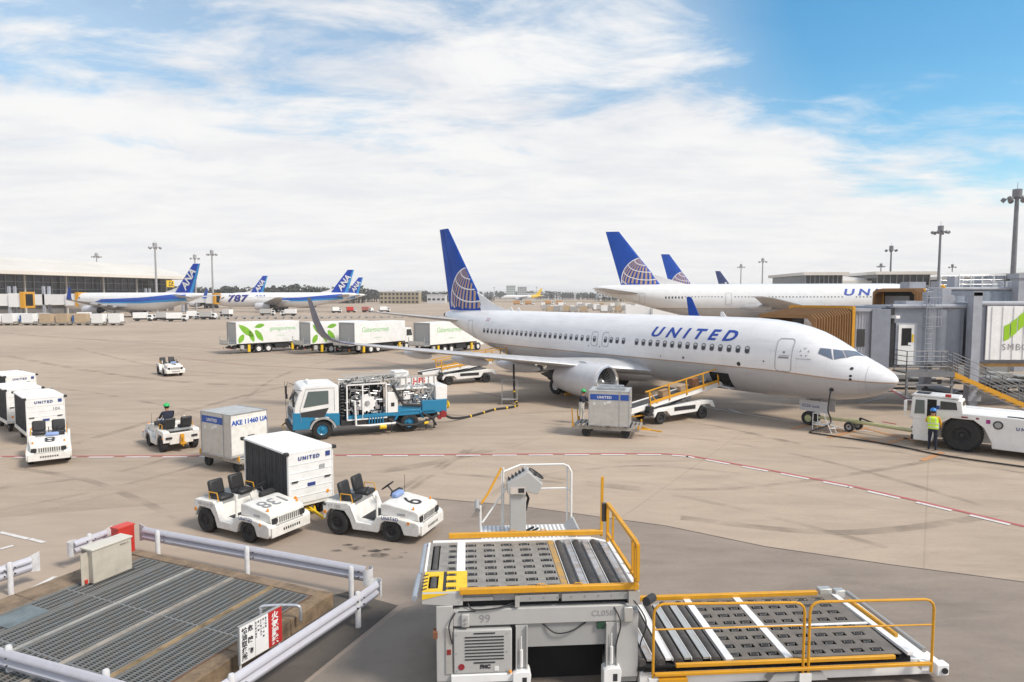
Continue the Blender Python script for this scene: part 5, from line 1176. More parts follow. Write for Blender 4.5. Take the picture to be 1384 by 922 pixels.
    hs.build('black_hoses', DARK, t); MB().cyl((-.55, 1.1, .40), (-.85, 1.1, .38), .11, n=12).cyl((-2.7, 1.12, .40), (-2.9, 1.12, .42), .08, n=10).build('yellow_coupling', YELB, t)
    MB().cyl((3.35, -1.0, .6), (3.4, -1.05, 2.5), .008, n=5).build('whip_aerial', DARK, t)
hydrant()
h0 = MB(); P = [(-3.9, 32.9, .8), (-3.2, 33.2, .25), (-2.5, 34.2, .07), (-1.7, 35.4, .07), (-1.0, 36.6, .07), (-.2, 37.2, .07), (.25, 37.8, .07), (.3, 38.3, .1), (.15, 38.9, .5), (.1, 39.1, 2.4)]
def smooth_path(P, k=6):
    P = [V(p) for p in P]; out = []
    for i in range(len(P) - 1):
        a0, a1 = P[i], P[i + 1]; pm = P[i - 1] if i else a0; pn = P[i + 2] if i + 2 < len(P) else a1
        for j in range(k): u = j / k; out.append(.5 * ((2 * a0) + (a1 - pm) * u + (2 * pm - 5 * a0 + 4 * a1 - pn) * u * u + (3 * a0 - pm - 3 * a1 + pn) * u**3))
    return out + [P[-1]]
ht = thing('fuel_hose', 'black fuel hose with yellow bands running from the truck to the stand under the wing', 'hose', (0, 0, 0), 0)
SP = smooth_path(P); h0.tube(SP, .065, 8); h0.build('hose', DARK, ht)
b = MB()
for i in range(14, len(SP) - 1, 5): d = (SP[i + 1] - SP[i]).normalized(); b.cyl(SP[i] - d * .05, SP[i] + d * .05, .075, n=10)
b.build('yellow_bands', YELB, ht)
def step_stand(label, loc, rz, hh, m, w=.9):
    t = thing('step_stand', label, 'steps', loc, rz); b = MB()
    for y in (-w / 2, w / 2):
        b.tube([(-.45, y, 0), (-.45, y, hh), (.1, y, hh), (.5, y, 0)], .022, 6); b.tube([(-.45, y, hh * .5), (.3, y, hh * .5)], .018, 6)
    for x in (-.45, .1): b.tube([(x, -w / 2, hh), (x, w / 2, hh)], .02, 6)
    b.build('frame', m, t); s = MB()
    for i, z in enumerate((.25, .5, .75)):
        if z < hh * .75: s.box(.35 - i * .16, .55 - i * .16 - .02, -w / 2, w / 2, z - .02, z)
    s.box(-.45, .15, -w / 2, w / 2, .30, .34); s.build('treads', m, t); return t
step_stand('grey wheeled step stand standing under the wing where the hose ends', (-.15, 39.0, 0), 90, 1.5, GREYP)
# ------------------------------------------------------------------ catering trucks
def catering(label, loc, rz, leaf, Lb=8.0, src=None):
    t = thing('catering_truck', label, 'truck', loc, rz, 'white catering trucks lined up behind the wing')
    W = 1.2; b = MB(); b.box(0, Lb, -W, W, 1.12, 3.55); bo = b.build('box_body', WHITE, t, bevel=.02)
    d = MB(); d.box(-.03, 0, -W + .22, W - .22, 1.3, 3.3); d.m = 1
    for i in range(12): d.box(-.045, -.03, -W + .24, W - .24, 1.38 + i * .155, 1.39 + i * .155)
    d.build('roller_door', [LGREY, GREYP], t); f = MB()
    for y in (-W, W - .18): f.box(-.06, 0, y, y + .18, 1.12, 3.55)
    f.box(-.06, 0, -W + .18, W - .18, 3.3, 3.55); f.box(-.9, -.02, -W, W, 1.02, 1.12); f.box(-.92, -.86, -W, -W + .05, 1.1, 1.95); f.box(-.92, -.86, W - .05, W, 1.1, 1.95); f.build('tail_frame', GREYP, t)
    g = MB(); g.box(-.95, -.90, -W + .05, W - .05, 1.12, 1.55); g.build('tail_gate', ALU, t)
    c = MB(); c.box(.1, Lb + 1.3, -.4, .4, .6, .85); c.box(.4, Lb - .6, -W + .1, W - .1, .98, 1.12); c.box(.9, 1.9, -1.0, 1.0, .5, .98); c.box(4.6, 6.3, -1.05, 1.05, .42, .95)
    for k in range(2):
        for s in (-1, 1): c.bar((.8 + k * .3, s * .7, .95), (Lb - 1.2 - k * .3, s * .7, .98), .1, .12)
    c.build('chassis', DARK, t)
    o = MB(); o.box(.45, .85, -W + .02, -W + .3, .5, .95); o.build('tool_box', LGREY, t)
    y = MB()
    for x in (1.45, Lb - .9):
        for s in (-1, 1): y.box(x - .14, x + .14, s * 1.05 - .1, s * 1.05 + .1, .18, .98)
    y.build('stabiliser_leg', YELB, t)
    r = MB()
    for x in (-.6, -.2):
        for s in (-1, 1): r.cbox((x, s * .9, .62), (.08, .1, .1))
    r.build('tail_lamp', RED, t); MB().box(-.3, .0, -1.1, 1.1, .55, .75).box(-.1, .1, -.9, -.6, .7, 1.05).box(-.1, .1, .6, .9, .7, 1.05).build('rear_bumper', DARK, t)
    for x in (2.6, 3.75, Lb + .35):
        for s in (-1, 1): wheel(t, (x, s * .98, .48), .48, .3, ROOFW, hub=.55, n=18)
    k = MB(); k.prism([(Lb + .12, .75), (Lb + .12, 2.65), (Lb + 1.25, 2.65), (Lb + 1.5, 1.75), (Lb + 1.55, .6), (Lb + .9, .6)], -1.1, 1.1); ko = k.build('cab', WHITE, t, bevel=.04)
    k = MB(); k.prism([(Lb + 1.24, 2.55), (Lb + 1.28, 2.55), (Lb + 1.52, 1.75), (Lb + 1.48, 1.75)], -1.0, 1.0)
    for s in (-1, 1): k.add([(x, s * 1.115, z) for x, z in ((Lb + .35, 1.7), (Lb + 1.4, 1.7), (Lb + 1.18, 2.45), (Lb + .35, 2.45))], [(0, 1, 2, 3)])
    k.build('cab_windows', GLASS, ko)
    side = -W - .012
    if leaf:
        lf = MB(); 
        def leafp(cx, cz, l, w, a):
            P = []
            for i in range(14):
                u = i / 13 * 2; q = u if u <= 1 else 2 - u; ww = w * sin(pi * q)**.8 * (1 if u <= 1 else -1); x = (q - .5) * l; P.append((cx + x * cos(R(a)) - ww * sin(R(a)), side, cz + x * sin(R(a)) + ww * cos(R(a))))
            lf.add([(x, y, max(1.16, min(3.5, z))) for x, y, z in P], [tuple(range(14))])
        leafp(1.15, 2.55, 2.3, .36, -40); leafp(.55, 1.7, 1.2, .3, 60); leafp(1.75, 1.95, 1.5, .28, 110); leafp(2.6, 2.0, 1.7, .33, 125); leafp(2.7, 3.08, 1.3, .24, 12)
        lf.build('leaf_print', GREENL, bo, smooth=0)
        me = text('gategourmet', .62, GREENT, bo, (3.9, side, 2.55), (1, 0, 0), bold=.01)
        text('catering partner', .16, GREENT, bo, (4.7, side, 1.85), (1, 0, 0))
    else:
        text('Gategourmet', .80, GREENT, bo, (1.1, side, 2.45), (1, 0, 0), bold=.015); text('catering partner', .2, GREENT, bo, (3.0, side, 1.7), (1, 0, 0))
    return t
def cat_at(corner, a): return (corner[0] - 1.2 * sin(R(a)), corner[1] + 1.2 * cos(R(a)), 0)
catering('white catering truck with green leaf print, leftmost of the row behind the wing', cat_at((-30.75, 72.5), 46), 46, True, 7.6)
catering('second catering truck from the left, its leaf print crossed by the winglet', cat_at((-22.45, 72.4), 46), 46, True, 7.6)
catering('white catering truck with plain green lettering, third in the row', cat_at((-17.3, 71.5), 58), 58, False, 8.3)
catering('catering truck at the right end of the row, half hidden by the tail', cat_at((-8.95, 71.0), 55), 55, False, 8.3)
# ------------------------------------------------------------------ belt loaders
def belt_loader(label, loc, rz, ang=11, lift=.55, Lb=7.2, boxes=False, rail='both', xoff=-3.35):
    t = thing('belt_loader', label, 'belt loader', loc, rz, 'belt loaders around the near airliner')
    b = MB(); side = [(-1.95, .38), (-2.0, .62), (-1.5, .80), (1.55, 1.0), (2.2, .95), (2.42, .55), (2.15, .62), (1.95, .78), (1.3, .78), (1.05, .45), (-.85, .40), (-1.1, .66), (-1.75, .66)]
    for s in (-1, 1): b.prism(side, *sorted((s * .62, s * .92)))
    b.box(-1.7, 2.0, -.62, .62, .45, .72); b.build('body', WHITE, t, bevel=.015)
    MB().box(-.6, .9, -.945, -.925, .62, .82).build('engine_louvre', DARK, t)
    for x, r in ((-1.42, .33), (1.58, .33)):
        for s in (-1, 1): wheel(t, (x, s * .74, r), r, .24, DARK, hub=.5, n=18)
    # the inclined conveyor is laid out along local x from its low end
    T = M.Translation((xoff, 0, lift)) @ M.Rotation(-R(ang), 4, 'Y')
    def tr(m): m.v = [tuple(T @ V(p)) for p in m.v]; return m
    c = MB(); 
    for s in (-1, 1): c.box(0, Lb, *sorted((s * .42, s * .52)), -.02, .24)
    tr(c).build('conveyor_frame', WHITE, t, bevel=.01); c = MB(); c.box(.05, Lb - .05, -.42, .42, .12, .20); c.cyl((.05, -.42, .12), (.05, .42, .12), .09, n=10); c.cyl((Lb - .05, -.42, .12), (Lb - .05, .42, .12), .09, n=10); bl = tr(c).build('belt', RUB, t)
    for s in ((-1, 1) if rail == 'both' else (-1,)):
        r = MB(); x0, x1 = 1.5, Lb - .5
        for x in (x0, x0 + (x1 - x0) * .27, x0 + (x1 - x0) * .52, x0 + (x1 - x0) * .77, x1): r.bar((x, s * .55, .1), (x, s * .55, 1.0 if x > x0 else .9), .06, .06)
        r.bar((x0 - .25, s * .55, .9), (x1 + .05, s * .55, 1.0), .05, .06); r.bar((x0, s * .55, .28), (x1, s * .55, .32), .05, .12)
        r.bar((x0 + .5, s * .55, .15), (x0 - .02, s * .55, .88), .04, .04); tr(r).build('handrail', YEL, t)
    k = MB(); k.box(-2.35, -1.75, -.85, -.35, .5, .62); k.box(-2.2, -1.9, -.8, -.45, .62, .95); k.cyl((-2.1, -.6, .95), (-2.0, -.6, 1.25), .02, n=6); k.build('driver_seat', DARK, t, bevel=.02)
    p = MB(); p.bar((-2.0, -.5, .5), (-3.1, -.2, .42), .06, .06); p.bar((-2.0, .5, .5), (-3.1, .2, .42), .06, .06); p.bar((-3.1, -.45, .42), (-3.1, .45, .42), .08, .08); p.build('front_guard', YEL, t)
    h = MB(); h.bar((-.8, -.3, .7), (1.2, -.3, lift + (1.2 - xoff) * tan(R(ang)) - .05), .07, .07); h.bar((-.8, .3, .7), (1.2, .3, lift + (1.2 - xoff) * tan(R(ang)) - .05), .07, .07); h.build('lift_arm', DARK, t)
    return t, T
BA, TA = belt_loader('white belt loader with yellow rails reaching into the hold behind the silver container', (8.35, 34.1, 0), 31, 8.6, .60, 7.0, rail='near')
for x, y, w, l, hh, nm, m, lab in ((3.0, 0, .38, .55, .34, 'carton', BROWNS, 'brown carton lying lowest on the raised conveyor of the near belt loader'), (4.3, .05, .3, .4, .26, 'carton', mat('cardboard_pale', (.50, .36, .24), .8, dirt=.2), 'paler small carton in the middle of the near conveyor'), (5.2, 0, .35, .45, .5, 'carton', mat('cardboard_dark', (.25, .12, .06), .8, dirt=.2), 'darker upright carton nearest the hold opening on the conveyor')):
    q = M.Translation((8.35, 34.1, 0)) @ M.Rotation(R(31), 4, 'Z') @ TA; p = q @ V((x, y, .215)); o = MB().box(-l / 2, l / 2, -w / 2, w / 2, 0, hh).build(nm, m, bevel=.01)
    o.location = p; o.rotation_euler = q.to_euler(); tag(o, lab, 'box', 'cartons on the near belt loader')
belt_loader('white belt loader behind the refuelling truck, seen under the far half of the wing', (-3.7, 48.6, 0), 28, 6.5, .75, 7.4)
belt_loader('belt loader half hidden behind the wing root, farthest of the three', (3.4, 56.4, 0), 22, 7, .8, 7.6)
p = dict(STAND); person('dark-clothed worker standing at the rails of the belt loader beyond the wing', (-2.6, 50.3, 0), -90, p, (NAVYC, NAVYC, SKIN, BLACK), HELG)
person('worker in yellow-green vest beside the farthest belt loader under the wing', (4.8, 54.6, 0), 160, dict(STAND), (NAVYC, NAVYC, SKIN, BLACK), None, True)
# ------------------------------------------------------------------ push-back tug, tow bar, steps at the nose gear
def tug():
    t = thing('pushback_tug', 'big white push-back tug with huge black wheel, at the right edge', 'tug', (20.0, 27.4, 0), 140)
    # local +x forward; near side is +y
    W = 1.28
    b = MB(); side = [(-4.2, .35), (-4.2, 1.40), (-1.2, 1.62), (1.70, 1.62), (1.76, 1.30), (2.35, 1.25), (2.35, .28), (1.62, .28), (1.55, .62), (1.30, 1.12), (.98, 1.38), (.20, 1.38), (-.16, 1.10), (-.42, .55), (-.45, .28), (-3.6, .28)]
    for s in (-1, 1): b.prism(side, *sorted((s * (W - .52), s * W)))
    b.box(-4.2, 2.32, -W + .52, W - .52, .4, 1.36); b.build('body', WHITE, t, bevel=.03)
    MB().box(-4.1, .9, -W + .52, W - .52, 1.36, 1.585).build('engine_cover', ROOFW, t)
    MB().prism([(-3.9, 1.385), (-3.9, 1.46), (-1.3, 1.645), (-.9, 1.645), (-.9, 1.6)], W - .30, W - .12).build('black_deck_strip', DARK, t)
    c = MB(); c.prism([(.55, 1.5), (.62, 2.12), (1.0, 2.18), (2.3, 2.22), (2.40, 2.14), (2.48, 1.2), (1.7, 1.2)], .1, W + .01); co = c.build('cab', WHITE, t, bevel=.04)
    r = MB(); r.prism([(.7, 2.20), (.75, 2.25), (2.35, 2.28), (2.45, 2.22)], .08, W + .06); r.build('cab_roof', WHITE, co)
    r = MB(); r.prism([(1.8, 2.285), (1.8, 2.30), (2.3, 2.31), (2.3, 2.295)], .4, 1.0); r.build('roof_hatch', DARK, co)
    for q, nm in ((((1.90, 1.45), (2.32, 1.42), (2.28, 2.05), (1.92, 2.05)), 'door_window'), (((.75, 1.72), (1.38, 1.68), (1.38, 2.08), (.80, 2.06)), 'rear_side_window')):
        w = MB(); w.add([(x, W + .016, z) for x, z in q], [(0, 1, 2, 3)]); w.build(nm, GLASSG if nm == 'door_window' else GLASS, co)
        w = MB(); w.tube([(x, W + .016, z) for x, z in q], .02, 5, closed=True); w.build('window_frame', WHITE, co)
    o = MB(); o.add([(x, W + .014, z) for x, z in ((1.50, 1.35), (1.84, 1.35), (1.84, 2.1), (1.50, 2.1))], [(0, 1, 2, 3)]); o.build('open_doorway', BLACK, co)
    w = MB(); w.add([(.59, y, z) for y, z in ((.25, 1.66), (1.1, 1.66), (1.1, 2.06), (.25, 2.06))], [(0, 1, 2, 3)]); w.build('rear_window', GLASS, co)
    w = MB(); w.add([(x, y, z) for x, y, z in ((2.47, .2, 1.45), (2.47, 1.15, 1.45), (2.425, 1.15, 2.05), (2.425, .2, 2.05))], [(0, 1, 2, 3)]); w.build('windscreen', GLASSG, co)
    m = MB(); m.tube([(2.4, W, 1.3), (2.62, W + .12, 1.3), (2.62, W + .12, 2.0), (2.4, W, 2.0)], .025, 6); m.cbox((2.62, W + .12, 1.75), (.1, .16, .45)); m.build('mirror_frame', WHITE, co)
    MB().cbox((1.1, W + .02, 2.32), (.2, .16, .1)).build('beacon', RED, co); MB().cbox((1.44, W + .02, 1.78), (.14, .02, .16)).build('sticker_blue', NAVY, co)
    for x in (.36, -2.9):
        for s in (-1, 1): wheel(t, (x + .22, s * .98, .70), .70, .52, DARK, hub=.42, n=36)
    tr_ = MB(); 
    for k in range(40):
        a = 2 * pi * k / 40
        for s in (-1, 1): tr_.bar((.58 + .70 * cos(a), .98 + s * .02, .70 + .70 * sin(a)), (.58 + .70 * cos(a + .1), .98 + s * .24, .70 + .70 * sin(a + .1)), .05, .05)
    tr_.build('tyre_lugs', TYRE, t)
    text('UNITED', .17, NAVY, t, (-1.2, W + .012, 1.14), (-1, 0, 0), bold=.006, space=1.5); MB().box(-2.55, -2.37, W, W + .012, 1.13, 1.30).build('globe_emblem', NAVY, t)
    MB().cyl((-.62, W, 1.28), (-.62, W + .03, 1.28), .17, n=20).build('filler_cap', DARK, t); MB().cyl((-.62, W + .03, 1.28), (-.62, W + .04, 1.28), .12, n=18).build('filler_disc', GREYP, t)
    MB().box(-.36, -.22, W, W + .012, 1.30, 1.46).build('magenta_sticker', mat('magenta', (.35, .03, .22), .5), t); MB().box(.02, .12, W, W + .012, 1.43, 1.50).box(.4, .62, W, W + .012, 1.44, 1.50).build('small_stickers', DRED, t)
    h = MB(); h.box(2.3, 2.55, -.25, .25, .4, .65); h.box(2.3, 2.4, -W, W, .3, .5); h.build('tow_coupling', DARK, t)
    for s in (1,): MB().cyl((2.35, s * (W - .15), .7), (2.40, s * (W - .15), .7), .07, n=12).build('headlight', CHROME, t)
    return t
tug()
tb = thing('tow_bar', 'pale yellow-green tow bar between the nose wheel and the white tug', 'tow bar', (0, 0, 0), 0)
A0, A1, A2 = V((15.35, 32.35, .42)), V((16.45, 31.0, .48)), V((18.05, 28.65, .48))
MB().cyl(A0, A1, .075, n=10).cyl(A1, A2, .085, n=10).cyl(A1 - (A1 - A0).normalized() * .2, A1 + (A1 - A0).normalized() * .2, .12, n=10).build('tube', TOWG, tb)
d = (A2 - A0).normalized(); n = V((-d.y, d.x, 0))
MB().cyl(A1 + n * .5 - V((0, 0, .2)), A1 - n * .5 - V((0, 0, .2)), .04, n=8).bar(A1, A1 - V((0, 0, .22)), .1, .1).bar(A1 + d * .9 + V((0, 0, .05)), A1 + d * .3 + V((0, 0, .2)), .06, .06).bar(A1 + d * .3 + V((0, 0, .2)), A1 + d * .3 + V((0, 0, -.05)), .08, .08).build('axle_and_pump', DARK, tb)
MB().bar(A1 + d * 1.3 + V((0, 0, .16)), A1 + d * 1.9 + V((0, 0, .14)), .03, .03).build('red_lever', RED, tb); MB().cyl(A2, A2 + d * .25, .1, n=10).cyl(A0, A0 - d * .2, .1, n=10).build('coupling_ends', DARK, tb)
for s in (1, -1): w = wheel(tb, A1 + n * s * .42 + V((0, 0, -.22)), .24, .14, STEEL, n=18); w.rotation_euler = (0, 0, atan2(d.y, d.x))
step_stand('small white folding steps beside the nose wheel', (14.98, 30.9, 0), -55, .85, WHITE, .42)
ct = thing('ground_power_cable', 'black cable hanging from the nose and running along the ground to the right', 'cable', (0, 0, 0), 0)
P = smooth_path([(15.15, 30.7, 2.05), (15.0, 30.5, 1.7), (14.95, 30.5, 1.1), (15.15, 30.6, .6), (14.95, 30.55, .35), (14.3, 30.75, .06), (14.15, 30.35, .05), (14.5, 30.0, .05), (16.4, 28.0, .05), (17.44, 26.1, .05), (19.43, 24.2, .05), (24, 20.5, .05)])
MB().tube(P, .035, 7).build('cable', DARK, ct)
MB().cbox((15.2, 30.75, 2.06), (.14, .14, .16)).build('plug', DARK, ct)
# ------------------------------------------------------------------ boarding bridges at the right
def ribs(mb, x0, x1, y, z0, z1, pitch=.62, w=.30, d=.09):
    n = int((x1 - x0) / pitch)
    for i in range(n):
        x = x0 + (i + .25) * (x1 - x0) / n; a = (x1 - x0) / n * .22
        mb.add([(x - a, y, z0), (x, y - d, z0), (x + w, y - d, z0), (x + w + a, y, z0), (x - a, y, z1), (x, y - d, z1), (x + w, y - d, z1), (x + w + a, y, z1)], [(0, 1, 5, 4), (1, 2, 6, 5), (2, 3, 7, 6), (4, 5, 6, 7), (0, 3, 2, 1)])
    return mb
def railing(mb, P, hh=1.05, r=.022, mid=2):
    P = [V(p) for p in P]
    for k in range(1, mid + 2): mb.tube([p + V((0, 0, hh * k / (mid + 1))) for p in P], r, 6)
    for a, b in zip(P, P[1:]):
        n = max(1, round((b - a).length / 1.1))
        for i in range(n + 1): p = a + (b - a) * i / n; mb.cyl(p, p + V((0, 0, hh)), r * 1.1, n=6)
    return mb
def pleats(name, root, C0, C1, w0, w1, z0, z1, t0, t1, m, n=13):
    C0 = V(C0); C1 = V(C1); d = (C1 - C0).normalized(); s = V((d.y, -d.x, 0))
    for i in range(n):
        u = i / n; u2 = (i + 1) / n; mb = MB(); S = []
        for q, k in ((u, 0), (u + (u2 - u) * .35, .20), (u + (u2 - u) * .65, .20), (u2, -.02)):
            c = C0 + (C1 - C0) * q; w = (w0 + (w1 - w0) * q) / 2 + k; t = t0 + (t1 - t0) * q + k; b = z0 + (z1 - z0) * q
            S.append([c - s * w + V((0, 0, b)), c - s * w + V((0, 0, t - .25)), c - s * (w - .25) + V((0, 0, t)), c + s * (w - .25) + V((0, 0, t)), c + s * w + V((0, 0, t - .25)), c + s * w + V((0, 0, b))])
        mb.loft(S, cap=False, closed=False); mb.build(name, m, root, smooth=0, fixn=False)
RAILG = mat('stair_grey', (.20, .205, .22), .5, .3)
def bridge_near():
    t = thing('boarding_bridge', 'near grey boarding bridge with brown canopy and green-logo panel, at the nose of the airliner', 'boarding bridge', (0, 0, 0))
    pleats('canopy_pleat', t, (14.9, 35.6, 0), (18.1, 38.2, 0), 3.0, 3.4, 3.0, 2.4, 5.3, 5.62, BROWN, 15)
    c = MB(); d = V((.81, .58, 0)).normalized(); s = V((d.y, -d.x, 0)); C1 = V((18.1, 38.2, 0))
    a, b = C1 + s * 1.9, C1 - s * 1.9
    c.bar(a + V((0, 0, 2.3)), a + V((0, 0, 5.9)), .16, .16); c.bar(b + V((0, 0, 2.3)), b + V((0, 0, 5.9)), .16, .16); c.bar(a + V((0, 0, 5.85)), b + V((0, 0, 5.85)), .18, .18); c.build('canopy_frame', YEL, t)
    k = MB(); k.box(19.2, 20.5, 37.25, 41.0, 2.45, 5.62); ribs(k, 19.3, 20.45, 37.25, 2.6, 5.5, .16, .07, .03); k.build('cab', BGREYL, t)
    MB().box(19.75, 20.2, 37.2, 37.235, 3.6, 4.6).build('cab_window', GLASS, t); MB().box(19.1, 20.6, 37.1, 41.1, 5.62, 5.78).build('cab_roof', BGREYL, t)
    MB().box(20.5, 21.55, 37.05, 41.0, 2.4, 5.75).build('rotunda_side', BGREY, t); MB().cyl((21.75, 40.2, 2.3), (21.75, 40.2, 5.9), 2.1, n=28).build('rotunda', BGREY, t); MB().box(21.62, 21.95, 37.35, 40.8, 2.4, 5.8).build('dark_joint', DARK, t)
    w = MB(); w.box(21.95, 26.1, 37.6, 40.6, 2.55, 5.85); ribs(w, 23.7, 26.1, 37.6, 2.65, 5.75, .62, .3, .09); w.build('tunnel', BGREY, t)
    w = MB(); w.box(26.55, 50, 37.25, 41.0, 2.65, 6.02); ribs(w, 26.6, 50, 37.25, 2.75, 5.9, .62, .3, .08); w.build('outer_tunnel', BGREY, t)
    r = MB(); r.cyl((21.9, 37.55, 5.9), (26.1, 37.55, 5.9), .13, n=10); r.cyl((26.6, 37.2, 6.07), (50, 37.2, 6.07), .14, n=10); r.box(21.95, 26.1, 37.55, 40.6, 5.85, 5.95); r.box(26.55, 50, 37.2, 41, 6.02, 6.12); r.build('roof_edge', BGREYL, t)
    MB().box(26.5, 50, 37.15, 41.05, 2.45, 2.65).build('brown_sill_beam', mat('brown_beam', (.28, .16, .05), .6, dirt=.3), t)
    x = MB(); x.box(22.1, 23.3, 37.42, 37.6, 2.5, 4.95); do = x.build('door_surround', BGREYL, t); x = MB(); x.box(22.22, 23.12, 37.36, 37.42, 2.55, 4.85); dd = x.build('door', WHITE, t); MB().box(22.40, 22.95, 37.345, 37.36, 3.65, 4.65).build('door_window', BLACK, dd); MB().box(22.98, 23.09, 37.34, 37.36, 3.85, 4.3).build('door_sticker', YELB, dd); MB().box(22.78, 22.95, 37.335, 37.345, 3.68, 3.82).build('door_notice', WHITE, dd)
    # advertising panel with green bars logo
    p = MB(); p.box(27.05, 36.5, 37.06, 37.12, 2.85, 5.92)
    for i in range(15): q = 27.3 + i * .62; p.box(q, q + .28, 37.02, 37.06, 2.87, 5.9)
    po = p.build('advert_panel', ROOFW, t)
    l = MB()
    for i, (q0, q1, b0, b1, t0, t1) in enumerate(((28.0, 28.32, 3.92, 4.05, 4.78, 4.95), (28.38, 28.72, 4.12, 4.42, 4.98, 5.28), (28.78, 29.12, 4.5, 4.8, 5.34, 5.62))): l.add([(q0, 37.0, b0), (q1, 37.0, b1), (q1, 37.0, t1), (q0, 37.0, t0)], [(0, 1, 2, 3)])
    l.build('green_logo_bars', LIME, po, smooth=0); text('SMBC', .52, GREYINK, po, (27.92, 37.0, 3.42), (1, 0, 0), bold=.0, space=1.25)
    k = MB()
    for z0, x0 in ((0, 26.12), (0, 26.12)): k.box(x0, x0 + .5, 36.9, 37.4, 0, 6.7); break
    k.box(26.12, 26.62, 41.05, 41.55, 0, 6.7); k.box(26.0, 26.75, 36.8, 41.6, .5, .9); k.box(26.1, 26.65, 36.9, 41.5, 6.5, 6.75); k.build('lift_column', BGREYL, t)
    b = MB(); b.box(25.6, 27.1, 37.9, 40.4, .45, .75); b.build('bogie_frame', DARK, t)
    for y in (37.7, 40.6): 
        wo = wheel(t, (26.35, y, .5), .5, .35, DARK); 
    u = MB(); u.prism([(24.8, 5.95), (24.9, 6.55), (25.55, 6.55), (25.75, 5.95)], 37.7, 38.8); u.box(24.95, 25.5, 37.9, 38.6, 6.55, 6.95); u.box(23.2, 24.4, 38.4, 39.6, 5.95, 6.2); u.build('roof_machinery', BGREYL, t)
    MB().lathe([(0, .14), (.1, .14), (.22, .02)], o=(25.2, 38.2, 6.95), axis=(0, 0, 1), n=10).build('beacon', YEL, t)
    for x_, z_ in ((21.9, 5.3),): MB().cbox((x_, 37.2, z_), (.3, .35, .16), M.Rotation(R(20), 3, 'Z')).build('floodlight', WHITE, t)
    lc = MB()
    for i in range(6): q = 23.55 + i * .17; lc.cyl((q, 37.0, 4.75), (q, 37.0, 6.95), .018, n=5)
    for z in (4.75, 5.3, 5.85, 6.4, 6.95): lc.tube([(23.55, 37.4, z), (23.55, 37.0, z), (24.4, 37.0, z), (24.4, 37.4, z)], .02, 5)
    for q in (23.75, 24.2): lc.cyl((q, 37.35, 2.5), (q, 37.35, 6.9), .022, n=5)
    for i in range(15): lc.cyl((23.75, 37.35, 2.6 + i * .29), (24.2, 37.35, 2.6 + i * .29), .014, n=5)
    lc.build('ladder_cage', BGREYL, t)
    # service platform and stair
    f = MB(); f.box(21.9, 24.6, 36.0, 37.3, 2.18, 2.28); f.box(21.9, 24.6, 35.95, 36.0, 2.0, 2.28)
    for q in (22.0, 24.5): f.box(q - .05, q + .05, 36.0, 36.1, .9, 2.2)
    f.box(21.9, 24.6, 35.95, 36.05, 1.5, 1.6); f.build('platform', RAILG, t)
    railing(MB(), [(21.95, 37.2, 2.28), (21.95, 36.03, 2.28), (24.2, 36.03, 2.28)], 1.15, .024, 3).build('platform_railing', RAILG, t)
    A, B = V((24.5, 36.05, 2.2)), V((29.2, 36.05, .15)); o = V((0, .9, 0))
    g = MB()
    for off in (V((0, 0, 0)), o): g.bar(A + off, B + off, .06, .24)
    st = g.build('stringer', YEL, t); g = MB()
    for i in range(11): p_ = A + (B - A) * (i + .5) / 11; g.cbox(p_ + V((0, .45, 0)), (.3, .86, .03))
    g.build('treads', GREYP, t)
    g = MB()
    for off in (V((0, -.03, 0)), o):
        railing(g, [A + off + V((0, 0, .1)), B + off + V((0, 0, .1))], 1.05, .024, 2)
    g.bar(A + V((0, -.08, -.3)), B + V((0, -.08, -.3)), .05, .08)
    g.build('stair_railing', RAILG, t)
    return t
bridge_near()
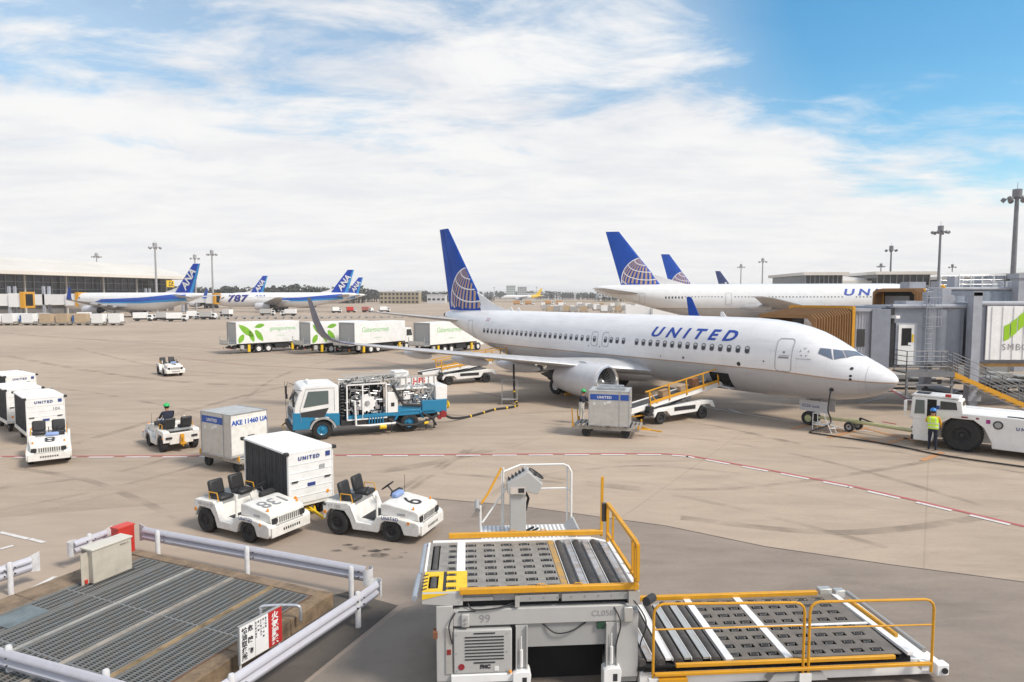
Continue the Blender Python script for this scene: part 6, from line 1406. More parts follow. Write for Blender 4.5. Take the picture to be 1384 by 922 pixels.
def bridge_back():
    t = thing('boarding_bridge', 'farther grey boarding bridge with open brown-framed mouth, behind the near one', 'boarding bridge', (0, 0, 0))
    C = V((31.9, 54.5, 0)); d = V((.75, .66, 0)).normalized(); s = V((d.y, -d.x, 0)); m = MB()
    pleats('canopy_pleat', t, C, C + d * 1.9, 3.0, 3.1, 3.9, 3.9, 6.85, 6.95, BROWN, 6)
    e = C + d * 2.0; m.bar(e - s * 1.6 + V((0, 0, 3.8)), e - s * 1.6 + V((0, 0, 7.1)), .2, .2); m.bar(e + s * 1.6 + V((0, 0, 3.8)), e + s * 1.6 + V((0, 0, 7.1)), .2, .2); m.bar(e - s * 1.6 + V((0, 0, 7.05)), e + s * 1.6 + V((0, 0, 7.05)), .2, .2); m.build('canopy_frame', YEL, t)
    k = MB(); q = M.Rotation(atan2(d.y, d.x), 3, 'Z'); k.cbox(e + d * .2 + V((0, 0, 5.3)), (.3, 3.0, 3.1), q); k.build('mouth_wall', DARK, t)
    k = MB(); k.cbox(e + d * .1 + s * -.4 + V((0, 0, 5.2)), (.3, 1.9, 2.6), q); k.build('mouth_door', BGREYL, t)
    k = MB(); k.cbox(e + d * 1.7 + V((0, 0, 5.4)), (2.8, 3.6, 3.0), q); k.build('cab', BGREYL, t); MB().cyl((35.9, 58.5, 3.8), (35.9, 58.5, 6.9), 2.2, n=24).build('rotunda', BGREY, t)
    w = MB(); w.box(37, 70, 56.6, 60, 4.0, 7.05); ribs(w, 37, 70, 56.6, 4.1, 6.9, 1.1, .55, .12); w.build('tunnel', mat('bridge_blue_grey', (.26, .31, .38), .5), t)
    MB().cyl((37, 56.55, 7.12), (70, 56.55, 7.12), .14, n=8).build('roof_edge', BGREYL, t)
    MB().box(43.2, 44.0, 55.7, 56.5, 0, 8.0).build('lift_column', BGREYL, t); MB().box(43.2, 44.0, 60.1, 60.9, 0, 8.0).build('lift_column', BGREYL, t); MB().box(43.1, 44.1, 55.6, 61.0, 8.0, 8.4).build('column_crossbeam', BGREYL, t)
    u = MB(); u.box(34.2, 35.6, 56.2, 57.6, 7.1, 7.7); u.box(38.6, 39.3, 57, 58, 7.05, 8.2); u.box(41, 41.7, 57, 58, 7.05, 8.0); u.build('roof_machinery', BGREYL, t)
    railing(MB(), [(39.0, 57, 7.1), (43.0, 57, 7.1), (43, 59.5, 7.1), (39, 59.5, 7.1)], 1.2, .05, 2).build('roof_railing', WHITE, t)
    w = MB(); w.box(41, 58, 61.5, 64, 6.6, 7.9); ribs(w, 41, 58, 61.5, 6.7, 7.8, .9, .4, .1); w.build('rear_walkway', BGREYL, t)
    return t
bridge_back()
GE = 'service equipment parked under the bridges'
def low_cart(label, x, y, rz, L_=3.2, m=DARK):
    t = thing('equipment_cart', label, 'cart', (x, y, 0), rz, GE); b = MB(); b.box(-L_ / 2, L_ / 2, -.7, .7, .42, .6); b.box(-L_ / 2, L_ / 2, -.72, -.66, .3, .75); b.build('frame', m, t); c = MB(); c.box(-L_ / 2 + .2, -.1, -.6, .6, .6, 1.05); c.box(.2, L_ / 2 - .3, -.6, .5, .6, .85); c.build('cargo_block', GREYP, t, bevel=.02); MB().box(-L_ / 2 + .3, L_ / 2 - .3, -.735, -.72, .38, .56).build('striped_plate', LGREY, t)
    for sx in (-1, 1):
        for sy in (-1, 1): wheel(t, (sx * L_ * .35, sy * .6, .26), .26, .18, DARK, n=14)
    return t
low_cart('dark low equipment cart standing below the bridge platform', 27.6, 45.5, -6, 4.2)
low_cart('grey equipment cart half behind the stair under the bridge', 33.2, 44.0, 8)
low_cart('equipment cart at the right edge beneath the logo panel', 35.6, 46.5, 5)
pu = thing('ground_power_unit', 'brown-grey boxy power unit under the sill of the logo panel', 'power unit', (34.6, 48.5, 0), 0, GE); MB().box(-2, 2, -.9, .9, .35, 2.2).build('housing', mat('dusty_brown_grey', (.25, .22, .20), .7, dirt=.3), pu, bevel=.05); MB().box(-1.8, -.2, -.92, -.9, .6, 1.9).box(.2, 1.8, -.92, -.9, .6, 1.9).build('doors', GREYP, pu); 
for sx in (-1, 1): wheel(pu, (sx * 1.4, -.75, .3), .3, .2, DARK, n=14)
cn = thing('traffic_cone', 'pale bollard-like cone on the ground behind the radome, under the bridge cab', 'cone', (25.6, 44.2, 0), 0); MB().lathe([(0, .28), (.04, .28), (.05, .2), (.95, .08), (1.0, .02)], axis=(0, 0, 1), n=14).build('cone_body', BGREYL, cn); MB().box(-.3, .3, -.3, .3, 0, .04).build('base', DARK, cn)

# ------------------------------------------------------------------ cargo loader in the foreground
def grid_plate(xs0, xs1, y0, y1, holes, z, th=.02):
    """plate with rectangular holes: holes = [(x0,x1,y0,y1)] on a lattice"""
    X = sorted({xs0, xs1, *[h[0] for h in holes], *[h[1] for h in holes]}); Y = sorted({y0, y1, *[h[2] for h in holes], *[h[3] for h in holes]}); mb = MB()
    hs = set()
    for h in holes: hs.add((round(h[0], 4), round(h[2], 4)))
    def inhole(cx, cy): return any(h[0] < cx < h[1] and h[2] < cy < h[3] for h in holes)
    for j in range(len(Y) - 1):
        i = 0
        while i < len(X) - 1:
            cy = (Y[j] + Y[j + 1]) / 2
            if inhole((X[i] + X[i + 1]) / 2, cy): i += 1; continue
            k = i
            while k < len(X) - 1 and not inhole((X[k] + X[k + 1]) / 2, cy): k += 1
            mb.box(X[i], X[k], Y[j], Y[j + 1], z - th, z); i = k
    return mb
PLATE = mat('worn_deck_plate', (.35, .325, .295), .5, .35, dirt=.55, scale=6, tint=(.14, .12, .10), bump=.15, bscale=30)
PLATE2 = mat('dirty_deck_plate', (.20, .175, .152), .6, .2, dirt=.6, scale=4, tint=(.10, .085, .07), bump=.15, bscale=30)
RUST = mat('rubbed_yellow_strip', (.46, .27, .07), .5, dirt=.9, scale=5, tint=(.22, .20, .19)); SCUF = mat('scuffed_strip', (.50, .51, .54), .45, .4, dirt=.9, scale=5, tint=(.30, .19, .07))
def make_caster():
    m = MB(); m.box(-.085, .085, -.042, .042, -.075, -.06)
    o = m.mesh('caster', [BLACK, RUB, STEEL]); 
    m.m = 1; m.cyl((-.05, 0, -.024), (.05, 0, -.024), .04, n=12); m.m = 2
    m.cyl((-.062, 0, -.02), (-.045, 0, -.02), .018, n=8); m.cyl((.045, 0, -.02), (.062, 0, -.02), .018, n=8); m.box(.055, .066, -.02, .02, -.06, .004); m.box(-.066, -.055, -.02, .02, -.06, .004)
    return m.mesh('caster', [BLACK, DARK, GREYP])
CM = make_caster()
def caster(parent, x, y, z, rz=0):
    o = bpy.data.objects.new('caster', CM); COL.objects.link(o); o.parent = parent; o.location = (x, y, z); o.rotation_euler = (0, 0, rz)
def roller(parent, x, y0, y1, z, r, m=RUB):
    b = MB(); b.lathe([(0, 0), (0, r * .5), (.012, r * .5), (.012, r * .93), (.03, r), (y1 - y0 - .03, r), (y1 - y0 - .012, r * .93), (y1 - y0 - .012, r * .5), (y1 - y0, r * .5), (y1 - y0, 0)], axis=(0, 1, 0), n=20); b.build('roller', m, parent, loc=(x, y0, z))
def loader():
    t = thing('cargo_loader', 'large grey and yellow cargo loader with two roller decks in the foreground, numbered 99', 'cargo loader', (-.8, 10, 0), 4)
    # --- upper (bridge) deck
    z = 1.80; rows = [.2 + i * .2543 for i in range(8)]; cols = [-.17, .16, .50, .83, 1.17, 1.50]
    H1 = [(c - .10, c + .10, r - .058, r + .058) for c in cols[1:] for r in rows] + [(-.17 - .075, -.17 + .075, r - .058, r + .058) for r in rows if r > .85]
    grid_plate(.09, 1.62, .09, 2.15, [h for h in H1 if h[0] > 0], z).build('deck_plate', PLATE, t, smooth=0)
    grid_plate(-.60, -.09, .84, 2.15, [h for h in H1 if h[1] < 0] + [(-.54, -.40, .92, 2.02)], z).build('deck_plate', PLATE, t, smooth=0)
    MB().box(-.09, .06, .84, 2.15, z - .01, z + .012).build('white_strip', ROOFW, t)
    grid_plate(-.62, .09, .09, .84, [(-.26, -.09, r - .055, r + .055) for r in rows[:3]] + [(-.54, -.38, .2, .68)], z + .006).build('yellow_corner_plate', YELB, t, smooth=0)
    MB().box(-.6, 1.62, .1, 2.15, z - .14, z - .08).build('deck_pan', BLACK, t)
    for r in rows:
        for c in cols:
            caster(t, c, r, z, .0 if r < .9 else .25 * (1 if int(r * 10) % 2 else -1))
    roller(t, -.47, .94, 2.0, z - .05, .055); roller(t, -.46, .22, .66, z - .05, .06)
    for i in range(5): MB().bar((-.64, .14 + i * .13, z + .012), (-.56, .20 + i * .13, z + .012), .03, .004).build('hazard_stripe', INK, t)
    for q in ((-.30, -.25), (.05, .08)): MB().box(q[0], q[1], .1, .82, z + .008, z + .012).build('printed_line', INK, t) if q[0] < 0 else None
    for i, x in enumerate((1.83, 2.17, 2.51)): roller(t, x, .12, 2.1, z - .045, .075)
    for x, m in ((1.68, RUST), (2.0, SCUF), (2.34, SCUF)): 
        MB().prism([(x - .065, z - .03), (x - .05, z + .004), (x + .05, z + .004), (x + .065, z - .03)], .1, 2.12).build('scuffed_strip', m, t)
        MB().box(x + .068, x + .078, .1, 2.12, z - .03, z + .008).build('strip_edge', WHITE, t)
    MB().box(1.62, 2.74, .1, 2.14, z - .16, z - .10).build('roller_pan', BLACK, t)
    MB().box(2.62, 2.74, .1, 2.14, z - .08, z + .0).build('end_strip', SCUF, t)
    e = MB(); e.bar((-.26, 2.3, z + .08), (2.74, 2.3, z + .08), .10, .09); e.build('far_side_rail', YEL, t, bevel=.01)
    e = MB(); e.bar((-.03, .02, z + .03), (2.85, .02, z + .03), .09, .09); e.build('near_side_rail', YEL, t, bevel=.01)
    for x in (.9, 1.5): MB().tube([(x, 2.3, z + .12), (x + .02, 2.3, z + .16), (x + .12, 2.3, z + .16), (x + .14, 2.3, z + .12)], .008, 5).build('rail_hook', YEL, t); MB().tube([(x + .3, .02, z + .07), (x + .32, .02, z + .11), (x + .42, .02, z + .11), (x + .44, .02, z + .07)], .008, 5).build('rail_hook', YEL, t)
    w = MB(); w.box(-.56, 2.5, 2.15, 2.24, z - .12, z + .02); w.bar((2.5, 2.2, z - .05), (2.78, 2.0, z - .05), .08, .12); w.bar((2.78, 2.05, z - .03), (2.82, .1, z - .03), .07, .1); w.box(-.64, -.6, .85, 2.15, z - .1, z + .02); w.build('deck_edge_frame', ROOFW, t, bevel=.01)
    s = MB(); s.cyl((-.70, 2.1, z - .02), (-.70, .80, z - .02), .035, n=10); s.cyl((-.72, .78, z - .03), (-.74, -.02, z - .05), .045, n=10); s.tube([(-.6, 2.1, z - .02), (-.66, 2.14, z - .02), (-.70, 2.08, z - .02)], .03, 6); s.build('bumper_tube', mat('blue_grey_tube', (.40, .44, .50), .4, .4), t)
    MB().prism([(-.62, z - .16), (-.62, z + .0), (.02, z + .0), (.02, z - .20), (-.2, z - .2)], .02, .09).build('corner_skirt', LGREY, t)
    MB().prism([(-.62, z - .0), (-.62, z - .09), (-.2, z - .0)], .012, .022).build('hazard_patch', YELB, t)
    # --- side structure below the upper deck
    b = MB(); b.box(-.02, 2.8, .06, 2.2, 1.64, 1.74); b.box(.9, 1.55, .0, .06, 1.63, 1.74); b.box(1.6, 2.75, .0, .06, 1.62, 1.74); b.box(.0, .5, .02, .06, 1.66, 1.72); b.build('platform_frame', GREYP, t, bevel=.008)
    MB().box(.85, .92, -.03, .06, 1.56, 1.74).build('bracket', ALU, t); MB().box(2.68, 2.86, -.05, .06, 1.56, 1.76).build('bracket', ALU, t)
    MB().box(-.05, 2.75, .12, 2.1, 1.50, 1.64).build('dark_gap', BLACK, t)
    bm_ = MB(); bm_.box(-.14, 2.66, .0, .14, 1.26, 1.53); bo = bm_.build('lift_beam', LGREY, t, bevel=.015); MB().box(-.12, 2.64, .14, 2.1, 1.40, 1.50).build('beam_web', GREYP, t)
    text('99', .19, GREYINK, bo, (.27, -.004, 1.315), (1, 0, 0)); text('CL0581', .135, GREYINK, bo, (2.08, -.004, 1.36), (1, 0, 0)); MB().cbox((.06, -.02, 1.37), (.13, .05, .22)).build('hinge_plate', LGREY, bo, bevel=.02); MB().box(-.05, .22, -.012, .0, 1.50, 1.515).build('slot', DARK, bo)
    for x in (.0, .1): MB().cyl((.06, -.05, 1.40 if x else 1.33), (.06, -.06, 1.40 if x else 1.33), .02, n=8).build('bolt', STEEL, bo)
    bx = MB(); bx.box(-.13, .80, -.04, .9, .50, 1.215); eb = bx.build('engine_box', LGREY, t, bevel=.02)
    MB().box(-.17, .84, -.06, .9, .36, .49).build('box_plinth', ROOFW, t, bevel=.01)
    for i in range(8): zz = 1.10 - i * .052; MB().box(.05, .67, -.048, -.041, zz - .009, zz + .009).build('louvre', INK, eb)
    for zz in (1.16, .68): MB().box(.19, .53, -.048, -.041, zz - .01, zz + .01).build('louvre', INK, eb)
    MB().cyl((-.005, -.041, .62), (-.005, -.05, .62), .05, n=18).build('red_disc', mat('dull_red', (.28, .02, .03), .5), eb); text('FMC', .085, INK, eb, (.29, -.046, .585), (1, 0, 0), bold=.006); MB().box(.52, .59, -.048, -.041, .54, .61).build('plate', WHITE, eb)
    MB().box(.80, .85, .0, .9, .4, 1.24).build('dark_slot', BLACK, t); MB().ball((.77, -.06, .52), .028, 8, 6).build('orange_marker', ORANGE, t)
    MB().box(-.40, -.14, .0, .5, .36, 1.60).build('left_frame_panel', LGREY, t, bevel=.01); MB().box(-.25, -.15, -.02, .0, .5, 1.25).build('left_channel', ALU, t); MB().box(-.235, -.17, -.03, -.02, .82, .9).build('warning_sticker', DRED, t); MB().box(-.45, -.38, -.05, .1, 1.1, 1.2).build('latch', mat('rusty', (.2, .08, .04), .8), t)
    for x in (.86, 2.32):
        p = MB(); p.box(x, x + .19, .0, .04, .5, 1.25); p.box(x, x + .02, -.05, .0, .5, 1.25); p.box(x + .17, x + .19, -.05, .0, .5, 1.25); p.build('post', LGREY, t)
        f = MB(); f.prism([(x - .05, .2), (x - .05, .50), (x + .02, .54), (x + .22, .54), (x + .24, .48), (x + .22, .2)], -.12, .1); fo = f.build('post_foot', ROOFW, t, bevel=.01); MB().box(x + .1, x + .17, -.125, -.12, .33, .45).build('foot_slot', INK, fo)
        g = MB(); g.cyl((x + .09, -.03, .58), (x + .09, -.03, .86), .028, n=10); g.cyl((x + .09, -.03, .86), (x + .09, -.03, 1.08), .010, n=6); g.build('gas_strut', WHITE, t)
    MB().box(1.05, 2.32, .05, .09, .86, 1.26).build('side_panel', GREYP, t); MB().box(2.18, 2.30, -.0, .05, 1.14, 1.25).build('green_switch', mat('dark_green', (.02, .07, .04), .5), t)
    v = MB(); v.box(1.0, 2.4, .6, 1.9, .0, 1.26); v.build('dark_void', BLACK, t)
    wheel(t, (1.62, 1.0, .45), .45, .2, BLACK, n=26)
    MB().box(2.50, 2.86, .02, 2.0, .3, 1.42).build('corner_column', LGREY, t, bevel=.015); MB().cbox((2.68, -.01, 1.38), (.15, .06, .26)).build('column_bracket', ALU, t, bevel=.02)
    b = MB(); b.box(-.4, 1.0, .1, 2.6, .18, .38); b.box(2.4, 2.86, .1, 2.6, .18, .38); b.box(1.0, 2.4, 1.95, 2.6, .18, .38); b.box(-.3, 2.5, .9, 2.6, .38, 1.2); b.build('chassis', GREYP, t)
    for pth in ([(.1, .03, 1.62), (.2, -.02, 1.54), (.6, -.02, 1.56), (.85, .03, 1.62)], [(2.45, .0, 1.50), (2.55, -.05, 1.25), (2.48, -.05, .9), (2.5, .02, .6)], [(1.3, .04, 1.24), (1.5, .0, 1.1), (1.75, .0, 1.12), (2.0, .04, 1.24)], [(-.1, -.02, 1.5), (-.2, -.05, 1.3), (-.15, -.03, 1.0)], [(2.7, -.02, 1.7), (2.95, -.1, 1.3), (2.9, .05, .8), (3.0, .1, .5)]): MB().tube(smooth_path(pth), .012, 5).build('hose', INK, t)
    bo2 = MB()
    for x in [.0 + .22 * i for i in range(13)]: bo2.cyl((x, -.002, 1.70), (x, -.012, 1.70), .012, n=6)
    for x in (-.08, .72): 
        for zz in (.55, .85, 1.15): bo2.cyl((x, -.04, zz), (x, -.05, zz), .010, n=6)
    bo2.build('bolt_heads', STEEL, t, kind='stuff')
    # --- yellow gate at the right end of the upper deck, marker pole
    g = MB(); g.bar((2.72, 1.75, 1.9), (2.72, 1.75, 2.62), .05, .05); g.bar((2.72, 1.75, 2.62), (2.80, .02, 2.56), .06, .06); g.bar((2.72, 1.75, 2.05), (2.80, .02, 1.98), .05, .05); g.bar((2.80, .0, 1.78), (2.80, .0, 2.58), .06, .06); g.bar((2.80, -.12, 1.98), (2.80, -.12, 2.56), .05, .05); g.bar((2.80, .2, 1.95), (2.79, .2, 2.56), .035, .035); g.bar((2.74, 1.4, 2.04), (2.74, 1.4, 2.6), .035, .035); g.bar((2.80, -.12, 1.98), (2.8, .0, 1.98), .05, .05); g.bar((2.80, -.12, 2.55), (2.8, .0, 2.55), .05, .05); g.build('end_gate', YEL, t)
    MB().cyl((2.66, 1.8, 2.28), (2.66, 1.8, 2.62), .045, n=10).build('rubber_stop', RUB, t); MB().bar((2.72, 2.3, 1.8), (2.73, 2.3, 2.98), .05, .05).build('marker_pole', YEL, t)
    for y in (1.4, .9, .5): MB().lathe([(0, .03), (.06, .03), (.1, .012), (.14, .012)], o=(2.86, y, z - .0), axis=(0, 0, 1), n=8).build('orange_knob', YEL, t)
    # --- operator station behind the upper deck
    s = MB(); s.box(.38, 2.30, 2.45, 3.35, 1.60, 1.68); so_ = s.build('operator_floor', ROOFW, t)
    tr_ = MB()
    for i in range(22): x = .42 + i * .085; tr_.box(x, x + .03, 2.46, 3.34, 1.68, 1.69)
    tr_.build('tread_ribs', LGREY, so_, kind='stuff'); MB().prism([(2.12, 1.68), (2.30, 1.86), (2.34, 1.84), (2.2, 1.66)], 2.5, 3.3).build('kick_plate', LGREY, t); MB().box(1.65, 2.25, 2.443, 2.452, 1.60, 1.67).build('worn_label', GREYP, t)
    c = MB(); c.box(.96, 1.28, 2.78, 3.05, 1.68, 2.62); co = c.build('console_column', LGREY, t, bevel=.01)
    c = MB(); c.prism([(.90, 2.56), (.90, 2.74), (1.32, 3.00), (1.62, 2.72), (1.50, 2.52), (1.28, 2.58), (1.26, 2.50)], 2.72, 3.12); ch = c.build('console_head', LGREY, t, bevel=.015)
    for i in range(5):
        u = .12 + i * .17; q = V((.90 + .42 * u, 2.71, 2.74 + .26 * u)); MB().cbox(q + V((0, .25, .012)), (.05, .12, .035), M.Rotation(R(-32), 3, 'Y')).build('control_lever', INK, ch); MB().cyl(q + V((0, .25, .02)), q + V((-.02, .25, .07)), .010, n=6).build('lever_knob', INK, ch)
    MB().add([(1.0, 2.715, 2.57), (1.1, 2.715, 2.57), (1.05, 2.715, 2.66)], [(0, 1, 2)]).build('warning_triangle', DRED, ch, smooth=0); MB().box(.96, 1.26, 2.712, 2.719, 2.545, 2.68).build('warning_plate', mat('pale_label', (.62, .55, .5), .5), ch); MB().box(1.12, 1.24, 2.705, 2.712, 2.57, 2.66).build('warning_pictogram', INK, ch)
    sw = MB(); c = V((1.50, 2.92, 2.90)); rt = M.Rotation(R(35), 3, 'Y'); sw.tube([rt @ V((.17 * cos(a), .17 * sin(a), 0)) + c for a in [2 * pi * i / 24 for i in range(24)]], .014, 6, closed=True); sw.cyl(c, rt @ V((0, 0, -.2)) + c, .022, n=8)
    for a in (0, 120, 240): sw.bar(c, rt @ V((.16 * cos(R(a)), .16 * sin(R(a)), 0)) + c, .03, .012)
    sw.build('steering_wheel', SEATM, ch); MB().tube([(1.28, 2.9, 2.52), (1.34, 2.9, 2.40), (1.28, 2.9, 2.15)], .03, 6).build('cable_bundle', SEATM, t)
    MB().bar((1.34, 2.85, 1.70), (1.52, 2.75, 1.82), .08, .03).bar((1.30, 2.95, 1.70), (1.46, 2.95, 1.78), .06, .03).build('foot_pedal', DARK, t)
    r = MB(); r.tube([(1.2, 3.34, 2.97), (2.12, 3.34, 2.97), (2.22, 3.32, 2.93), (2.28, 3.28, 2.82), (2.28, 3.28, 1.70)], .022, 8); r.tube([(1.3, 3.34, 2.46), (2.2, 3.34, 2.46), (2.28, 3.30, 2.38)], .018, 6); r.tube([(2.28, 3.28, 2.82), (2.28, 2.6, 2.72), (2.28, 2.55, 1.7)], .02, 6) if 0 else None
    r.tube([(2.2, 3.34, 1.7), (2.2, 3.34, 2.94)], .018, 6); r.cyl((1.3, 3.34, 1.68), (1.3, 3.34, 2.97), .018, n=6)
    r.tube([(.36, 2.8, 1.68), (.36, 2.8, 2.30)], .024, 7); r.tube([(.84, 3.1, 1.68), (.84, 3.1, 2.98)], .022, 7); r.tube([(.80, 3.1, 1.7), (.80, 3.1, 2.98)], .012, 6); r.tube([(.40, 2.8, 1.95), (.9, 3.1, 2.55), (.98, 3.1, 2.6)], .018, 6); r.tube([(.84, 3.1, 2.9), (1.2, 3.34, 2.97)], .018, 6)
    r.build('station_railing', WHITE, t); y = MB(); y.tube([(.38, 2.8, 2.34), (.52, 2.88, 2.52), (.80, 3.08, 2.98)], .025, 7); y.build('yellow_grab_rail', YEL, t); MB().cyl((.30, 2.7, 2.24), (.30, 2.95, 2.34), .055, n=12).build('rail_lamp', GREYP, t)
    # --- lower main deck
    z2 = .55
    cx = [4.52, 4.86, 5.17, 5.62, 5.96, 6.30, 6.64, 6.98, 7.22]; rows2 = [.12 + i * .262 for i in range(8)]
    cx = [c for c in cx if c < 7.1] 
    sel = [c for c in cx]; Hh = [(c - .11, c + .11, r - .06, r + .06) for c in sel for r in rows2]
    grid_plate(4.44, 5.31, -.02, 2.08, [h for h in Hh if h[1] < 5.31], z2).build('deck_plate', PLATE2, t, smooth=0)
    grid_plate(5.45, 7.32, -.02, 2.08, [h for h in Hh if h[0] > 5.45], z2).build('deck_plate', PLATE2, t, smooth=0)
    for c in sel:
        for r in rows2: caster(t, c, r, z2, .3 if (int(c * 3) + int(r * 4)) % 2 else -.2)
    MB().box(4.44, 7.32, 0, 2.08, z2 - .14, z2 - .08).build('deck_pan', BLACK, t); MB().box(4.44, 7.36, .94, 1.00, z2 + .003, z2 + .014).build('white_centre_strip', ROOFW, t)
    for x in (4.38, 5.38): MB().box(x - .065, x + .065, -.02, 2.1, z2 - .06, z2 + .016).build('white_strip', ROOFW, t)
    MB().box(2.85, 4.3, .0, 2.08, z2 - .14, z2 - .10).build('roller_pan', BLACK, t)
    for x in (2.92, 3.24, 3.55, 3.87, 4.18): roller(t, x, .03, 2.02, z2 - .05, .085)
    for x, m in ((3.08, SCUF), (3.395, ROOFW), (3.71, ALU), (4.03, ALU)):
        MB().box(x - .055, x + .055, .08, 1.95, z2 - .03, z2 + .006).build('scuffed_strip', m, t); MB().box(x + .055, x + .067, .06, 1.97, z2 - .03, z2 + .016).build('strip_edge', WHITE, t)
    e = MB(); e.bar((2.95, 2.14, z2 + .04), (7.05, 2.14, z2 + .04), .09, .08); e.bar((2.95, 2.22, z2 - .02), (7.05, 2.22, z2 - .02), .03, .03); e.build('far_side_rail', YEL, t, bevel=.008)
    e = MB(); e.bar((3.45, -.10, z2 - .01), (7.15, -.10, z2 - .01), .06, .06); e.bar((3.09, -.14, z2 - .13), (7.75, -.14, z2 - .13), .06, .05); e.build('near_side_rail', YEL, t, bevel=.008)
    def hoop(x0, x1, za, zb_, zlow):
        P = [(x0, -.12, zlow)] + [(x0 + .16 - .16 * cos(R(a)), -.12, za - .16 + .16 * sin(R(a))) for a in (0, 30, 60, 90)] + [(x1 - .16 + .16 * sin(R(a)), -.12, zb_ - .16 + .16 * cos(R(a))) for a in (0, 30, 60, 90)] + [(x1, -.12, zlow)]
        b = MB(); b.tube(P, .023, 8); zm = (za + zlow) / 2 + .2; b.tube([(x0, -.12, zm), (x1, -.12, zm - .02)], .014, 6); b.build('handrail_hoop', YEL, t)
    hoop(3.07, 5.57, 1.58, 1.53, .34); hoop(5.66, 7.78, 1.53, 1.51, .26)
    MB().box(5.50, 5.70, -.16, -.06, .2, .34).build('rail_socket', WHITE, t); MB().box(3.0, 3.15, -.16, -.06, .2, .36).build('rail_socket', WHITE, t); MB().box(7.6, 7.72, -.14, -.04, .3, .44).build('rail_socket', WHITE, t); MB().box(3.15, 3.62, -.2, -.05, .22, .36).build('yellow_block', YEL, t)
    d = MB(); d.bar((7.38, 2.1, z2 - .0), (7.46, -.05, z2 - .0), .1, .05); d.build('end_lip', ROOFW, t); d = MB(); d.bar((7.50, 1.75, z2 + .04), (7.56, .45, z2 + .04), .05, .07); d.build('end_stop_rail', YEL, t)
    d = MB(); d.cyl((7.66, 2.1, z2 + .04), (7.74, .0, z2 + .02), .045, n=8); d.build('end_tube', GREYP, t); MB().box(7.4, 7.6, 2.05, 2.2, z2 - .05, z2 + .1).box(7.1, 7.35, 2.1, 2.25, z2, z2 + .12).build('corner_hinge', ALU, t, bevel=.01)
    k = MB(); k.prism([(2.9, .12), (2.9, .36), (3.2, .42), (7.3, .42), (7.95, .38), (8.12, .30), (8.12, .12)], .05, 2.05); k.build('main_chassis', ROOFW, t, bevel=.01); MB().box(2.95, 7.5, .0, 2.0, .38, .47).build('dark_gap', BLACK, t); MB().cbox((8.0, -.03, .27), (.22, .16, .2)).build('corner_block', ROOFW, t, bevel=.02); MB().cyl((8.02, -.12, .27), (8.02, -.14, .27), .05, n=12).build('corner_hole', DARK, t); MB().prism([(5.0, .2), (5.1, .34), (5.9, .34), (6.0, .2)], -.12, .06).build('chassis_bracket', LGREY, t)
    for x in (4.4, 6.9): wheel(t, (x, 1.8, .2), .2, .2, DARK, n=18)
    MB().cyl((2.95, -.1, 1.62), (3.12, .12, 1.58), .07, n=10).build('rubber_bumper', INK, t)
    return t
loader()
cont = None

# ------------------------------------------------------------------ guard rails
RAILM = mat('guard_rail_paint', (.50, .50, .56), .42, .15, dirt=.3, scale=6, tint=(.34, .32, .32)); POSTM = mat('post_white', (.66, .66, .68), .45, dirt=.2, scale=6)
def wbeam(mb, P, flip=1, z0=.50):
    prof = [(.0, -.17), (.02, -.155), (.05, -.12), (.07, -.09), (.07, -.06), (.02, -.02), (.0, 0), (.02, .02), (.07, .06), (.07, .09), (.05, .12), (.02, .155), (.0, .17)]
    back = [(u - .012, w) for u, w in reversed(prof)]; pr = prof + back; secs = []
    P = [V((x, y, 0)) for x, y in P]
    for i, p in enumerate(P):
        d = (P[min(i + 1, len(P) - 1)] - P[max(i - 1, 0)]).normalized(); n = V((d.y, -d.x, 0)) * flip
        secs.append([p + n * u + V((0, 0, z0 + w)) for u, w in pr])
    mb.loft(secs); return mb
def guard(label, path, posts, side, hh=.72, cap=None):
    t = thing('guard_rail', label, 'guard rail', (0, 0, 0), 0, 'white guard rails around the drain')
    wbeam(MB(), path, side).build('beam', RAILM, t, smooth=50)
    for x, y in posts:
        o = MB().lathe([(0, .055), (hh - .03, .055), (hh, .04), (hh + .01, 0)], axis=(0, 0, 1), n=16).build('post', POSTM, t, loc=(x, y, 0))
    d = (V(path[1]) - V(path[0])).normalized(); n = V((d.y, -d.x)) * side; b = MB()
    for x, y in posts:
        for dx in (-.10, .10):
            for dz in (.44, .57):
                q = V((x, y)) ; tpar = (q - V(path[0])).dot(d); q = V(path[0]) + d * (tpar + dx); b.cyl((q.x + n.x * .0, q.y + n.y * .0, dz), (q.x + n.x * .085, q.y + n.y * .085, dz), .014, n=7)
    if b.v: b.build('bolts', DARK, t)
    if cap:
        x, y, a = cap; c = MB(); ang = R(a); P = [(x + .12 * cos(ang + q), y + .12 * sin(ang + q)) for q in [R(v) for v in range(-100, 101, 25)]]
        secs = [[V((p[0], p[1], .33)), V((p[0], p[1], .67)), V((p[0] * 1 + .012 * cos(ang), p[1] + .012 * sin(ang), .67)), V((p[0] + .012 * cos(ang), p[1] + .012 * sin(ang), .33))] for p in P]; c.loft(secs); c.build('end_cap', POSTM, t, smooth=50)
    return t
guard('longest guard rail, running behind the drain from the red box to the right', [(-9.31, 16.1), (-8.0, 15.58), (-3.15, 13.68)], [(-8.75, 15.73 - .03), (-6.13, 14.68), (-3.45, 13.58)], 1, cap=(-3.12, 13.62, -20))
guard('bright guard rail in the foreground running down past the drain corner', [(-2.78, 12.98), (-2.95, 12.55), (-4.19, 9.9), (-5.2, 7.8)], [(-3.02, 12.38), (-4.3, 9.6)], -1, cap=(-2.80, 13.0, 70))
guard('shaded guard rail crossing the bottom left corner', [(-12.2, 11.78), (-8.51, 10.44), (-6.88, 9.85), (-5.6, 9.38)], [(-8.35, 10.42), (-6.3, 9.72)], 1)
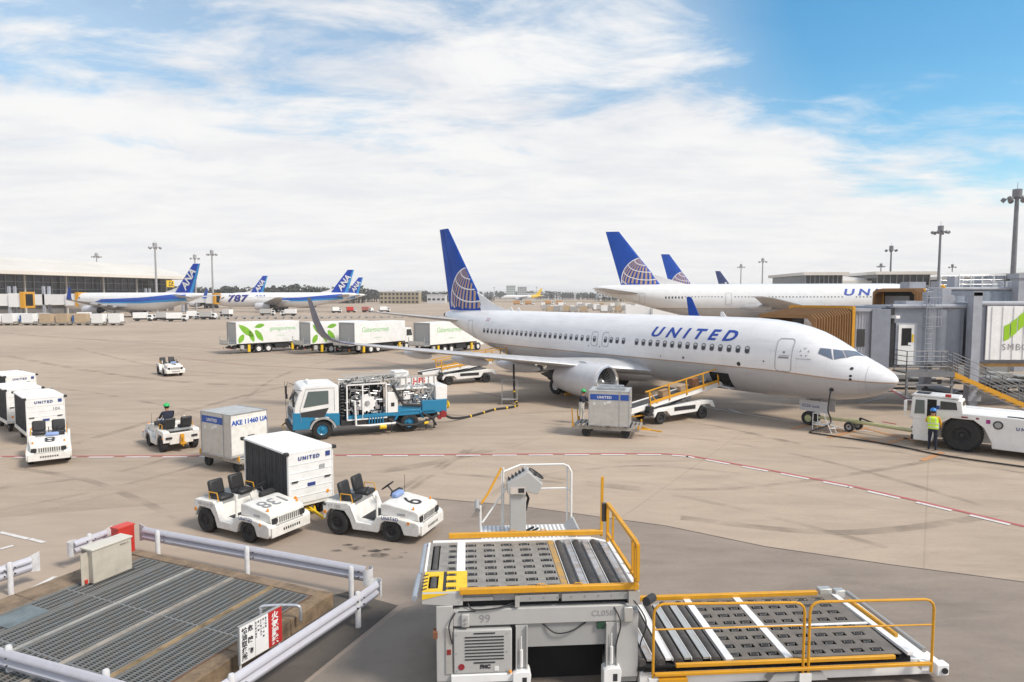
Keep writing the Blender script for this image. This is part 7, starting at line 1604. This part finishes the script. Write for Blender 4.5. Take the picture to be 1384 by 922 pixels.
guard('short white guard rail ending at the left edge beside the drain', [(-12.2, 11.6), (-11.1, 13.6), (-10.8, 14.23)], [(-10.92, 13.78)], 1)
guard('very short guard rail piece behind the beige cabinet', [(-10.45, 15.15), (-10.15, 15.9)], [(-10.3, 15.5)], 1, cap=(-10.45, 15.15, 200))

def fishtail(x, y, a, guard_obj):
    MB().loft([[V((0, -.006, .33)), V((0, -.006, .67)), V((0, .006, .67)), V((0, .006, .33))], [V((.22, -.006, .27)), V((.22, -.006, .73)), V((.22, .006, .73)), V((.22, .006, .27))]]).build('end_plate', POSTM, guard_obj, loc=(x, y, 0), rot=(0, 0, R(a)))
for o_ in [o for o in COL.objects if o.name.startswith('guard_rail') and o.type == 'EMPTY']:
    if 'longest' in o_['label']: fishtail(-9.28, 16.12, 158, o_)
    if 'left edge' in o_['label']: fishtail(-10.82, 14.2, 62, o_)
    if 'very short' in o_['label']: fishtail(-10.17, 15.86, 66, o_)

# ------------------------------------------------------------------ drain grating
def drain():
    t = thing('drain_grating', 'raised drain pit covered by steel gratings in the bottom left corner', 'drain', (-3.73, 13.2, 0), -23.5)
    CW = mat('stained_concrete_kerb', (.24, .17, .105), .9, dirt=.95, scale=2.4, tint=(.04, .03, .024), bump=.5, bscale=12); CT = mat('kerb_top', (.25, .18, .12), .9, dirt=.9, scale=2.6, tint=(.06, .045, .035), bump=.4, bscale=15)
    for i in range(6): MB().box(-.32, 0, -1.25 * (i + 1) + .006, -1.25 * i - .006 if i else 0, 0, .315).build('kerb_block', CW, t, bevel=.015)
    for i in range(5): MB().box(-.32 - 1.12 * (i + 1) + .006, -.32 - 1.12 * i - .006, -.26, 0, 0, .312).build('kerb_block', CT, t, bevel=.015)
    for i in range(6): MB().box(-6.1, -5.92 + .5, -.28 - 1.2 * (i + 1) + .006, -.28 - 1.2 * i - .006, 0, .30).build('kerb_block', CT, t, bevel=.015)
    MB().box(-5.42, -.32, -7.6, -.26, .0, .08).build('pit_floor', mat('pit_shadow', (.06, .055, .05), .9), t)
    GM = mat('grating_steel', (.13, .135, .13), .6, .3, dirt=.6, scale=2, tint=(.16, .14, .12)); GM2 = mat('grating_light_bar', (.27, .29, .30), .5, .4, dirt=.7, scale=4, tint=(.26, .18, .12))
    def panel(w, l, fine=.05):
        m = MB(); n = round(w / .15)
        for i in range(n): x = (i + .5) * w / n; m.box(x - .008, x + .008, 0, l, -.03, .012)
        m.m = 1; k = int(l / fine)
        for i in range(k): y = (i + .5) * l / k; m.add([(0, y - .015, -.006), (w, y - .015, -.006), (w, y + .015, -.006), (0, y + .015, -.006), (0, y - .015, -.03), (w, y - .015, -.03)], [(0, 1, 2, 3), (4, 5, 1, 0)])
        m.m = 0; m.box(0, .015, 0, l, -.04, .006); m.box(w - .015, w, 0, l, -.04, .006); m.box(.015, w - .015, 0, .015, -.04, .004); m.box(.015, w - .015, l - .015, l, -.04, .004)
        return m.mesh('grating_panel', [GM2, GM], 0)
    edges = [(-5.40, -4.62), (-4.60, -3.80), (-3.70, -2.60), (-2.48, -1.48), (-1.34, -.34)]
    L_ = 1.8
    for a, b in edges:
        me = panel(b - a, L_)
        for j in range(4):
            o = bpy.data.objects.new('grating_panel', me); COL.objects.link(o); o.parent = t; o.location = (a, -.28 - L_ * (j + 1) + .0, .29 + .003 * (j % 2))
    for x0, x1, m in ((-3.79, -3.71, mat('pale_seam', (.38, .37, .34), .6, dirt=.3)), (-2.59, -2.49, mat('tan_seam', (.34, .30, .25), .6, dirt=.4)), (-1.47, -1.35, mat('rusty_seam', (.30, .21, .11), .7, dirt=.5))): MB().box(x0, x1, -7.5, -.27, .24, .305).build('support_bar', m, t)
    MB().box(-5.25, -4.62, -3.6, -2.85, .30, .312).build('checker_plate', mat('bluish_plate', (.22, .26, .27), .5, .4, dirt=.3), t); MB().box(-.345, -.32, -7.5, -.28, .2, .325).build('edge_angle', mat('rust_angle', (.16, .09, .06), .7), t)
    return t
drain()
def cabinet():
    t = thing('electrical_cabinet', 'beige electrical cabinet with open side door on the drain edge', 'cabinet', (-9.02, 13.64, .30), 66.5)
    BE = mat('beige_paint', (.50, .46, .39), .5, dirt=.15, scale=3); MB().box(.0, .90, .0, .36, 0, .72).build('body', BE, t, bevel=.012); MB().box(-.02, .92, -.02, .38, .72, .76).build('lid', mat('pale_beige', (.60, .57, .50), .5, dirt=.1), t, bevel=.008)
    MB().box(-.012, -.002, .20, .34, .02, .70).build('dark_side_gap', mat('warm_grey', (.20, .18, .16), .6), t); MB().box(-.16, -.0, .14, .155, .0, .69).build('door', BE, t); MB().box(-.10, -.05, .10, .14, .02, .1).build('red_tag', RED, t); text('NAA-3', .07, INK, t, (.62, -.003, .62), (1, 0, 0)); MB().box(-.03, .93, -.03, .39, -.03, 0).build('base_plate', DARK, t)
cabinet()
rb = thing('fire_box', 'red metal box standing behind the beige cabinet', 'box', (-9.55, 15.75, 0), 66); MB().box(-.2, .22, -.0, .28, 0, .78).build('body', RED, rb, bevel=.012); MB().box(-.21, .23, -.01, .29, .78, .82).build('lid', mat('bright_red', (.62, .05, .03), .4), rb)
def warning_sign():
    A, B = V((-4.60, 10.62, 0)), V((-4.17, 11.40, 0)); d = (B - A); L_ = d.length; a = math.degrees(atan2(d.y, d.x))
    t = thing('warning_sign', 'white and red fire warning board with black Japanese lettering by the guard rail', 'sign', (A.x, A.y, 0), a)
    z0, z1 = .27, .92; w = L_ * .66
    o = MB().box(0, w, -.01, .012, z0, z1).build('white_board', ROOFW, t); r = MB().box(w, L_, -.01, .012, z0, z1 + .0).build('red_board', mat('sign_red', (.50, .03, .03), .45, dirt=.15), t)
    MB().box(-.02, L_ + .02, .012, .03, z0 - .02, z0).box(-.02, L_ + .02, -.014, .03, z1, z1 + .015).box(-.02, .0, -.014, .03, z0, z1).box(w * .52, w * .52 + .006, -.013, -.01, z0, z1).build('frame', GREYP, t)
    MB().cyl((.03, .04, 0), (.03, .04, z1), .02, n=8).build('post', POSTM, t); MB().cyl((L_ - .03, .04, 0), (L_ - .03, .04, z1), .02, n=8).build('post', POSTM, t)
    def vt(s, size, m, x, z, b, sp, par=o):
        for i, ch in enumerate(s): text(ch, size, m, par, (x, -.014, z - i * sp), (1, 0, 0), bold=b)
    vt('給油取扱所', .115, INK, .03, z1 - .14, .004, .115); vt('危険物', .11, INK, .155, z1 - .14, .004, .20)
    rn = ('危険物の類別', '第四類', '危険物の品名', '第二石油類', '最大数量'); 
    for i, s in enumerate(rn): vt(s, .042, INK, .305 + i * .052, z1 - .08, .0005, .05 if i % 2 == 0 else .075)
    vt('火気厳禁', .15, WHITE, w + .07, z1 - .16, .006, .15, r)
warning_sign()
hp = thing('pipe_hoop', 'bent grey pipe hoop standing on the kerb behind the warning sign', 'handrail', (0, 0, 0)); MB().tube(smooth_path([(-4.80, 12.05, .28), (-4.80, 12.05, .50), (-4.74, 12.07, .58), (-4.16, 12.10, .58), (-4.06, 12.1, .50), (-4.06, 12.1, .28)], 5), .03, 8).build('pipe', GALV, hp)
# ------------------------------------------------------------------ far ramp equipment
def far_uld(label, px, Y, m, w=2.4, hh=1.9, grp='containers lined up on the far left apron', blue=False):
    X = (px - 692) / F_PX * Y; t = thing('air_cargo_container', label, 'container', (X, Y, 0), random.Random(px).uniform(-6, 6), grp)
    MB().box(-w / 2, w / 2, -.8, .8, .6, .6 + hh).build('shell', m, t); b = MB(); b.box(-w / 2 - .25, w / 2 + .25, -.85, .85, .36, .58)
    for s in (-1, 1): b.cyl((s * w * .36, -.9, .25), (s * w * .36, .9, .25), .25, n=10); b.box(s * (w / 2 + .25) - .06, s * (w / 2 + .25) + .06, -.85, .85, .3, .9)
    b.build('dolly_base', mat('dusty_frame', (.30, .27, .24), .7) if not MATS.get('df') else MATS['df'], t)
    if blue: MB().box(-w / 2 - .5, -w / 2 - .01, -.7, .7, .65, 2.2).build('blue_curtain', mat('curtain_blue', (.03, .12, .35), .6), t)
    return t
MATS['df'] = mat('dusty_frame', (.30, .27, .24), .7)
TANC = mat('tan_container', (.50, .38, .25), .6, dirt=.2)
for i, (px, m, bl, lab) in enumerate(((-8, ROOFW, True, 'white container cut by the left edge of the far row'), (14, ROOFW, False, 'white container, first whole one of the far left row'), (40, ROOFW, True, 'white container with blue curtain in the far left row'), (64, TANC, False, 'tan container, leftmost of three tan ones'), (87, TANC, False, 'tan container, middle of three tan ones'), (111, TANC, True, 'tan container with blue side, rightmost of three tan ones'), (134, ROOFW, False, 'white container just right of the tan ones'), (157, ROOFW, False, 'white container at the right end of the far left row'))):
    far_uld(lab, px, 143 + (i % 3) * .8, m, 2.5, 2.0, blue=bl)
def far_truck(label, px, Y, col, L_=5.5, hh=2.3, rz=0, grp='service vehicles around the far aircraft', kind='service_truck'):
    X = (px - 692) / F_PX * Y; t = thing(kind, label, 'truck', (X, Y, 0), rz, grp)
    MB().box(-L_ / 2, L_ * .2, -1, 1, .8, hh + .5).build('body', col, t); MB().prism([(L_ * .22, .5), (L_ * .22, hh), (L_ * .42, hh), (L_ * .5, hh * .6), (L_ * .5, .5)], -1, 1).build('cab', ROOFW, t)
    MB().box(-L_ / 2, L_ / 2, -.6, .6, .4, .8).build('chassis', DARK, t); MB().box(L_ * .26, L_ * .43, -1.02, 1.02, hh * .62, hh * .9).build('windows', GLASS, t); b = MB()
    for x in (-L_ * .32, L_ * .32):
        for s in (-1, 1): b = MB().cyl((x, s * .8, .42), (x, s * 1.02, .42), .42, n=14); b.build('wheel', TYRE, t)
    return t
for px, Y, c, L_, rz, lab in ((194, 168, ROOFW, 6.5, 4, 'white van-like truck under the tail of the blue-banded jet'), (216, 172, LGREY, 5, 180, 'small truck just right of the one under the blue-banded tail'), (240, 166, ROOFW, 7, 0, 'long white truck right of the blue-banded jet tail'), (262, 186, ROOFW, 5, 30, 'small truck between the two blue jets, left one'), (282, 180, LGREY, 6, 0, 'grey truck between the two blue jets, right one'),
                         (306, 205, ROOFW, 5, 170, 'white truck below the nose of the 787 lettered jet'), (362, 215, LGREY, 7, 5, 'grey truck below the engine of the 787 lettered jet'), (390, 212, ROOFW, 7, 180, 'white truck right of the 787 engine'), (455, 250, ROOFW, 5, 10, 'white truck under the tail of the 787 lettered jet'), (475, 255, RED, 5, 0, 'red truck just right of the 787 tail'), (497, 258, mat('faded_red', (.5, .18, .15), .6), 6, 0, 'pinkish red truck, farthest right of the small red pair'), (520, 262, ROOFW, 6, 0, 'white truck alone right of the red ones'),
                         (30, 160, ROOFW, 6, 0, 'white truck under the yellow-framed bridge at the left edge'), (62, 163, LGREY, 5, 0, 'grey truck between the left bridges'), (118, 170, ROOFW, 6, 10, 'white truck beside the engine of the blue-banded jet'), (150, 160, LGREY, 5, 175, 'truck under the wing of the blue-banded jet')):
    far_truck(lab, px, Y, c, L_ * .7, 1.75, rz + random.Random(px).uniform(-25, 25))
G2 = 'containers standing far away in the middle distance'; rn = random.Random(8)
for i in range(34):
    px = 735 + i * 4.6 + rn.uniform(-2, 2); Y = rn.choice([255, 290, 330, 380]) ; far_uld(('small white', 'small light grey', 'small tan', 'small off-white', 'small darker grey')[i % 5] + ' container among the distant rows seen above the airliner roof', px, Y, [ROOFW, LGREY, TANC, ROOFW, GREYP][i % 5], rn.uniform(2.2, 3.5), rn.uniform(1.6, 2.4), G2)
for i, px in enumerate((700, 716, 742, 758)): far_truck(('orange', 'second orange', 'third orange', 'rightmost orange')[i] + ' service truck on the far taxiway below the freighter', px, 480, mat('faded_orange', (.55, .30, .12), .7), 7, 2.5, 0, 'orange trucks far below the freighter')
for i, (px, Y, L_) in enumerate(((868, 190, 10), (905, 165, 9), (935, 180, 8))): far_truck(('white high box truck under the wide-body tail', 'white box truck just behind the near fuselage top', 'white box truck beside the blue winglet')[i], px, Y, ROOFW, L_, 3.2, 0)
# low railings of empty dollies by the 787
G3 = 'empty dollies lined up below the blue jets'
base = thing('empty_dolly', 'empty low dolly in the line below the blue jets', 'dolly', (-95, 178, 0), 0, G3); m = MB(); m.box(-1.5, 1.5, -.8, .8, .4, .52)
for s in (-1, 1): m.cyl((s * 1.1, -.8, .22), (s * 1.1, .8, .22), .22, n=8); m.box(s * 1.5 - .05, s * 1.5 + .05, -.8, .8, .5, .9)
m.build('frame', GREYP, base)
for i in range(1, 24): dup(base, 'empty low dolly in the line below the blue jets', (-95 + i * 4.1, 178 + i * 1.0 + (i % 3) * .4, 0), 4, G3)
# small ramp clutter near the parked vehicles
def chock(label, p, rz):
    t = thing('wheel_chock', label, 'wheel chock', (p[0], p[1], 0), rz, 'wheel chocks by the landing gear'); MB().prism([(-.14, 0), (.14, 0), (.04, .16), (-.04, .16)], -.3, .3).build('wedge', YEL, t); MB().tube([(0, .3, .1), (.1, .5, .03), (0, .8, .02)], .012, 5).build('rope', DARK, t)
av_ = V((-cos(-.9), -sin(-.9), 0)); sv_ = V((sin(-.9), -cos(-.9), 0)); N_ = V((17.66, 29.56, 0))
for a_, b_, lb in ((3.5, .0, 'yellow wheel chock in front of the nose wheel'), (18.85, 2.86, 'yellow wheel chock in front of the main wheel beside the engine')):
    q = N_ + av_ * a_ + sv_ * b_; chock(lb, (q.x, q.y), math.degrees(-.9))
# ------------------------------------------------------------------ thin haze over the airfield
hzb = MB().box(-2600, 2600, -80, 5100, -1.2, 32).build('haze', [], smooth=0)
hm_ = bpy.data.materials.new('haze_air'); hm_.use_nodes = True; t_ = hm_.node_tree; t_.nodes.clear()
pv = t_.nodes.new('ShaderNodeVolumePrincipled'); pv.inputs['Color'].default_value = (.95, .95, .97, 1); pv.inputs['Density'].default_value = .00024
ou = t_.nodes.new('ShaderNodeOutputMaterial'); t_.links.new(pv.outputs[0], ou.inputs['Volume']); hzb.data.materials.clear(); hzb.data.materials.append(hm_)
tag(hzb, kind='stuff')
